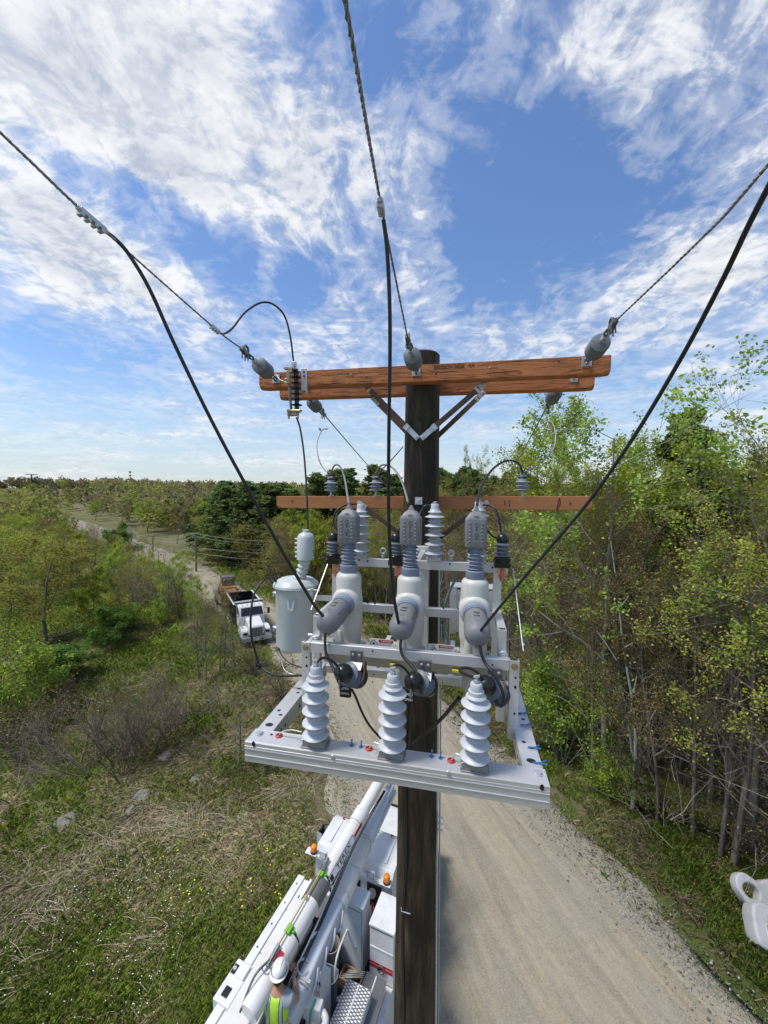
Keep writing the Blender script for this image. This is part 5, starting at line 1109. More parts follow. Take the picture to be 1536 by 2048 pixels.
scatter(26, verge, 1.0, ['shrub', 'bush'], (1.5, 2.6), {'shrub': 'bare shrub along the left edge of the far road', 'bush': 'leafy bush along the left edge of the far road'}, 'shrubs along the far road', (1.0, 1.5))
def beyond(Y0, Y1):
    def f():
        for _ in range(500):
            Y_ = rt.uniform(Y0, Y1); x = -rt.uniform(.25, 1.12) * Y_; sd, side = road_sd(x, Y_)
            if 3 < sd[0] and side[0] > 0: return x, Y_
        return x, Y_
    return f
scatter(34, beyond(62, 130), 4.2, ['green', 'olive', 'round', 'green', 'bare'], (7.5, 9.8), {k: v.replace('slope at left', 'hillside across the far road') for k, v in LB3.items()}, 'trees across the far road', (1.2, 1.6))

# ------------------------------------------------------------------ uncountable masses
# thicket: twigs and small leaves filling the right-hand wood
rs = np.random.RandomState(5)
def stuff(o, lb): return props(o, lb, None, None, 'stuff')
def clumps(nc, region, zr, rad, nl, ls, pals, rs):
    V_, C_ = [], []
    P = []; rt2 = random.Random(9)
    while len(P) < nc:
        x, y = region(); sd, side = road_sd(x, y)
        if sd[0] > 1.7: P.append((x, y, h1(x, y) + zr[0] + (zr[1] - zr[0]) * rt2.random() ** 1.1))
    allp = []; allc = []
    for (x, y, z) in P:
        r = rs.uniform(*rad); p = rs.normal(0, 1, (nl, 3)) * [r * .5, r * .5, r * .38] + [x, y, z]; pal = pals[rs.randint(len(pals))]
        allp.append(p); allc.append(palette(rs, nl, pal, .3) * rs.uniform(.6, 1.25))
    p = np.concatenate(allp); c = np.concatenate(allc); k = p[:, 2] > hgt(p[:, 0], p[:, 1]) + .02; return leaf_quads(p[k], ls, c[k], rs)
v, f, c = clumps(900, reg_right(4.0, 20, 7, 33), (.1, 9.0), (.7, 1.6), 300, .046, [OLV, RUST, OLV, GRN, OLV + RUST, [(.15, .12, .07), (.20, .16, .09)]], rs)
stuff(npmesh('thicket', v, f, 4, LEAF, col=c), 'dense tangle of small brown and olive leaves between the trunks of the right-hand wood')
v, f, c = clumps(560, reg_right(3.2, 12, 31, 64), (.1, 7.0), (.8, 2.0), 160, .11, [OLV, RUST, OLV, GRN, OLV + RUST], rs)
stuff(npmesh('thicket', v, f, 4, LEAF, col=c), 'brown and olive undergrowth below the trees beyond the recloser')
def rpxl():
    for _ in range(300):
        Y_ = rt.uniform(26, 75); x = -rt.uniform(.18, 1.12) * Y_; sd, side = road_sd(x, Y_)
        if sd[0] > 1.5 and side[0] < 0 and vnoise(x, Y_, 9, 31) > .42: return x, Y_
    return x, Y_
v, f, c = clumps(620, rpxl, (.0, 1.1), (.7, 1.7), 170, .085, [OLV, GRN, GRN, GRN + DGR, DGR], rs)
stuff(npmesh('underbrush', v, f, 4, LEAF, col=c), 'low leafy underbrush over the valley at left')
# twigs
def twigs(n, region, zr, L, r, cols, rs, up=.6, spread=.6):
    s = []; cc = []; rt2 = random.Random(4)
    while len(s) < n:
        x, y = region(); sd, side = road_sd(x, y)
        if sd[0] < 1.4: continue
        z = h1(x, y) + rt2.uniform(*zr); p = np.array([x, y, z]); d = np.array([rt2.gauss(0, spread), rt2.gauss(0, spread), rt2.uniform(.1, 1) * up + .05]); d /= np.linalg.norm(d); l = rt2.uniform(*L); rr = r * rt2.uniform(.6, 1.4); col = cols[rt2.randrange(len(cols))]
        for i in range(4): d = d + np.array([rt2.gauss(0, .14), rt2.gauss(0, .14), rt2.gauss(0, .1)]); d /= np.linalg.norm(d); q = p + d * l / 4; s.append((*p, *q, rr, rr * .75)); cc.append(col); p = q; rr *= .75
    v, f = tubes(s, 3); return npmesh('twigs', v, f, 4, BARK, col=np.repeat(np.array(cc), 6, 0))
stuff(twigs(20000, reg_right(2.4, 11, 7, 31), (.0, 8.0), (.8, 2.8), .013, [(.25, .22, .18), (.36, .33, .27), (.17, .14, .11), (.45, .42, .36)], rs), 'fine pale twigs crossing in front of the right-hand wood')
stuff(twigs(5000, reg_right(2.6, 9, 31, 60), (.0, 6.0), (1.2, 3.4), .018, [(.26, .23, .18), (.32, .29, .24), (.17, .14, .11)], rs), 'fine twigs at the wood edge beyond the recloser')
# grass and dead stalks
def polar(n, r0, r1, a0, a1, rs): r = r0 * (r1 / r0) ** rs.rand(n); a = np.radians(rs.uniform(a0, a1, n)); return r * np.sin(a), r * np.cos(a)
def blades(n, r0, r1, a0, a1, kind, rs):
    x, y = polar(n, r0, r1, a0, a1, rs); sd, side = road_sd(x, y); m = vnoise(x, y, 6.5, 51) * .34 + vnoise(x, y, 2.0, 52) * .38 + vnoise(x, y, .6, 53) * .28
    keep = sd > -.45 + 1.0 * vnoise(x, y, .9, 60); keep |= (sd > -1.1) & (sd < 0) & (rs.rand(n) < .10); keep &= ~((sd < 1.2) & (sd > 0) & (rs.rand(n) > .45 + sd * .5))
    # mixed patches: green where m is low, straw where high
    pg = np.clip((m - .56) * 4.5, -1, 1); u = rs.rand(n) * 2 - 1
    keep &= (u > pg * .95) if kind == 'green' else (u < pg * .95 - .05)
    if a0 > 0: keep &= sd < 4.5
    x, y, m, sd = x[keep], y[keep], m[keep], sd[keep]; n = len(x); z = hgt(x, y); r = np.hypot(x, y); a = rs.uniform(0, 6.283, n); lod = np.clip(r / 14, .75, 5)
    if kind == 'green': h = rs.uniform(.07, .22, n) * (.6 + .9 * vnoise(x, y, 1.5, 54)) * np.clip(lod, 1, 2.2); ln = h * rs.uniform(.2, .9, n); w = .0055 * lod; pal = [(.29, .39, .06), (.23, .32, .045), (.37, .46, .08), (.31, .36, .08), (.37, .39, .13)]; hz_ = h
    else: h = rs.uniform(.02, .16, n) * np.clip(lod, 1, 2); ln = rs.uniform(.12, .50, n) * np.clip(lod, 1, 1.8); w = .0065 * lod; pal = [(.52, .45, .31), (.40, .34, .23), (.64, .57, .43), (.28, .24, .16), (.46, .42, .31)]; hz_ = h; a = a * .6 + 8 * vnoise(x, y, .9, 70)
    c = palette(rs, n, pal, .22) * (.75 + .5 * vnoise(x, y, 2.8, 57))[:, None]; dx, dy = np.cos(a), np.sin(a); P = np.stack([x, y, z - .01], 1); px_, py_ = -dy * w, dx * w
    b1 = P + np.stack([px_, py_, 0 * x], 1); b2 = P - np.stack([px_, py_, 0 * x], 1); mid = P + np.stack([dx * ln * .45, dy * ln * .45, hz_ * .75], 1); tip = P + np.stack([dx * ln, dy * ln, hz_ * (1.0 if kind == 'green' else .65)], 1)
    o = np.stack([px_, py_, 0 * x], 1) * .6; v = np.stack([b1, b2, mid - o, tip, mid + o], 1).reshape(-1, 3); f = np.arange(5 * n).reshape(-1, 5); return v, f, np.repeat(c, 5, 0)
rs = np.random.RandomState(3)
v, f, c = blades(460000, 4.5, 75, -64, 6, 'green', rs); stuff(npmesh('grass', v, f, 5, LEAF, col=c), 'rough green grass on the left of the road')
v, f, c = blades(300000, 4.5, 75, -64, 6, 'dead', rs); stuff(npmesh('dead_grass', v, f, 5, LEAF, col=c), 'flattened straw-coloured dead grass among the green on the left')
v, f, c = blades(330000, 7, 40, 6, 60, 'green', rs); stuff(npmesh('verge_grass', v, f, 5, LEAF, col=c), 'short green grass along the right edge of the road')
v, f, c = blades(240000, 7, 40, 6, 60, 'dead', rs); stuff(npmesh('dead_grass', v, f, 5, LEAF, col=c), 'dead stalks and litter along the right edge of the road')
# pale bundles of fallen reeds
def reeds(spots, rs):
    s = []; cc = []
    for (px, py, nn, sp) in spots:
        c0 = hit(px, py)
        for _ in range(nn):
            g = c0[:2] + rs.normal(0, sp, 2); a0 = rs.uniform(0, 6.283); m_ = rs.randint(18, 40)
            for _k in range(m_):
                a = a0 + rs.normal(0, .7); l = rs.uniform(.35, 1.0); x, y = g + rs.normal(0, .22, 2); z = h1(x, y); up = rs.uniform(.06, .30); col = np.array([.68, .59, .40]) * rs.uniform(.6, 1.1); p = np.array([x, y, z])
                for i in range(3): q = p + np.array([math.cos(a) * l / 3, math.sin(a) * l / 3, up * l * (.42, .12, -.28)[i]]); a += rs.normal(0, .18); s.append((*p, *q, .0055, .0045)); cc.append(col); p = q
    v, f = tubes(s, 3); return npmesh('dead_reeds', v, f, 4, BARK, col=np.repeat(np.array(cc), 6, 0))
stuff(reeds([(470, 1700, 10, .8), (380, 1650, 10, .9), (180, 1720, 12, 1.0), (60, 1700, 9, .9), (90, 1780, 8, .8), (260, 1560, 8, 1.0), (440, 1560, 8, 1.0), (560, 1480, 6, 1.0), (330, 1420, 10, 1.6), (420, 1440, 9, 1.4), (200, 1640, 10, 1.1), (30, 1840, 6, .8), (120, 1900, 6, .9), (430, 1760, 6, .6), (500, 1830, 5, .5), (300, 1940, 5, .9), (240, 1270, 8, 2.2), (300, 1250, 6, 2.0), (620, 1560, 4, .7)], rs), 'pale tangled bundles of fallen reeds lying in the grass at left')
for (px, py, s_, lb) in ((135, 1645, .42, 'largest grey rock lying among reeds in the thicket'), (285, 1592, .30, 'flat grey rock above the fallen reeds'), (262, 1622, .20, 'small pale rock beside a flat grey one'), (392, 1560, .24, 'grey rock at the foot of the bare shrubs'), (330, 1515, .30, 'small rock half hidden in the shrub thicket')):
    p = hit(px, py); bm = bmesh.new(); bmesh.ops.create_icosphere(bm, subdivisions=3, radius=s_); rr_ = np.random.RandomState(int(px)); dirs = rr_.normal(size=(9, 3)); dirs /= np.linalg.norm(dirs, axis=1)[:, None]
    for v_ in bm.verts:
        k_ = np.array(v_.co) / s_; m_ = min(1.0, min((.72 + .22 * (j % 3) / 2) / max(.01, float(k_ @ dirs[j])) for j in range(9))); v_.co = Vector(k_ * s_ * m_ * (1 + .04 * rr_.rand())); v_.co.z *= .5
    me = D.meshes.new('rock'); bm.to_mesh(me); bm.free(); me.materials.append(MT_ROCK if 'MT_ROCK' in globals() else plain('grey_rock', (.20, .185, .155), .95, 0, .45, 5, .8)); o = D.objects.new('rock', me); link(o); o.location = (p[0], p[1], p[2] + .02); props(o, lb, 'rock', None)
# daisies and dandelions
def flowers(n, cen, rad, col, size, rs, name, lb):
    P = []
    for (px, py), r in zip(cen, rad):
        p = hit(px, py); P.append(rs.normal(0, 1, (n, 2)) * r * .5 + p[:2])
    P = np.concatenate(P); sd, _ = road_sd(P[:, 0], P[:, 1]); P = P[sd > .6]; z = hgt(P[:, 0], P[:, 1]) + rs.uniform(.10, .22, len(P)); m = len(P); A = np.arange(6) / 6 * 2 * math.pi; s = size * rs.uniform(.7, 1.2, (m, 1))
    v = np.stack([P[:, :1] + np.cos(A) * s, P[:, 1:] + np.sin(A) * s, z[:, None] + rs.uniform(-.3, .3, (m, 1)) * np.sin(A + rs.uniform(0, 6, (m, 1))) * s], 2).reshape(-1, 3)
    return stuff(npmesh(name, v, np.arange(6 * m).reshape(-1, 6), 6, plain(name + '_petal', col, .6, 0, .05), col=None), lb)
flowers(25, [(310, 1730), (250, 1760), (340, 1830), (230, 1800), (170, 1840), (280, 1880), (110, 1850), (330, 1760), (60, 1880), (240, 1950), (150, 1940), (40, 1950), (290, 1990), (190, 2020)], [1.0, 1.0, 1.1, 1.1, 1.2, 1.3, 1.3, .7, 1.2, 1.4, 1.3, 1.0, 1.2, 1.3], (.85, .85, .80), .0115, rs, 'white_flowers', 'small white daisies sprinkled over the grass at lower left')
flowers(9, [(560, 1590), (520, 1560), (530, 1710), (380, 1790), (500, 1800), (555, 1800), (600, 1650), (420, 1650)], [1.3, 1.2, .5, .4, .4, .3, .9, 1.6], (.75, .62, .02), .020, rs, 'yellow_flowers', 'yellow dandelions in the grass left of the boom')
# loose stones on the shoulders
def stones(n, rs):
    i = rs.randint(12, 75, n); f_ = rs.rand(n); side = rs.rand(n) < .62; base = np.where(side[:, None], RR[i], RL[i]); nx = np.where(side[:, None], RR[np.minimum(i + 1, len(RR) - 1)], RL[np.minimum(i + 1, len(RL) - 1)]); p = base + (nx - base) * f_[:, None]
    d = (RR[i] - RL[i]); d /= np.linalg.norm(d, axis=1)[:, None]; off = rs.normal(0, .5, n) - .75; p = p + d * np.where(side, off, -off)[:, None]; s = .012 + .03 * rs.rand(n) ** 4; sd, _ = road_sd(p[:, 0], p[:, 1]); z = np.where(sd < 0, .006, hgt(p[:, 0], p[:, 1]))
    oc = np.array([(1, 0, 0), (0, 1, 0), (-1, 0, 0), (0, -1, 0), (0, 0, .7), (0, 0, -.5)]); v = (oc[None] * rs.uniform(.6, 1.3, (n, 6, 1))) * s[:, None, None] + np.stack([p[:, 0], p[:, 1], z + s * .3], 1)[:, None]
    fc = np.array([(0, 1, 4), (1, 2, 4), (2, 3, 4), (3, 0, 4), (1, 0, 5), (2, 1, 5), (3, 2, 5), (0, 3, 5)]); f = (np.arange(n) * 6)[:, None, None] + fc[None]
    c = np.repeat(palette(rs, n, [(.36, .35, .32), (.28, .27, .25), (.44, .43, .40), (.22, .19, .15)], .2), 6, 0); return npmesh('loose_gravel', v.reshape(-1, 3), f.reshape(-1, 3), 3, BARK, col=c)
stuff(stones(17000, rs), 'loose grey stones along the road shoulders')
# far wood: every crown is a cloud of leaf clumps; 3000 crowns in one object
def farwood(n, rs):
    r = 105 * (620 / 105) ** rs.rand(n * 3); a = np.radians(rs.uniform(-62, 44, n * 3)); x = r * np.sin(a); y = r * np.cos(a); sd, side = road_sd(x, y); k = (sd > 5) & ~((side < 0) & (r < 130) & (a > -.7)); x, y, r = x[k][:n], y[k][:n], r[k][:n]; n = len(x)
    H = rs.uniform(7.5, 11.5, n) * (.85 + .3 * vnoise(x, y, 40, 81)); wd_ = H * rs.uniform(.26, .40, n); ty = vnoise(x, y, 45, 82) * .6 + rs.rand(n) * .5; pal = np.array([(.14, .18, .06), (.29, .33, .07), (.28, .24, .11), (.34, .39, .08), (.23, .20, .11), (.10, .14, .06)]); ci = np.clip((ty * 6).astype(int), 0, 5); base = pal[ci]
    m = 110; d = rs.normal(size=(n, m, 3)); d /= np.linalg.norm(d, axis=2)[..., None]; rad = rs.rand(n, m, 1) ** .35; P = d * rad * np.stack([wd_, wd_, H * .46], 1)[:, None] + np.stack([x, y, hgt(x, y) + H * .54], 1)[:, None]; P = P + rs.normal(0, .18, P.shape)
    c = base[:, None] * rs.uniform(.8, 1.2, (n, m, 1)) * rs.uniform(.7, 1.35, (n, 1, 1)); s = np.repeat((.30 + r * .0021)[:, None], m, 1) * 1.15
    v, f, c = leaf_quads(P.reshape(-1, 3), s.ravel(), c.reshape(-1, 3), rs, .8, 1.2); return npmesh('far_wood', v, f, 4, LEAF, col=c)
stuff(farwood(3000, rs), 'far wooded hills with mixed green and brown crowns')
# ================================================================== white bucket truck parked below
TM = Matrix.Translation((-.3, 8.6, 0)) @ Matrix.Rotation(R(-22), 4, 'Z')
WH = dirty('white_truck_paint', (.69, .70, .70), (.40, .37, .32), .32, .45, 3.0, (1, 1, 1)); WH2 = dirty('cool_white_paint', (.54, .59, .64), (.38, .39, .40), .35, .35, 4.0, (1, 1, 1)); WHB = dirty('fibreglass_boom', (.68, .67, .64), (.48, .45, .40), .28, .35, 3, (1, 1, 1))
GLS = plain('dark_glass', (.012, .015, .018), .08, 0, 0, 5, 0, .6); RUB = plain('tyre_rubber', (.018, .018, .018), .8, 0, .3); AMB = plain('amber_lens', (.75, .22, .01), .25, 0, .1); DK = plain('dark_bed_liner', (.020, .020, .022), .85, 0, .4, 30, .5)
LGT = plain('lamp_glass', (.55, .58, .60), .15, .2, .1); TAN = plain('tan_plastic', (.50, .43, .33), .5); CARD = plain('cardboard', (.33, .22, .12), .8, 0, .2); GRC = plain('weathered_grey_plastic', (.27, .25, .235), .7, 0, .3, 20, .2); BLG = plain('blue_grey_plastic', (.16, .20, .26), .5, 0, .2)
REDS = plain('red_stripe', (.45, .015, .03), .35, 0, .05)
def f_dia(t, p):
    o = t.tc(); a = t.new('ShaderNodeTexVoronoi', feature='F1', distance='CHEBYCHEV'); t.put(a.inputs['Vector'], t.mapping(o, (1, 2.2, 1), (0, 0, R(45)))); a.inputs['Scale'].default_value = 13; a.inputs['Randomness'].default_value = 0
    h = t.mr(a.outputs['Distance'], .12, .42, 1, 0); t.put(p.inputs['Base Color'], t.mix(h, (.16, .165, .17), (.70, .71, .73))); p.inputs['Metallic'].default_value = .5; p.inputs['Roughness'].default_value = .35; bump(t, p, h, .7, .01)
DIA = mat('diamond_plate', f_dia)
truck = thing('bucket_truck', 'white bucket truck with stowed boom, parked on the verge below the pole', 'truck', TM)
def tp(name, fn, mt, parent=truck, bevel=.015, **kw):
    m = MB(); fn(m); return obj(name, m, mt, parent, TM, bevel=bevel, **kw)
tp('chassis', lambda m: (m.bb((-.5, -7.0, .55), (-.38, 2.2, .85)), m.bb((.30, -7.0, .55), (.42, 2.2, .85)), m.bb((-1.15, -6.4, .9), (1.15, -.85, 1.19))), DK)
cx = -.07
def prof(m, pts, x0, x1): m.prism([(y, z) for y, z in pts], x0, x1, 0)
cab = tp('cab', lambda m: (prof(m, [(-.74, .9), (-.74, 1.95), (-.70, 2.58), (-.60, 2.70), (.12, 2.72), (.26, 2.66), (.78, 1.86), (.80, .9)], cx - .93, cx + .93), m.bb((cx - .72, -.5, 2.70), (cx - .66, .1, 2.735)), m.bb((cx + .66, -.5, 2.70), (cx + .72, .1, 2.735)), m.bb((cx - .70, -.755, 1.86), (cx + .70, -.738, 2.56))), WH, bevel=.06, seg=3)
hood = tp('hood', lambda m: (prof(m, [(.80, .9), (.80, 1.84), (1.6, 1.72), (2.25, 1.58), (2.42, 1.38), (2.45, .8)], cx - .70, cx + .70),), WH, bevel=.10, seg=3)
for s in (-1, 1): tp('fender', lambda m: prof(m, [(.85, .62), (.85, 1.15), (1.05, 1.38), (1.55, 1.46), (2.1, 1.36), (2.40, 1.12), (2.42, .62)], cx + s * .70 - (.28 if s < 0 else -.002), cx + s * .70 + (.28 if s > 0 else -.002)), WH, bevel=.08, seg=3)
tp('bumper', lambda m: m.bb((cx - 1.1, 2.47, .55), (cx + 1.1, 2.62, .90)), MT['galv'])
tp('grille', lambda m: m.bb((cx - .4, 2.44, .95), (cx + .4, 2.475, 1.45)), MT['blackp'], hood)
tp('windshield', lambda m: m.raw([(cx - .82, .300, 2.63), (cx + .82, .300, 2.63), (cx + .84, .79, 1.90), (cx - .84, .79, 1.90)], [(0, 1, 2, 3)]), GLS, cab, 0)
for s in (-1, 1): 
    d = tp('door', lambda m: prof(m, [(-.45, 1.0), (-.45, 2.50), (.12, 2.50), (.62, 1.88), (.66, 1.0)], cx + s * .931, cx + s * .945), WH, bevel=.006)
    tp('window', lambda m: prof(m, [(-.36, 1.95), (-.36, 2.42), (.08, 2.42), (.48, 1.95)], cx + s * .9455, cx + s * .951), GLS, d, 0); tp('handle', lambda m: m.bb((min(cx + s * .945, cx + s * .97), -.38, 1.72), (max(cx + s * .945, cx + s * .97), -.22, 1.77)), MT['black'], d, .004)
# rear wall windows with a lamp box in the right one
tp('rear_window', lambda m: (m.bb((cx - .12, -.772, 2.02), (cx + .22, -.755, 2.40)), m.bb((cx - .64, -.772, 2.02), (cx - .22, -.755, 2.40))), GLS, cab, .01)
tp('rear_window', lambda m: m.bb((cx + .38, -.775, 1.95), (cx + .72, -.755, 2.44)), GLS, cab, .03)
tp('air_horn', lambda m: m.lathe([(.03, -.08), (.06, 0), (.085, .05), (.085, .065), (.06, .068)], (cx + .52, -.80, 2.27), (.1, -.7, .7), 20), TAN, cab, 0, smooth=50)
tp('light_bar', lambda m: (m.bb((cx - 1.08, -.86, 2.60), (cx + .95, -.79, 2.66)), m.bb((cx - 1.10, -.90, 2.655), (cx - .82, -.74, 2.668)), m.bb((cx + .70, -.90, 2.655), (cx + .95, -.74, 2.668))), WH, bevel=.008)
for x in (-.98, .78):
    b = tp('beacon', lambda m: (m.lathe([(.075, 0), (.078, .02), (.074, .04)], (x, -.82, 2.67), (0, 0, 1), 20)), MT['black'], truck, 0); tp('lens', lambda m: m.lathe([(.068, .04), (.070, .06), (.068, .13), (.055, .155), (.02, .165)], (x, -.82, 2.67), (0, 0, 1), 24), AMB, b, 0, smooth=60)
for x in (-.70, .44):
    b = tp('work_lamp', lambda m: m.bb((x - .085, -.90, 2.68), (x + .085, -.84, 2.84)), WH2, truck, .012); tp('lens', lambda m: (m.bb((x - .065, -.906, 2.70), (x + .065, -.9005, 2.755)), m.bb((x - .065, -.906, 2.765), (x + .065, -.9005, 2.82))), LGT, b, .004); tp('rim', lambda m: (m.bb((x - .078, -.9035, 2.69), (x - .067, -.9, 2.83)), m.bb((x + .067, -.9035, 2.69), (x + .078, -.9, 2.83)), m.bb((x - .067, -.9035, 2.822), (x + .067, -.9, 2.83)), m.bb((x - .067, -.9035, 2.69), (x + .067, -.9, 2.698))), MT['black'], b, 0)
tp('roof_marker', lambda m: [m.ball((x, .17, 2.735), .032, 8, (1, 1, .6)) for x in (.16, .52, -.35, -.75, .72)], MT['redcap'], cab, 0)
for s in (-1, 1):
    b = tp('mirror', lambda m: m.box((cx + s * 1.18, -.05, 2.28), (.05, .20, .42), Matrix.Rotation(R(s * 15), 3, 'Z')), MT['black'], truck, .02); tp('glass', lambda m: m.box((cx + s * 1.175, -.155, 2.28), (.16, .008, .36), Matrix.Rotation(R(s * 10), 3, 'Z')), LGT, b, .01)
    tp('arm', lambda m: (m.tube([(cx + s * .93, .18, 2.50), (cx + s * 1.18, .0, 2.52), (cx + s * 1.19, -.05, 2.48)], .014, 8), m.tube([(cx + s * .93, .35, 2.0), (cx + s * 1.17, -.02, 2.04), (cx + s * 1.19, -.05, 2.1)], .014, 8)), MT['black'], b, 0)
for (x, y) in ((-.98, 1.65), (.84, 1.65), (-.95, -4.3), (.95, -4.3)):
    w = tp('wheel', lambda m: m.lathe([(.30, -.13), (.46, -.13), (.50, -.10), (.50, .10), (.46, .13), (.30, .13)], (x, y, .50), (1, 0, 0), 32), RUB, truck, 0); tp('rim', lambda m: m.lathe([(.29, -.10), (.29, .12), (.20, .09), (.10, .14)], (x, y, .50), (1 if x > 0 else -1, 0, 0), 24), MT['galv'], w, 0)
# body: side bins, boxes, deck
tp('deck', lambda m: m.bb((-.86, -5.8, 1.19), (.74, -.86, 1.21)), DK, bevel=0)
tp('headache_rail', lambda m: (m.cyl((cx - .90, -.93, 1.95), (cx + 1.2, -.93, 1.95), .055), m.bb((cx - .93, -1.0, 1.2), (cx - .87, -.88, 1.95)), m.bb((cx + 1.14, -1.0, 1.2), (cx + 1.2, -.88, 1.95))), WH, bevel=.01)
bn = tp('side_bin', lambda m: (m.bb((-1.24, -5.6, .60), (-.88, -1.02, 2.18)), m.bb((-1.26, -5.6, 2.178), (-1.10, -1.0, 2.215)), m.bb((-.96, -5.6, 2.18), (-.90, -1.0, 2.23))), WH, bevel=.012)
tp('bolt', lambda m: [m.lathe([(.018, 0), (.014, .006)], (-1.18, -1.2 - .42 * k, 2.215), (0, 0, 1), 10) for k in range(6)], MT['blackp'], bn, 0)
c1 = tp('outrigger_box', lambda m: (m.bb((-1.36, -3.36, 1.70), (-1.02, -2.75, 2.26)), m.bb((-1.24, -3.0, 2.26), (-1.04, -2.78, 2.30)), m.bb((-1.30, -3.66, 1.6), (-1.04, -3.37, 2.02))), WH, bevel=.03, seg=3)
tp('control_panel', lambda m: (m.bb((-1.34, -2.98, 2.261), (-1.25, -2.84, 2.272)), m.bb((-1.26, -3.28, 2.261), (-1.14, -3.14, 2.275)), m.bb((-1.24, -3.58, 2.0205), (-1.12, -3.46, 2.04))), MT['black'], c1, .003); tp('knob', lambda m: (m.lathe([(.03, 0), (.03, .02)], (-1.295, -2.91, 2.272), (0, 0, 1), 14), m.ball((-1.18, -3.52, 2.05), .04, 8)), MT['galv'], c1, 0)
tp('hose', lambda m: (m.tube([(-1.26, -3.6, 1.9), (-1.30, -3.85, 1.85), (-1.30, -4.1, 1.5), (-1.28, -4.3, 1.2)], .06, 10)), MT['black'], bevel=0)
tp('tool_box', lambda m: (m.bb((.02, -1.42, 1.21), (.52, -1.08, 2.58)), m.bb((.005, -1.435, 2.58), (.535, -1.065, 2.615))), WH2, bevel=.008)
tp('latch', lambda m: (m.box((.10, -1.43, 2.44), (.03, .02, .05)), m.box((.36, -1.43, 1.75), (.02, .015, .03))), MT['galv'], bevel=.003)
bxb = tp('tall_bin', lambda m: (m.bb((.74, -1.58, .45), (1.22, -.98, 2.56)), m.bb((.725, -1.60, 2.56), (1.24, -.96, 2.60)), m.bb((.745, -1.592, 2.14), (1.22, -1.58, 2.17))), WH, bevel=.010)
tp('red_stripe', lambda m: (m.bb((.742, -1.5845, 1.74), (1.21, -1.5802, 1.80)), m.bb((.742, -1.5845, 1.82), (1.21, -1.5802, 1.86))), REDS, bxb, 0); tp('round_latch', lambda m: m.torus((.98, -1.60, 1.78), (0, 1, 0), .07, .014), MT['dgalv'], bxb, 0)
tp('rear_bin', lambda m: (m.bb((.76, -5.6, .45), (1.22, -1.58, 1.50)), m.bb((.90, -2.6, 1.5), (1.22, -1.6, 1.52))), WH, bevel=.01)
for (x0, x1, y0, y1, z, nm) in ((.76, 1.14, -2.40, -1.74, 1.80, 'upper'), (.54, 1.00, -2.98, -2.10, 2.00, 'lower')):
    b = tp('tread_box', lambda m: m.bb((x0, y0, 1.21), (x1, y1, z)), WH2, bevel=.008); tp('tread_plate', lambda m: m.bb((x0 - .01, y0 - .01, z), (x1 + .01, y1 + .01, z + .012)), DIA, b, .002); tp('red_stripe', lambda m: (m.bb((x1, y0 + .03, 1.60), (x1 + .003, y1 - .02, 1.64)),), REDS, b, 0); tp('plate_joint', lambda m: m.bb(((x0 + x1) / 2 - .012, y0, z + .0125), ((x0 + x1) / 2 + .012, y1, z + .02)), WH2, b, 0)
# control pedestal and levers
cp_ = tp('control_pedestal', lambda m: (m.bb((-.02, -2.62, 1.21), (.28, -2.25, 2.28)), m.bb((-.12, -2.5, 1.6), (-.02, -2.3, 2.15))), WH, bevel=.015)
tp('lever', lambda m: [(m.cyl((.04 + .05 * k, -2.55, 2.28), (.04 + .05 * k, -2.57, 2.35), .008), m.ball((.04 + .05 * k, -2.57, 2.36), .018, 6)) for k in range(5)], MT['black'], cp_, 0)
tp('grab_rail', lambda m: (m.tube(catmull([(.02, -2.50, 2.28), (.02, -2.5, 2.85), (.06, -2.40, 3.0), (.14, -2.28, 2.85), (.16, -2.24, 2.28)], 6), .019, 10)), WH, bevel=0)
tp('grab_rail', lambda m: m.tube(catmull([(.16, -1.15, 1.2), (.16, -1.2, 1.9), (.2, -1.9, 2.0), (.22, -2.0, 1.3)], 6), .018, 10), WH, bevel=0)
# turntable, pedestal and the fat lower arm beside the person
tp('turntable', lambda m: (m.lathe([(.42, 1.21), (.42, 1.5), (.36, 1.6), (.36, 2.1), (.28, 2.3)], (-.1, -4.3, 0), (0, 0, 1), 32)), WH, bevel=0)
tp('step_platform', lambda m: m.bb((-.38, -3.85, 1.21), (.45, -2.95, 1.70)), DK)
slab = tp('boom_cradle', lambda m: (m.bar((-.62, -4.6, 2.42), (-.62, -1.75, 2.48), .42, .36), m.bar((-.62, -1.8, 2.40), (-.66, -1.1, 2.36), .20, .22), m.bar((-.22, -4.4, 2.5), (-.30, -3.3, 2.55), .10, .34)), WHB, bevel=.03, seg=3)
tp('label', lambda m: (m.box((-.56, -3.02, 2.648), (.018, .30, .003)), m.box((-.56, -2.55, 2.657), (.018, .16, .003))), REDS, slab, 0); tp('label', lambda m: m.box((-.48, -3.0, 2.648), (.12, .26, .0025)), MT['white'], slab, 0)
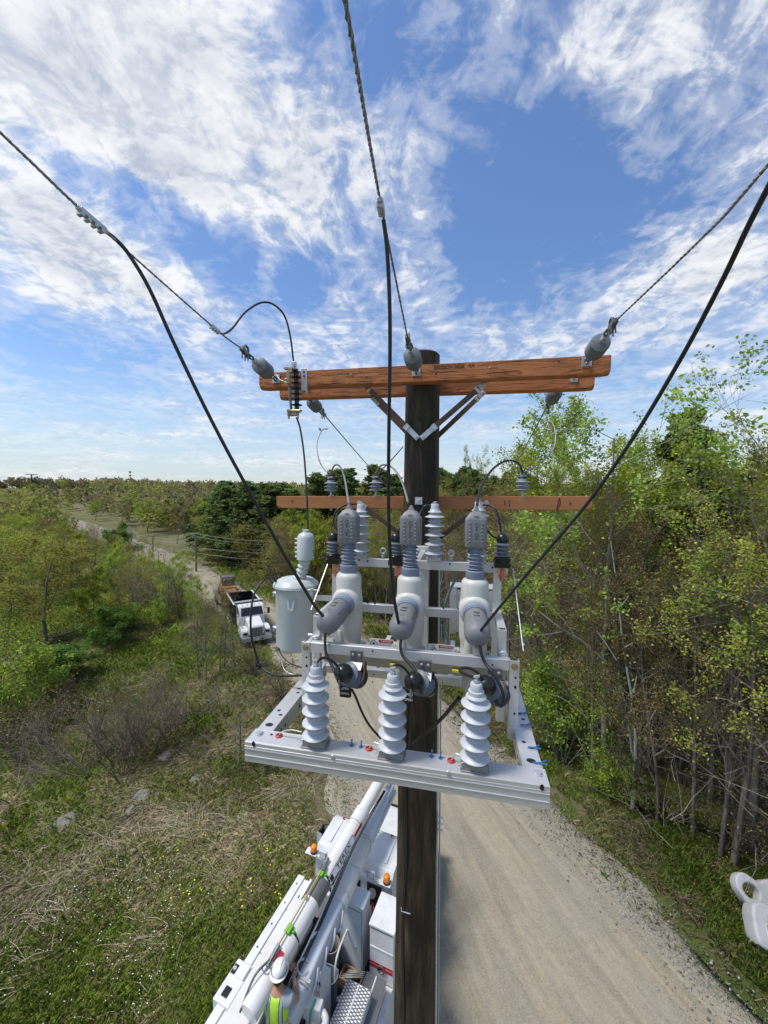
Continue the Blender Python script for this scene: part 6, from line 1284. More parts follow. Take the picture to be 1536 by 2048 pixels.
# upper boom tube
def bt(m, pts, rr, n=28): m.tube(pts, rr, n)
UA, UB = Vector((-.24, -3.75, 3.12)), Vector((.16, .75, 3.88)); ud = (UB - UA).normalized()
ub = tp('upper_boom', lambda m: (bt(m, [UA, UA + ud * .9, UA + ud * 3.35, UA + ud * 3.36], [.155, .16, .165, .14]), bt(m, [UA + ud * 3.30, UA + ud * 4.9], [.135, .125])), WHB, bevel=0, smooth=50)
def ring(m, c, d, r, k=26):
    side = d.orthogonal().normalized(); o = d.cross(side)
    for i in range(k): a = 6.283 * i / k; m.ball(c + (side * math.cos(a) + o * math.sin(a)) * r, .007, 6)
tp('rivet', lambda m: (ring(m, UA + ud * .95, ud, .161), ring(m, UA + ud * 3.28, ud, .165), ring(m, UA + ud * 2.95, ud, .165)), MT['dgalv'], ub, 0)
tp('joint_band', lambda m: m.lathe([(.167, 0), (.169, .006), (.167, .012)], UA + ud * 3.02, ud, 30), MT['dgalv'], ub, 0)
tp('dark_band', lambda m: (m.lathe([(.1635, 0), (.1665, .004), (.1665, .34), (.1635, .344)], UA + ud * 1.50, ud, 30)), MT['dkplate'], ub, 0)
sidev = ud.cross(Vector((0, 0, 1))).normalized(); upv = sidev.cross(ud)
nrm = (sidev * .90 + upv * .44).normalized(); tng = nrm.cross(ud).normalized()
def boomtext(base_off, s, size, mt, nm, off=.0):
    M_ = Matrix((ud, -tng if (-tng).cross(ud).dot(nrm) < 0 else tng, nrm)).transposed().to_4x4()
    y = nrm.cross(ud); M_ = Matrix((ud, y, nrm)).transposed().to_4x4(); M_.translation = UA + ud * base_off + nrm * (.166 + off); return M_
tp('name_plate', lambda m: m.box(UA + ud * 2.30 + nrm * .1655, (.90, .135, .006), boomtext(2.3, '', 0, None, '').to_3x3()), MT['blackp'], ub, .001)
tp('name_panel', lambda m: m.box(UA + ud * 2.30 + nrm * .1672, (.87, .112, .006), boomtext(2.3, '', 0, None, '').to_3x3()), MT['white'], ub, .0)
text('TEREX', ub, MT['blackp'], boomtext(2.36, '', 0, None, '', .0055), .125, 'lettering', .002, space=TM, xs=1.35)
tp('emblem', lambda m: m.box(UA + ud * 1.94 + nrm * .172, (.085, .085, .004), boomtext(2.3, '', 0, None, '').to_3x3()), MT['blackp'], ub, 0)
tp('red_flash', lambda m: m.box(UA + ud * 2.92 + nrm * .1665, (.30, .05, .004), boomtext(2.3, '', 0, None, '').to_3x3()), REDS, ub, 0)
# lower boom: square steel base, insulated middle, tapered steel end
LA, LM, LN, LE = Vector((.10, -3.35, 2.62)), Vector((.13, -1.75, 2.90)), Vector((.14, -.55, 3.10)), Vector((.24, .80, 3.32)); ld = (LE - LA).normalized()
def sq_sweep(m, pts, w, h, e=5, n=36):
    P_ = [Vector(p) for p in pts]; d = (P_[-1] - P_[0]).normalized(); x = d.cross(Vector((0, 0, 1))).normalized(); z = x.cross(d); v = []
    for p, a, b in zip(P_, w, h):
        for i in range(n):
            t_ = 6.28318 * i / n; ca, sa = math.cos(t_), math.sin(t_); v.append(p + x * (abs(ca) ** (2 / e) * (1 if ca > 0 else -1) * a / 2) + z * (abs(sa) ** (2 / e) * (1 if sa > 0 else -1) * b / 2))
    f_ = [(k * n + i, k * n + (i + 1) % n, (k + 1) * n + (i + 1) % n, (k + 1) * n + i) for k in range(len(P_) - 1) for i in range(n)] + [tuple(range(n - 1, -1, -1)), tuple((len(P_) - 1) * n + i for i in range(n))]; m.raw(v, f_)
lbm = tp('lower_boom', lambda m: sq_sweep(m, [LA, LM], [.32, .32], [.42, .34]), WH2, bevel=0, smooth=50)
tp('insulated_section', lambda m: sq_sweep(m, [LM - ld * .02, LM + ld * .02, LN, LN + ld * .02], [.36, .38, .36, .33], [.36, .38, .34, .3], 3.2), WHB, bevel=0, smooth=50)
tp('boom_link', lambda m: (sq_sweep(m, [LN + ld * .02, LE], [.30, .22], [.34, .20], 8), m.bar(LA + Vector((-.02, .1, .20)), LM + Vector((-.02, 0, .17)), .03, .02), m.bar(LN + ld * .1 + Vector((.16, 0, -.05)), LE + Vector((.14, 0, -.02)), .03, .10)), WH2, bevel=.004, smooth=50)
tp('rivet', lambda m: [(m.ball(c + Vector((x, 0, z)), .008, 6)) for c, s in ((LM + ld * .10, 1), (LM + ld * .55, 1), (LN - ld * .08, 1)) for x, z in [(-.17 + .034 * i, .178) for i in range(11)] + [(.185, .15 - .034 * i) for i in range(8)]], MT['dgalv'], lbm, 0)
tp('elbow', lambda m: (m.cyl((-.06, .78, 3.80), (.46, .78, 3.80), .10), m.bar((.30, .5, 3.36), (.30, .95, 3.86), .03, .22), m.bar((.02, .55, 3.70), (.02, .95, 3.86), .03, .22), m.cyl((.34, .3, 3.5), (.40, .85, 3.66), .03), m.bar((.2, -.1, 3.2), (.38, .6, 3.45), .05, .05)), WH2, bevel=.01, smooth=40)
tp('hook', lambda m: (m.torus((.10, -2.85, 2.93), (.3, 0, 1), .10, .018, 16, 8, 20, 320), m.torus((.22, -3.0, 2.86), (0, 1, .3), .08, .014, 16, 8), m.bar((.0, -2.95, 2.9), (.3, -2.95, 2.88), .05, .04), m.torus((-.36, -3.02, 2.98), (0, .2, 1), .06, .01, 14, 6)), MT['galv'], bevel=0, smooth=40)
tp('cylinder_ribs', lambda m: [m.tube(catmull([LA + ld * (.5 + .28 * k) + Vector((.165, 0, -.12)), LA + ld * (.58 + .28 * k) + Vector((.19, 0, .0)), LA + ld * (.66 + .28 * k) + Vector((.165, 0, .10))], 4), .02, 8) for k in range(4)], WH2, bevel=0, smooth=60)
tp('hydraulic_hose', lambda m: [m.tube(catmull([LA + Vector((-.12 + .035 * k, .1, .24)), LA + ld * .9 + Vector((-.10 + .03 * k, 0, .20 + .02 * k)), LM + Vector((-.09 + .025 * k, -.1, .22)), LN + Vector((-.10 + .03 * k, -.3, .22)), LE + Vector((-.06 + .02 * k, -.3, .17))], 6), .010, 6) for k in range(3)], MT['black'], lbm, 0)
tp('decal', lambda m: (m.box(UA + ud * .62 + (sidev * .3 + upv * .954) * .1575, (.16, .09, .004), Matrix((ud, sidev * .954 - upv * .3, sidev * .3 + upv * .954)).transposed()),), REDS, ub, 0)
tp('lid_seam', lambda m: [m.bb((-1.235, y_ - .006, 2.181), (-.965, y_ + .006, 2.186)) for y_ in (-1.7, -2.5, -3.3, -4.2)] + [m.bb((-1.246, y_ - .006, .7), (-1.2405, y_ + .006, 2.17)) for y_ in (-1.7, -2.5, -3.3)], MT['dkplate'], bn, 0)
tp('latch', lambda m: [m.box((-.99, y_, 2.19), (.03, .07, .02)) for y_ in (-1.4, -2.1, -2.9, -3.7)], MT['dgalv'], bn, .003)
tp('lid_seam', lambda m: (m.bb((.05, -1.4245, 1.25), (.50, -1.4205, 1.26)), m.bb((.05, -1.4245, 2.50), (.50, -1.4205, 2.51)), m.bb((.05, -1.4245, 1.25), (.056, -1.4205, 2.51)), m.bb((.49, -1.4245, 1.25), (.496, -1.4205, 2.51)), m.bb((.76, -1.5845, 2.52), (1.20, -1.5805, 2.53)), m.bb((.76, -1.5845, 1.50), (1.20, -1.5805, 1.51))), MT['dkplate'], bxb, 0)
# small upper control box near the person, padded arm
pad = tp('control_arm', lambda m: (m.bar((.10, -2.98, 2.45), (.50, -2.92, 2.45), .16, .24), m.tube(catmull([(.50, -2.92, 2.46), (.60, -2.98, 2.44), (.60, -3.12, 2.40), (.55, -3.5, 2.2)], 5), .055, 12)), WHB, bevel=.04, seg=3, smooth=50)
tp('strap', lambda m: (m.torus((.22, -2.96, 2.45), (1, .1, 0), .145, .010), m.torus((.50, -3.3, 2.32), (.1, 1, 0), .06, .012)), MT['black'], pad, 0); tp('green_hose', lambda m: m.tube(catmull([(.36, -2.88, 2.55), (.38, -3.02, 2.60), (.37, -3.08, 2.45), (.38, -3.06, 2.3)], 5), .016, 8), plain('green_hose', (.03, .30, .20), .4), pad, 0)
tp('cable_bundle', lambda m: [m.torus((.62 + .02 * k, -3.45 + .02 * (k % 3), 1.75 + .04 * k), (.1 * k, .1, 1), .16 - .012 * k, .012, 24, 6) for k in range(6)], MT['black'], bevel=0)
tp('red_valve', lambda m: (m.ball((.22, -3.2, 2.12), .06, 10), m.ball((.31, -3.24, 2.08), .045, 10)), REDS, bevel=0)
# loose things on the bed
def loose(name, fn, mt, label, cat, at, bevel=.004, smooth=40):
    m = MB(); fn(m); return solo(name, m, mt, label, cat, TM @ Matrix.Translation(at), TM, bevel=bevel, smooth=smooth)
loose('bucket', lambda m: m.lathe([(.13, 1.215), (.15, 1.25), (.165, 1.80), (.175, 1.83), (.16, 1.83), (.15, 1.80), (.13, 1.35), (.01, 1.33)], (-.08, -1.62, 0), (0, 0, 1), 28), GRC, 'open weathered grey bucket standing in the truck bed', 'bucket', (-.08, -1.62, 1.21), 0)
t = thing('tool_carton', 'torn cardboard box full of steel rods on the truck bed', 'box', TM @ Matrix.Translation((.38, -1.62, 1.21)))
tp('carton', lambda m: (m.bb((.16, -1.76, 1.211), (.60, -1.74, 1.42)), m.bb((.16, -1.52, 1.211), (.60, -1.50, 1.40)), m.bb((.16, -1.74, 1.211), (.18, -1.52, 1.40)), m.bb((.58, -1.74, 1.211), (.60, -1.52, 1.42)), m.bb((.18, -1.74, 1.211), (.58, -1.52, 1.225))), CARD, t, .003)
tp('rod', lambda m: [m.cyl((.17 + .02 * k, -1.72 + .03 * k, 1.36 + .01 * (k % 3)), (.62 - .03 * (k % 2), -1.60 + .015 * k, 1.44 - .02 * (k % 2)), .012) for k in range(7)], MT['dgalv'], t, 0)
loose('bin', lambda m: m.lathe([(.14, 1.215), (.17, 1.75), (.18, 1.78), (.16, 1.78), (.14, 1.4), (.01, 1.38)], (.10, -2.02, 0), (0, 0, 1), 24, sq=(1, .8, 3)), BLG, 'blue-grey plastic bin beside the control pedestal', 'bin', (.10, -2.02, 1.21), 0)
loose('bottle_bag', lambda m: [m.ball((-.20 + .07 * (k % 4), -1.86 - .05 * (k // 4), 1.29 + .05 * (k % 3)), .05, 8, (1, 1, 1.4)) for k in range(14)], plain('clear_plastic', (.45, .52, .52), .15, 0, .3, 20, .2, .8), 'bag of clear plastic bottles beside the grey bucket', 'bag', (-.08, -1.9, 1.21), 0)
loose('white_pipes', lambda m: [m.cyl((.18 + .05 * k, -2.0, 1.25 + .03 * k), (.36 + .03 * k, -1.80 - .03 * k, 1.24 + .03 * k), .022) for k in range(4)], WH, 'short white pipes lying in front of the cardboard box', 'pipes', (.25, -1.9, 1.21), 0)
loose('cone_tool', lambda m: (m.cyl((.60, -1.15, 1.6), (.56, -1.05, 2.35), .022), m.cyl((.66, -1.2, 1.6), (.60, -1.12, 2.3), .018), m.box((.63, -1.12, 2.0), (.07, .05, .20))), REDS, 'red-handled tools standing between the two white boxes', 'tools', (.62, -1.12, 1.6))
loose('wheel_chock', lambda m: m.prism([(-1.95, 1.215), (-1.70, 1.215), (-1.82, 1.36)], .44, .58, 0), MT['yel'], 'yellow wheel chock on the truck bed beside the tread boxes', 'wheel chock', (.5, -1.85, 1.21))
loose('rope_coil', lambda m: [m.torus((.40, -2.02, 1.235 + .022 * k), (.03 * k, .05, 1), .10 - .004 * k, .012, 20, 6) for k in range(4)], TAN, 'coil of tan rope lying on the black truck bed', 'rope', (.40, -2.02, 1.21), 0)
# hot stick clipped on the boom
hs = thing('hot_stick', 'yellow hot stick clipped along the white boom with two green holders', 'hot stick', TM @ Matrix.Translation(UA + ud * 1.0 + upv * .24))
pA, pB = UA + ud * .72 + upv * .215 - sidev * .03, UA + ud * 1.90 + upv * .22 - sidev * .03
tp('pole_shaft', lambda m: (m.cyl(pA, pB, .014), m.cyl(pA + ud * .68, pA + ud * .72, .028)), plain('yellow_fibreglass', (.42, .36, .12), .4), hs, 0)
for k in (.30, 1.48): 
    c = UA + ud * (.72 + k * .78) + upv * .18 - sidev * .02
    tp('holder', lambda m: (m.box(c, (.10, .13, .08), Matrix((sidev, ud, upv)).transposed()), m.bar(c + sidev * .06, c + sidev * .10 - upv * .1, .03, .10)), plain('lime_green_plastic', (.12, .42, .02), .4), hs, .012)
    tp('strap', lambda m: m.tube(catmull([c + sidev * .10 - upv * .02, c + sidev * .17 - upv * .12, c + sidev * .16 - upv * .35], 5), .012, 6), MT['black'], hs, 0)
tp('clamp_head', lambda m: (m.bar(pB, pB + ud * .22, .04, .05), m.box(pB + ud * .04, (.10, .10, .05)), m.bar(pA, pA - ud * .28 - upv * .02, .05, .05), m.torus(pA - ud * .30, upv, .05, .010), m.tube(catmull([pA - ud * .2, pA - ud * .45 - sidev * .08, pA - ud * .75 - sidev * .12 - upv * .25], 5), .018, 8)), MT['dgalv'], hs, .004)

# ================================================================== person
PM = TM @ Matrix.Translation((.02, -3.42, 1.70)) @ Matrix.Rotation(R(14), 4, 'Z')
person = thing('person', 'person in white hard hat, grey shirt and lime safety vest at the boom controls', 'person', PM)
def skin(name, pts, edges, radii, mt, parent, sub=2):
    me = D.meshes.new(name); me.from_pydata(pts, edges, []); me.materials.append(mt); o = D.objects.new(name, me); link(o, parent)
    m = o.modifiers.new('skin', 'SKIN'); m.use_smooth_shade = True
    for i, r in enumerate(radii): me.skin_vertices[0].data[i].radius = r if hasattr(r, '__len__') else (r, r)
    me.skin_vertices[0].data[0].use_root = True; s = o.modifiers.new('sub', 'SUBSURF'); s.levels = sub; s.render_levels = sub; return o
def ensure_skin(me):
    pass
SK = plain('skin', (.42, .22, .14), .5, 0, .1); SHIRT = plain('grey_tshirt', (.30, .33, .37), .85, 0, .12, 12, .2); JEAN = plain('dark_jeans', (.03, .045, .08), .9, 0, .2)
def f_vest(t, p):
    s = t.new('ShaderNodeSeparateXYZ'); t.put(s.inputs[0], t.tc()); ax_ = t.m('ABSOLUTE', s.outputs[0]); a = t.m('LESS_THAN', t.m('ABSOLUTE', t.m('SUBTRACT', ax_, .098)), .019); b = t.m('LESS_THAN', t.m('ABSOLUTE', t.m('SUBTRACT', ax_, .098)), .031)
    h = t.m('LESS_THAN', t.m('ABSOLUTE', t.m('SUBTRACT', s.outputs[2], 1.12)), .022); hb = t.m('LESS_THAN', t.m('ABSOLUTE', t.m('SUBTRACT', s.outputs[2], 1.12)), .034)
    n = t.noise(t.tc(), 14, 4, .6); c = t.mix(n, (.36, .62, .03), (.50, .78, .06)); c = t.mix(t.m('MAXIMUM', b, hb), c, (.03, .04, .03)); c = t.mix(t.m('MAXIMUM', a, h), c, (.45, .47, .46)); t.put(p.inputs['Base Color'], c); p.inputs['Roughness'].default_value = .7
VEST = mat('lime_vest', f_vest)
# body: one continuous surface, pelvis first
bp = [(0, 0, .95), (0, -.01, 1.12), (0, 0, 1.30), (0, .01, 1.44), (0, .035, 1.53), (0, .06, 1.60), (0, .075, 1.68), (0, .07, 1.76),
      (-.20, 0, 1.42), (-.29, .02, 1.20), (-.30, .20, 1.06), (-.27, .29, 1.04), (.20, 0, 1.42), (.27, .12, 1.24), (.14, .34, 1.24), (.09, .42, 1.27),
      (-.10, 0, .88), (-.12, .03, .48), (-.13, -.02, .09), (-.14, .14, .04), (.10, 0, .88), (.12, .05, .48), (.14, .0, .09), (.16, .15, .04), (0, .105, 1.66)]
be = [(0, 1), (1, 2), (2, 3), (3, 4), (4, 5), (5, 6), (6, 7), (3, 8), (8, 9), (9, 10), (10, 11), (3, 12), (12, 13), (13, 14), (14, 15), (0, 16), (16, 17), (17, 18), (18, 19), (0, 20), (20, 21), (21, 22), (22, 23)]
bp = bp[:24]; br = [(.14, .11), (.125, .095), (.15, .11), (.14, .09), .055, .062, (.080, .095), (.07, .08), .062, .048, .034, .030, .062, .048, .034, .030, .09, .065, .045, .04, .09, .065, .045, .04]
def skinned(name, pts, edges, radii, mt, parent, sub=2):
    bm = bmesh.new(); lay = bm.verts.layers.skin.verify(); vs = [bm.verts.new(p) for p in pts]; [bm.edges.new((vs[a], vs[b])) for a, b in edges]
    bm.verts.ensure_lookup_table(); vs = list(bm.verts)
    for i, v_ in enumerate(vs): r = radii[i]; v_[lay].radius = r if hasattr(r, '__len__') else (r, r); v_[lay].use_root = (i == 0)
    me = D.meshes.new(name); bm.to_mesh(me); bm.free(); me.materials.append(mt); o = D.objects.new(name, me); link(o, parent); m = o.modifiers.new('skin', 'SKIN'); m.use_smooth_shade = True; s = o.modifiers.new('sub', 'SUBSURF'); s.levels = sub; s.render_levels = sub; return o
skinned('body', bp, be, br, SK, person)
skinned('shirt', [bp[0], bp[1], bp[2], bp[3], (0, .02, 1.49), bp[8], (-.255, .012, 1.29), bp[12], (.245, .065, 1.32)], [(0, 1), (1, 2), (2, 3), (3, 4), (3, 5), (5, 6), (3, 7), (7, 8)], [(.165, .135), (.155, .125), (.178, .135), (.168, .115), .075, .085, .068, .085, .068], SHIRT, person)
skinned('trousers', [(0, 0, .96), (-.10, 0, .86), (-.12, .03, .48), (-.13, -.01, .10), (.10, 0, .86), (.12, .05, .48), (.14, .01, .10)], [(0, 1), (1, 2), (2, 3), (0, 4), (4, 5), (5, 6)], [(.17, .14), .115, .085, .07, .115, .085, .07], JEAN, person)
for s in (-1, 1): 
    m = MB(); m.ball((s * .15, .09, .055), .06, 12, (.9, 2.2, .9)); obj('boot', m, MT['knot'], person, None, smooth=60)
# vest shell
m = MB(); n = 28; rows = [(.98, .180, .145, 0), (1.12, .172, .138, -.005), (1.28, .192, .146, 0), (1.38, .196, .138, .004), (1.45, .165, .118, .008), (1.495, .110, .098, .014)]; v_ = []
for z, a, b, yo in rows:
    for i in range(n + 1): t_ = R(-250 + 320 * i / n); v_.append((a * math.cos(t_ - R(0)), yo + b * math.sin(t_), z))
# gap of the vest at the front (+y)
v_ = []
for z, a, b, yo in rows:
    for i in range(n + 1): t_ = R(90 + 14 + (360 - 28) * i / n); v_.append((a * math.cos(t_), yo + b * math.sin(t_), z))
f_ = [(k * (n + 1) + i, k * (n + 1) + i + 1, (k + 1) * (n + 1) + i + 1, (k + 1) * (n + 1) + i) for k in range(len(rows) - 1) for i in range(n)]
m.raw(v_, f_); vo = obj('vest', m, VEST, person, None, smooth=80); sm = vo.modifiers.new('solid', 'SOLIDIFY'); sm.thickness = .008
# hard hat
m = MB(); hc = Vector((0, .075, 1.725)); ax = Vector((0, .12, 1)).normalized(); m.lathe([(.150, -.004), (.152, .002), (.122, .012), (.120, .05), (.108, .09), (.080, .122), (.040, .140), (.0, .145)], hc, ax, 32, sq=(.88, 1.08, 2), cap=False); hh = obj('hard_hat', m, plain('white_hat', (.80, .80, .78), .3, 0, .05), person, None, smooth=60)
m = MB()
for k in (-1, 0, 1): m.tube([hc + Vector((k * .035, math.cos(R(a)) * -.115 + .0, math.sin(R(a)) * .138 + .008)) for a in range(20, 165, 12)], .009, 6)
obj('ridge', m, plain('white_ridge', (.80, .80, .78), .3, 0, .05), hh, None, smooth=60)
m = MB(); m.torus(hc + Vector((0, -.002, .030)), (0, .12, 1), .118, .007, 28, 6); obj('strap', m, MT['dgalv'], hh, None)
m = MB()
for s in (-1, 1): m.ball((s * .083, .06, 1.655), .022, 8, (.4, .8, 1.3)); m.ball((s * .032, .158, 1.675), .012, 8)
m.ball((0, .172, 1.645), .018, 8, (.8, 1, 1.4)); m.bar((-.025, .158, 1.60), (.025, .158, 1.60), .01, .012); obj('face_feature', m, SK, person, None, smooth=60)
m = MB(); m.ball((0, .035, 1.665), .088, 14, (.92, 1.0, 1.0)); obj('hair', m, plain('brown_hair', (.06, .035, .02), .8, 0, .2), person, None, smooth=60)
for (w_, d_, s) in (((-.27, .29, 1.04), (.15, .95, -.25), -1), ((.09, .42, 1.27), (-.35, .9, .1), 1)):
    w_ = Vector(w_); d_ = Vector(d_).normalized(); sx = d_.cross(Vector((0, 0, 1))).normalized(); uz = sx.cross(d_); pts = [w_, w_ + d_ * .05, w_ + d_ * .09]; ed = [(0, 1), (1, 2)]; rd = [(.030, .022), (.040, .018), (.038, .016)]
    for k in range(4):
        b_ = w_ + d_ * .09 + sx * (-.030 + .020 * k); l_ = (.062, .072, .068, .052)[k]; i0 = len(pts); pts += [b_, b_ + d_ * l_ * .45 - uz * .008, b_ + d_ * l_ * .75 - uz * .030, b_ + d_ * l_ * .8 - uz * .050]; ed += [(2, i0), (i0, i0 + 1), (i0 + 1, i0 + 2), (i0 + 2, i0 + 3)]; rd += [.0095, .009, .0085, .0075]
    i0 = len(pts); pts += [w_ + d_ * .035 - sx * s * .030, w_ + d_ * .065 - sx * s * .052 - uz * .012, w_ + d_ * .09 - sx * s * .050 - uz * .028]; ed += [(0, i0), (i0, i0 + 1), (i0 + 1, i0 + 2)]; rd += [.012, .011, .009]
    skinned('hand', [tuple(p) for p in pts], ed, rd, SK, person, 1)

# ================================================================== dump truck on the road
p = hit(514, 1292); DM = Matrix.Translation((p[0], p[1], 0.0)) @ Matrix.Rotation(R(180 + 30), 4, 'Z') @ Matrix.Scale(.84, 4)
dump = thing('dump_truck', 'white dump truck facing the camera on the gravel road', 'dump truck', DM)
def dp(name, fn, mt, parent=dump, bevel=.03, **kw):
    m = MB(); fn(m); return obj(name, m, mt, parent, DM, bevel=bevel, **kw)
# local: +y forward, nose at y=0
dp('chassis', lambda m: m.bb((-.45, -8.4, .55), (.45, -.3, .95)), DK)
hd = dp('hood', lambda m: prof(m, [(-1.75, .95), (-1.75, 1.95), (-1.0, 1.82), (-.15, 1.62), (-.05, 1.45), (-.02, .85)], -.62, .62), WH, bevel=.10)
for s in (-1, 1): dp('fender', lambda m: prof(m, [(-1.8, .65), (-1.7, 1.10), (-1.35, 1.35), (-.7, 1.42), (-.2, 1.28), (-.06, 1.0), (-.06, .65)], min(s * .62, s * 1.18), max(s * .62, s * 1.18)), WH, bevel=.10, seg=3)
dp('grille', lambda m: (m.bb((-.46, -.03, .80), (.46, .02, 1.48)),), MT['dkplate'], hd); dp('chrome_bar', lambda m: [m.bb((-.42 + .12 * k, .02, .84), (-.40 + .12 * k, .03, 1.44)) for k in range(8)] + [m.bb((-.50, -.01, 1.48), (.50, .03, 1.53))], MT['galv'], hd, 0)
bmp = dp('bumper', lambda m: m.bb((-1.2, -.04, .42), (1.2, .12, .78)), MT['galv']); dp('number_plate', lambda m: m.bb((-.15, .12, .50), (.15, .125, .64)), MT['white'], bmp, 0); dp('tow_hook', lambda m: (m.bb((-.5, .121, .5), (-.35, .14, .62)), m.bb((.35, .121, .5), (.5, .14, .62))), MT['black'], bmp, 0)
for s in (-1, 1): dp('headlight', lambda m: m.box((s * .88, -.055, 1.06), (.36, .06, .20)), GLS, bevel=.02)
cb_ = dp('cab', lambda m: prof(m, [(-1.75, .9), (-1.75, 1.95), (-2.15, 2.62), (-2.30, 2.76), (-3.2, 2.78), (-3.30, 2.6), (-3.30, .9)], -1.05, 1.05), WH, bevel=.07, seg=3)
dp('windshield', lambda m: m.raw([(-.92, -1.765, 2.03), (.92, -1.765, 2.03), (.86, -2.14, 2.63), (-.86, -2.14, 2.63)], [(0, 1, 2, 3)]), GLS, cb_, 0)
for s in (-1, 1): dp('window', lambda m: prof(m, [(-2.0, 2.0), (-2.35, 2.58), (-3.0, 2.58), (-3.0, 2.0)], s * 1.052 - .004, s * 1.052 + .004), GLS, cb_, 0)
dp('roof_marker', lambda m: [m.ball((x, -2.35, 2.80), .05, 8) for x in (-.7, -.3, 0, .3, .7)], AMB, cb_, 0)
for s in (-1, 1): dp('mirror', lambda m: (m.box((s * 1.42, -1.95, 2.20), (.20, .08, .50)), m.tube([(s * 1.05, -2.0, 2.5), (s * 1.42, -1.95, 2.45)], .02), m.tube([(s * 1.05, -2.0, 2.0), (s * 1.42, -1.95, 1.98)], .02)), MT['black'], bevel=.01)
bed = dp('dump_bed', lambda m: (m.bb((-1.22, -8.2, 1.15), (-1.14, -3.7, 2.55)), m.bb((1.14, -8.2, 1.15), (1.22, -3.7, 2.55)), m.bb((-1.14, -8.2, 1.15), (1.14, -8.12, 2.55)), m.bb((-1.14, -3.78, 1.15), (1.14, -3.7, 2.75)), m.bb((-1.14, -8.12, 1.15), (1.14, -3.78, 1.22)), *[m.bb((s * 1.24 - .03, -8.0 + .75 * k, 1.15), (s * 1.24 + .03, -7.9 + .75 * k, 2.5)) for s in (-1, 1) for k in range(6)]), MT['black'], bevel=.01)
dp('cab_shield', lambda m: (m.bb((-1.20, -3.7, 2.70), (1.20, -2.95, 2.76)), m.cyl((-1.22, -3.35, 2.86), (1.22, -3.35, 2.86), .09)), MT['alu'], bevel=.01); dp('tarp_roll', lambda m: m.cyl((-1.18, -3.05, 2.82), (1.18, -3.05, 2.82), .06), MT['black'], bevel=0)
dp('bed_rim', lambda m: (m.bb((-1.25, -8.2, 2.55), (-1.12, -3.7, 2.61)), m.bb((1.12, -8.2, 2.55), (1.25, -3.7, 2.61))), WH, bed, .01)
for (x, y) in ((-1.0, -1.0), (1.0, -1.0), (-.95, -6.1), (.95, -6.1), (-.95, -7.35), (.95, -7.35)):
    w = dp('wheel', lambda m: m.lathe([(.28, -.16), (.48, -.16), (.53, -.12), (.53, .12), (.48, .16), (.28, .16)], (x, y, .53), (1, 0, 0), 28), RUB, bevel=0); dp('rim', lambda m: m.lathe([(.28, -.1), (.28, .14), (.12, .17)], (x, y, .53), (1 if x > 0 else -1, 0, 0), 20), MT['alu'], w, 0)
# flatbed trailer with an orange loader behind it
YM = DM @ Matrix.Translation((.35, -13.4, 0)); ORG = dirty('orange_machine_paint', (.30, .15, .05), (.16, .10, .05), .5, .6, 3, (1, 1, 1)); RST = plain('rusty_grey_steel', (.18, .16, .14), .7, .2, .3)
tr = thing('trailer', 'grey equipment trailer hitched behind the dump truck', 'trailer', YM)
def yp(name, fn, mt, parent, bevel=.02, **kw):
    m = MB(); fn(m); return obj(name, m, mt, parent, YM, bevel=bevel, **kw)
yp('bed', lambda m: (m.bb((-1.2, -3.2, .75), (1.2, 2.6, .95)), m.bar((-.9, 2.6, .85), (0, 4.3, .75), .12, .12), m.bar((.9, 2.6, .85), (0, 4.3, .75), .12, .12)), RST, tr)
for x in (-1.1, 1.1):
    for y in (-1.4, -.4): yp('wheel', lambda m: m.lathe([(.1, -.12), (.38, -.12), (.40, 0), (.38, .12), (.1, .12)], (x, y, .40), (1, 0, 0), 20), RUB, tr, 0)
ld_ = thing('loader', 'orange loader with dark cab riding on the trailer', 'machine', YM @ Matrix.Translation((0, 0, .95)))
yp('body', lambda m: (m.bb((-.75, -1.6, 1.35), (.75, 1.2, 2.15)), m.bb((-.60, 1.2, 1.45), (.60, 2.2, 2.0))), ORG, ld_, .08); yp('cab', lambda m: (m.bb((-.65, -1.0, 3.0), (.65, .3, 3.1)), *[m.bb((x - .05, y - .05, 2.15), (x + .05, y + .05, 3.0)) for x in (-.6, .6) for y in (-.95, .25)], m.bb((-.55, -.8, 2.15), (.55, .1, 2.6))), MT['dkplate'], ld_)
yp('bucket', lambda m: prof(m, [(1.9, 1.0), (2.4, 1.0), (2.35, 1.9), (2.2, 1.95), (2.1, 1.2), (1.9, 1.1)], -1.05, 1.05), ORG, ld_); yp('arm', lambda m: (m.bar((-.8, -1.0, 2.0), (-.8, 2.0, 1.4), .12, .2), m.bar((.8, -1.0, 2.0), (.8, 2.0, 1.4), .12, .2)), ORG, ld_)
for x in (-.75, .75):
    for y in (-1.0, 1.0): yp('wheel', lambda m: m.lathe([(.1, -.15), (.40, -.15), (.43, 0), (.40, .15), (.1, .15)], (x, y, 1.38), (1, 0, 0), 20), RUB, ld_, 0)

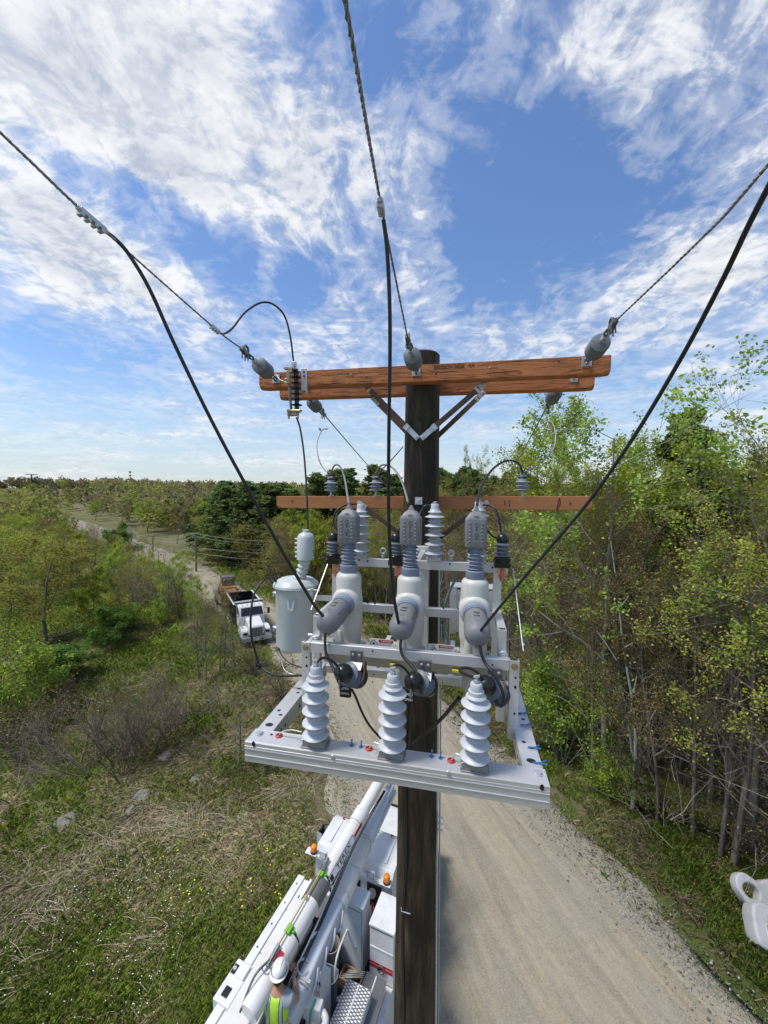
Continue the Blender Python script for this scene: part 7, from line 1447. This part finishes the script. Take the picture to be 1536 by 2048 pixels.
# ================================================================== far poles and their wires, sign, tower, masts
WP = plain('weathered_pole_wood', (.20, .175, .14), .9, 0, .25); WR = plain('far_wire', (.33, .31, .28), .6, .2, .1)
tops = []
for (px, y0, y1, Y_, arm, lb) in ((391, 1066, 1166, 50, .9, 'weathered pole with a short crossarm beside the road, nearest of the far poles'), (305, 1070, 1148, 66, .8, 'second far pole down the road, between the orange sign and the nearest far pole'), (262, 1056, 1125, 78, .7, 'far pole standing just above the orange sign'), (138, 1046, 1086, 116, .0, 'farthest pole, beside the distant bend of the gravel road')):
    a = atY(px, y0, Y_); b = atY(px, y1, Y_); gz = h1(a.x, a.y) - .3; base = Vector((a.x, a.y, min(gz, b.z))); t = thing('wooden_pole', lb, 'utility pole', Matrix.Translation(base)); tops.append(a)
    m = MB(); m.cyl(base, a, .16, .10); o = obj('post', m, WP, t, Matrix(), smooth=40)
    if arm: m = MB(); m.bar(a + Vector((-arm, .12, -.25)), a + Vector((arm * .2, .12, -.25)), .10, .12); m.cyl(a + Vector((-arm, .12, -.2)), a + Vector((-arm, .12, .05)), .05); obj('crossarm', m, WP, t, Matrix())
hid = atY(846, 1046, 42); hb = Vector((hid.x, hid.y, h1(hid.x, hid.y) - .2)); t = thing('wooden_pole', 'plain wooden pole hidden straight behind the main pole', 'utility pole', Matrix.Translation(hb)); m = MB(); m.cyl(hb, hid, .17, .12); obj('post', m, WP, t, Matrix(), smooth=40); m = MB(); m.bar(hid + Vector((-1.0, -.15, -.15)), hid + Vector((1.0, -.15, -.15)), .1, .12); obj('crossarm', m, WP, t, Matrix())
def span(a, b, sag, lb, r=.018):
    a = Vector(a); b = Vector(b); P_ = []
    for i in range(25): t_ = i / 24; q_ = a.lerp(b, t_); q_.z -= 4 * sag * t_ * (1 - t_); P_.append(q_)
    m = MB(); m.tube(P_, r, 5); solo('span_wire', m, WR, lb, 'overhead wire', Matrix.Translation(a), Matrix(), 'wires between the far poles', smooth=60)
z = Vector((0, 0, 1))
for (dx, dz, sg) in ((-.3, -.0, 1.5), (.0, -.45, 1.5), (0, -1.9, 1.1), (0, -2.6, 1.3)): span(tops[0] + Vector((dx, 0, dz)), hid + Vector((dx, -.1, -.1 + dz * .9)), sg, 'pale wire sagging from the nearest far pole towards the main pole', .024)
for k, (i, j) in enumerate(((0, 1), (1, 2), (2, 3))):
    for dz in (0, -.4, -1.9): span(tops[i] + Vector((-.2, 0, dz)), tops[j] + Vector((-.1, 0, dz * (1 if k < 2 else .6))), .8 if k < 2 else .5, ('pale wire between the nearest and the second far pole', 'pale wire between the far pole by the sign and its neighbour', 'pale wire from the farthest pole by the road bend')[k], .03)
p = hit(260, 1118); t = thing('road_sign', 'small orange diamond warning sign beside the distant road', 'sign', Matrix.Translation(p)); c = atY(260, 1097, p[1]); s = .85
m = MB(); m.prism([(c.x - s, c.z), (c.x, c.z - s), (c.x + s, c.z), (c.x, c.z + s)], c.y, c.y + .03, 1); obj('board', m, plain('orange_sign', (.75, .18, .02), .4), t, Matrix()); m = MB(); m.cyl(Vector(p), c + Vector((0, .06, 0)), .05); obj('post', m, MT['galv'], t, Matrix()); m = MB(); m.bb((c.x - .15, c.y - .01, c.z - .3), (c.x + .15, c.y - .002, c.z + .3)); obj('symbol', m, MT['blackp'], t, Matrix())
TWR = plain('dark_lattice', (.055, .055, .06), .7, .3, .1)
a = atY(63, 949, 330); t = thing('transmission_tower', 'dark two-armed transmission tower on the wooded skyline at left', 'tower', Matrix.Translation((a.x, a.y, h1(a.x, a.y)))); m = MB(); m.cyl((a.x, a.y, h1(a.x, a.y)), (a.x, a.y, a.z), .9, .4, 8); obj('mast', m, TWR, t, Matrix())
m = MB(); m.bar((a.x - 5.2, a.y, a.z), (a.x + 5.2, a.y, a.z), .5, .5); m.bar((a.x - 6.8, a.y, a.z - 3), (a.x + 6.8, a.y, a.z - 3), .5, .5)
for s in (-1, 1):
    for x0 in (6.3, 1.2): m.cyl((a.x + s * x0, a.y, a.z - 3), (a.x + s * 3.7, a.y, a.z - 8), .16)
obj('crossarm', m, TWR, t, Matrix())
for (px, y0, Y_, r, lb) in ((260, 942, 520, .55, 'tall thin radio mast on the skyline'), (292, 963, 600, .5, 'shorter radio mast on the skyline, right of the tall one')):
    a = atY(px, y0, Y_); t = thing('radio_mast', lb, 'mast', Matrix.Translation((a.x, a.y, h1(a.x, a.y)))); m = MB(); m.cyl((a.x, a.y, h1(a.x, a.y)), a, r, r * .5, 6); obj('mast', m, TWR, t, Matrix()); m = MB(); m.lathe([(1.6, 0), (1.6, 1.6)], a + Vector((0, 0, -2.2)), (0, 0, 1), 8); m.lathe([(1.4, 0), (1.4, 1.4)], a + Vector((0, 0, -7)), (0, 0, 1), 8); obj('antenna', m, TWR, t, Matrix())

# ================================================================== pale casting at the right edge
p = hit(1520, 1880); c = atY(1532, 1838, p[1] + .1); vdir = (Vector(CAM) - c).normalized(); rx = Vector((1, -.12, -.06)).normalized(); uz = vdir.cross(rx).normalized(); uz = -uz if uz.z < 0 else uz; vd = rx.cross(uz); CM = Matrix((rx, uz, -vd)).transposed().to_4x4(); CM.translation = c
if CM.to_3x3().determinant() < 0: CM = Matrix((rx, uz, vd)).transposed().to_4x4(); CM.translation = c
t = thing('plastic_casting', 'pale grey moulded casting with two round openings cut by the right edge', 'casting', Matrix.Translation((c.x, c.y, p[2])))
CST = dirty('pale_moulded_plastic', (.40, .40, .41), (.24, .23, .21), .6, .7, 2.5, (1, 1, 1)); k = 9.9 / FPX * .74
def loc(px, py, d=0.0): return ((px - 1520) * k, -(py - 1835) * k, d)
def plate2d(name, outline, holes_, ext, bev, zoff, sub_=6):
    c = D.curves.new(name, 'CURVE'); c.dimensions = '2D'; c.fill_mode = 'BOTH'; c.extrude = ext; c.bevel_depth = bev; c.bevel_resolution = 3
    def spl(P_):
        Q = [P_[-2], P_[-1]] + P_ + P_[:2]; cc = catmull([(x, y, 0) for x, y in Q], sub_)[2 * sub_:-2 * sub_]; s_ = c.splines.new('POLY'); s_.points.add(len(cc) - 1); s_.use_cyclic_u = True
        for p_, q_ in zip(s_.points, cc): p_.co = (q_.x, q_.y, 0, 1)
    spl([loc(*p_)[:2] for p_ in outline])
    for (hx, hy, r1, r2) in holes_: spl([(loc(hx, hy)[0] + r1 * math.cos(a_ * .785), loc(hx, hy)[1] + r2 * math.sin(a_ * .785)) for a_ in range(8)])
    tmp = D.objects.new(name, c); S.collection.objects.link(tmp); dg = bpy.context.evaluated_depsgraph_get(); dg.update(); me = D.meshes.new_from_object(tmp.evaluated_get(dg)); D.objects.remove(tmp)
    me.materials.clear(); me.materials.append(CST); me.polygons.foreach_set('use_smooth', [True] * len(me.polygons)); me.set_sharp_from_angle(angle=R(50)); o = D.objects.new(name, me); link(o, t); o.matrix_local = rootM(t).inverted() @ CM @ Matrix.Translation((0, 0, zoff)); return o
plate2d('upper_lobe', [(1478, 1783), (1483, 1763), (1500, 1753), (1518, 1760), (1532, 1768), (1560, 1760), (1640, 1752), (1650, 1830), (1600, 1832), (1540, 1826), (1510, 1816), (1486, 1804)], [(1506, 1784), ][0:0] + [(1507, 1785, .23, .20)], .10, .045, -.10)
plate2d('main_body', [(1468, 1880), (1472, 1850), (1478, 1828), (1490, 1813), (1510, 1811), (1540, 1822), (1600, 1830), (1660, 1838), (1660, 1866), (1600, 1862), (1545, 1857), (1515, 1855), (1502, 1858), (1496, 1872), (1492, 1884), (1478, 1886)], [], .16, .06, .10)
m = MB(); m.tube(catmull([loc(1500, 1834, .34), loc(1530, 1842, .34), loc(1580, 1850, .34), loc(1650, 1856, .34)], 6), .045, 10); m.tube([loc(1492, 1845, .33), loc(1488, 1876, .33)], .035, 10); obj('raised_rib', m, CST, t, CM, smooth=60)
m = MB(); m.torus(loc(1533, 1872, .22), (0, .25, 1), .34, .040, 36, 10); obj('lower_ring', m, CST, t, CM, smooth=60)
m = MB(); m.lathe([(.30, 0), (.33, .05), (.33, .16)], loc(1533, 1872, -.05), (0, .25, 1), 28, cap=False); obj('ring_sleeve', m, CST, t, CM, smooth=60)
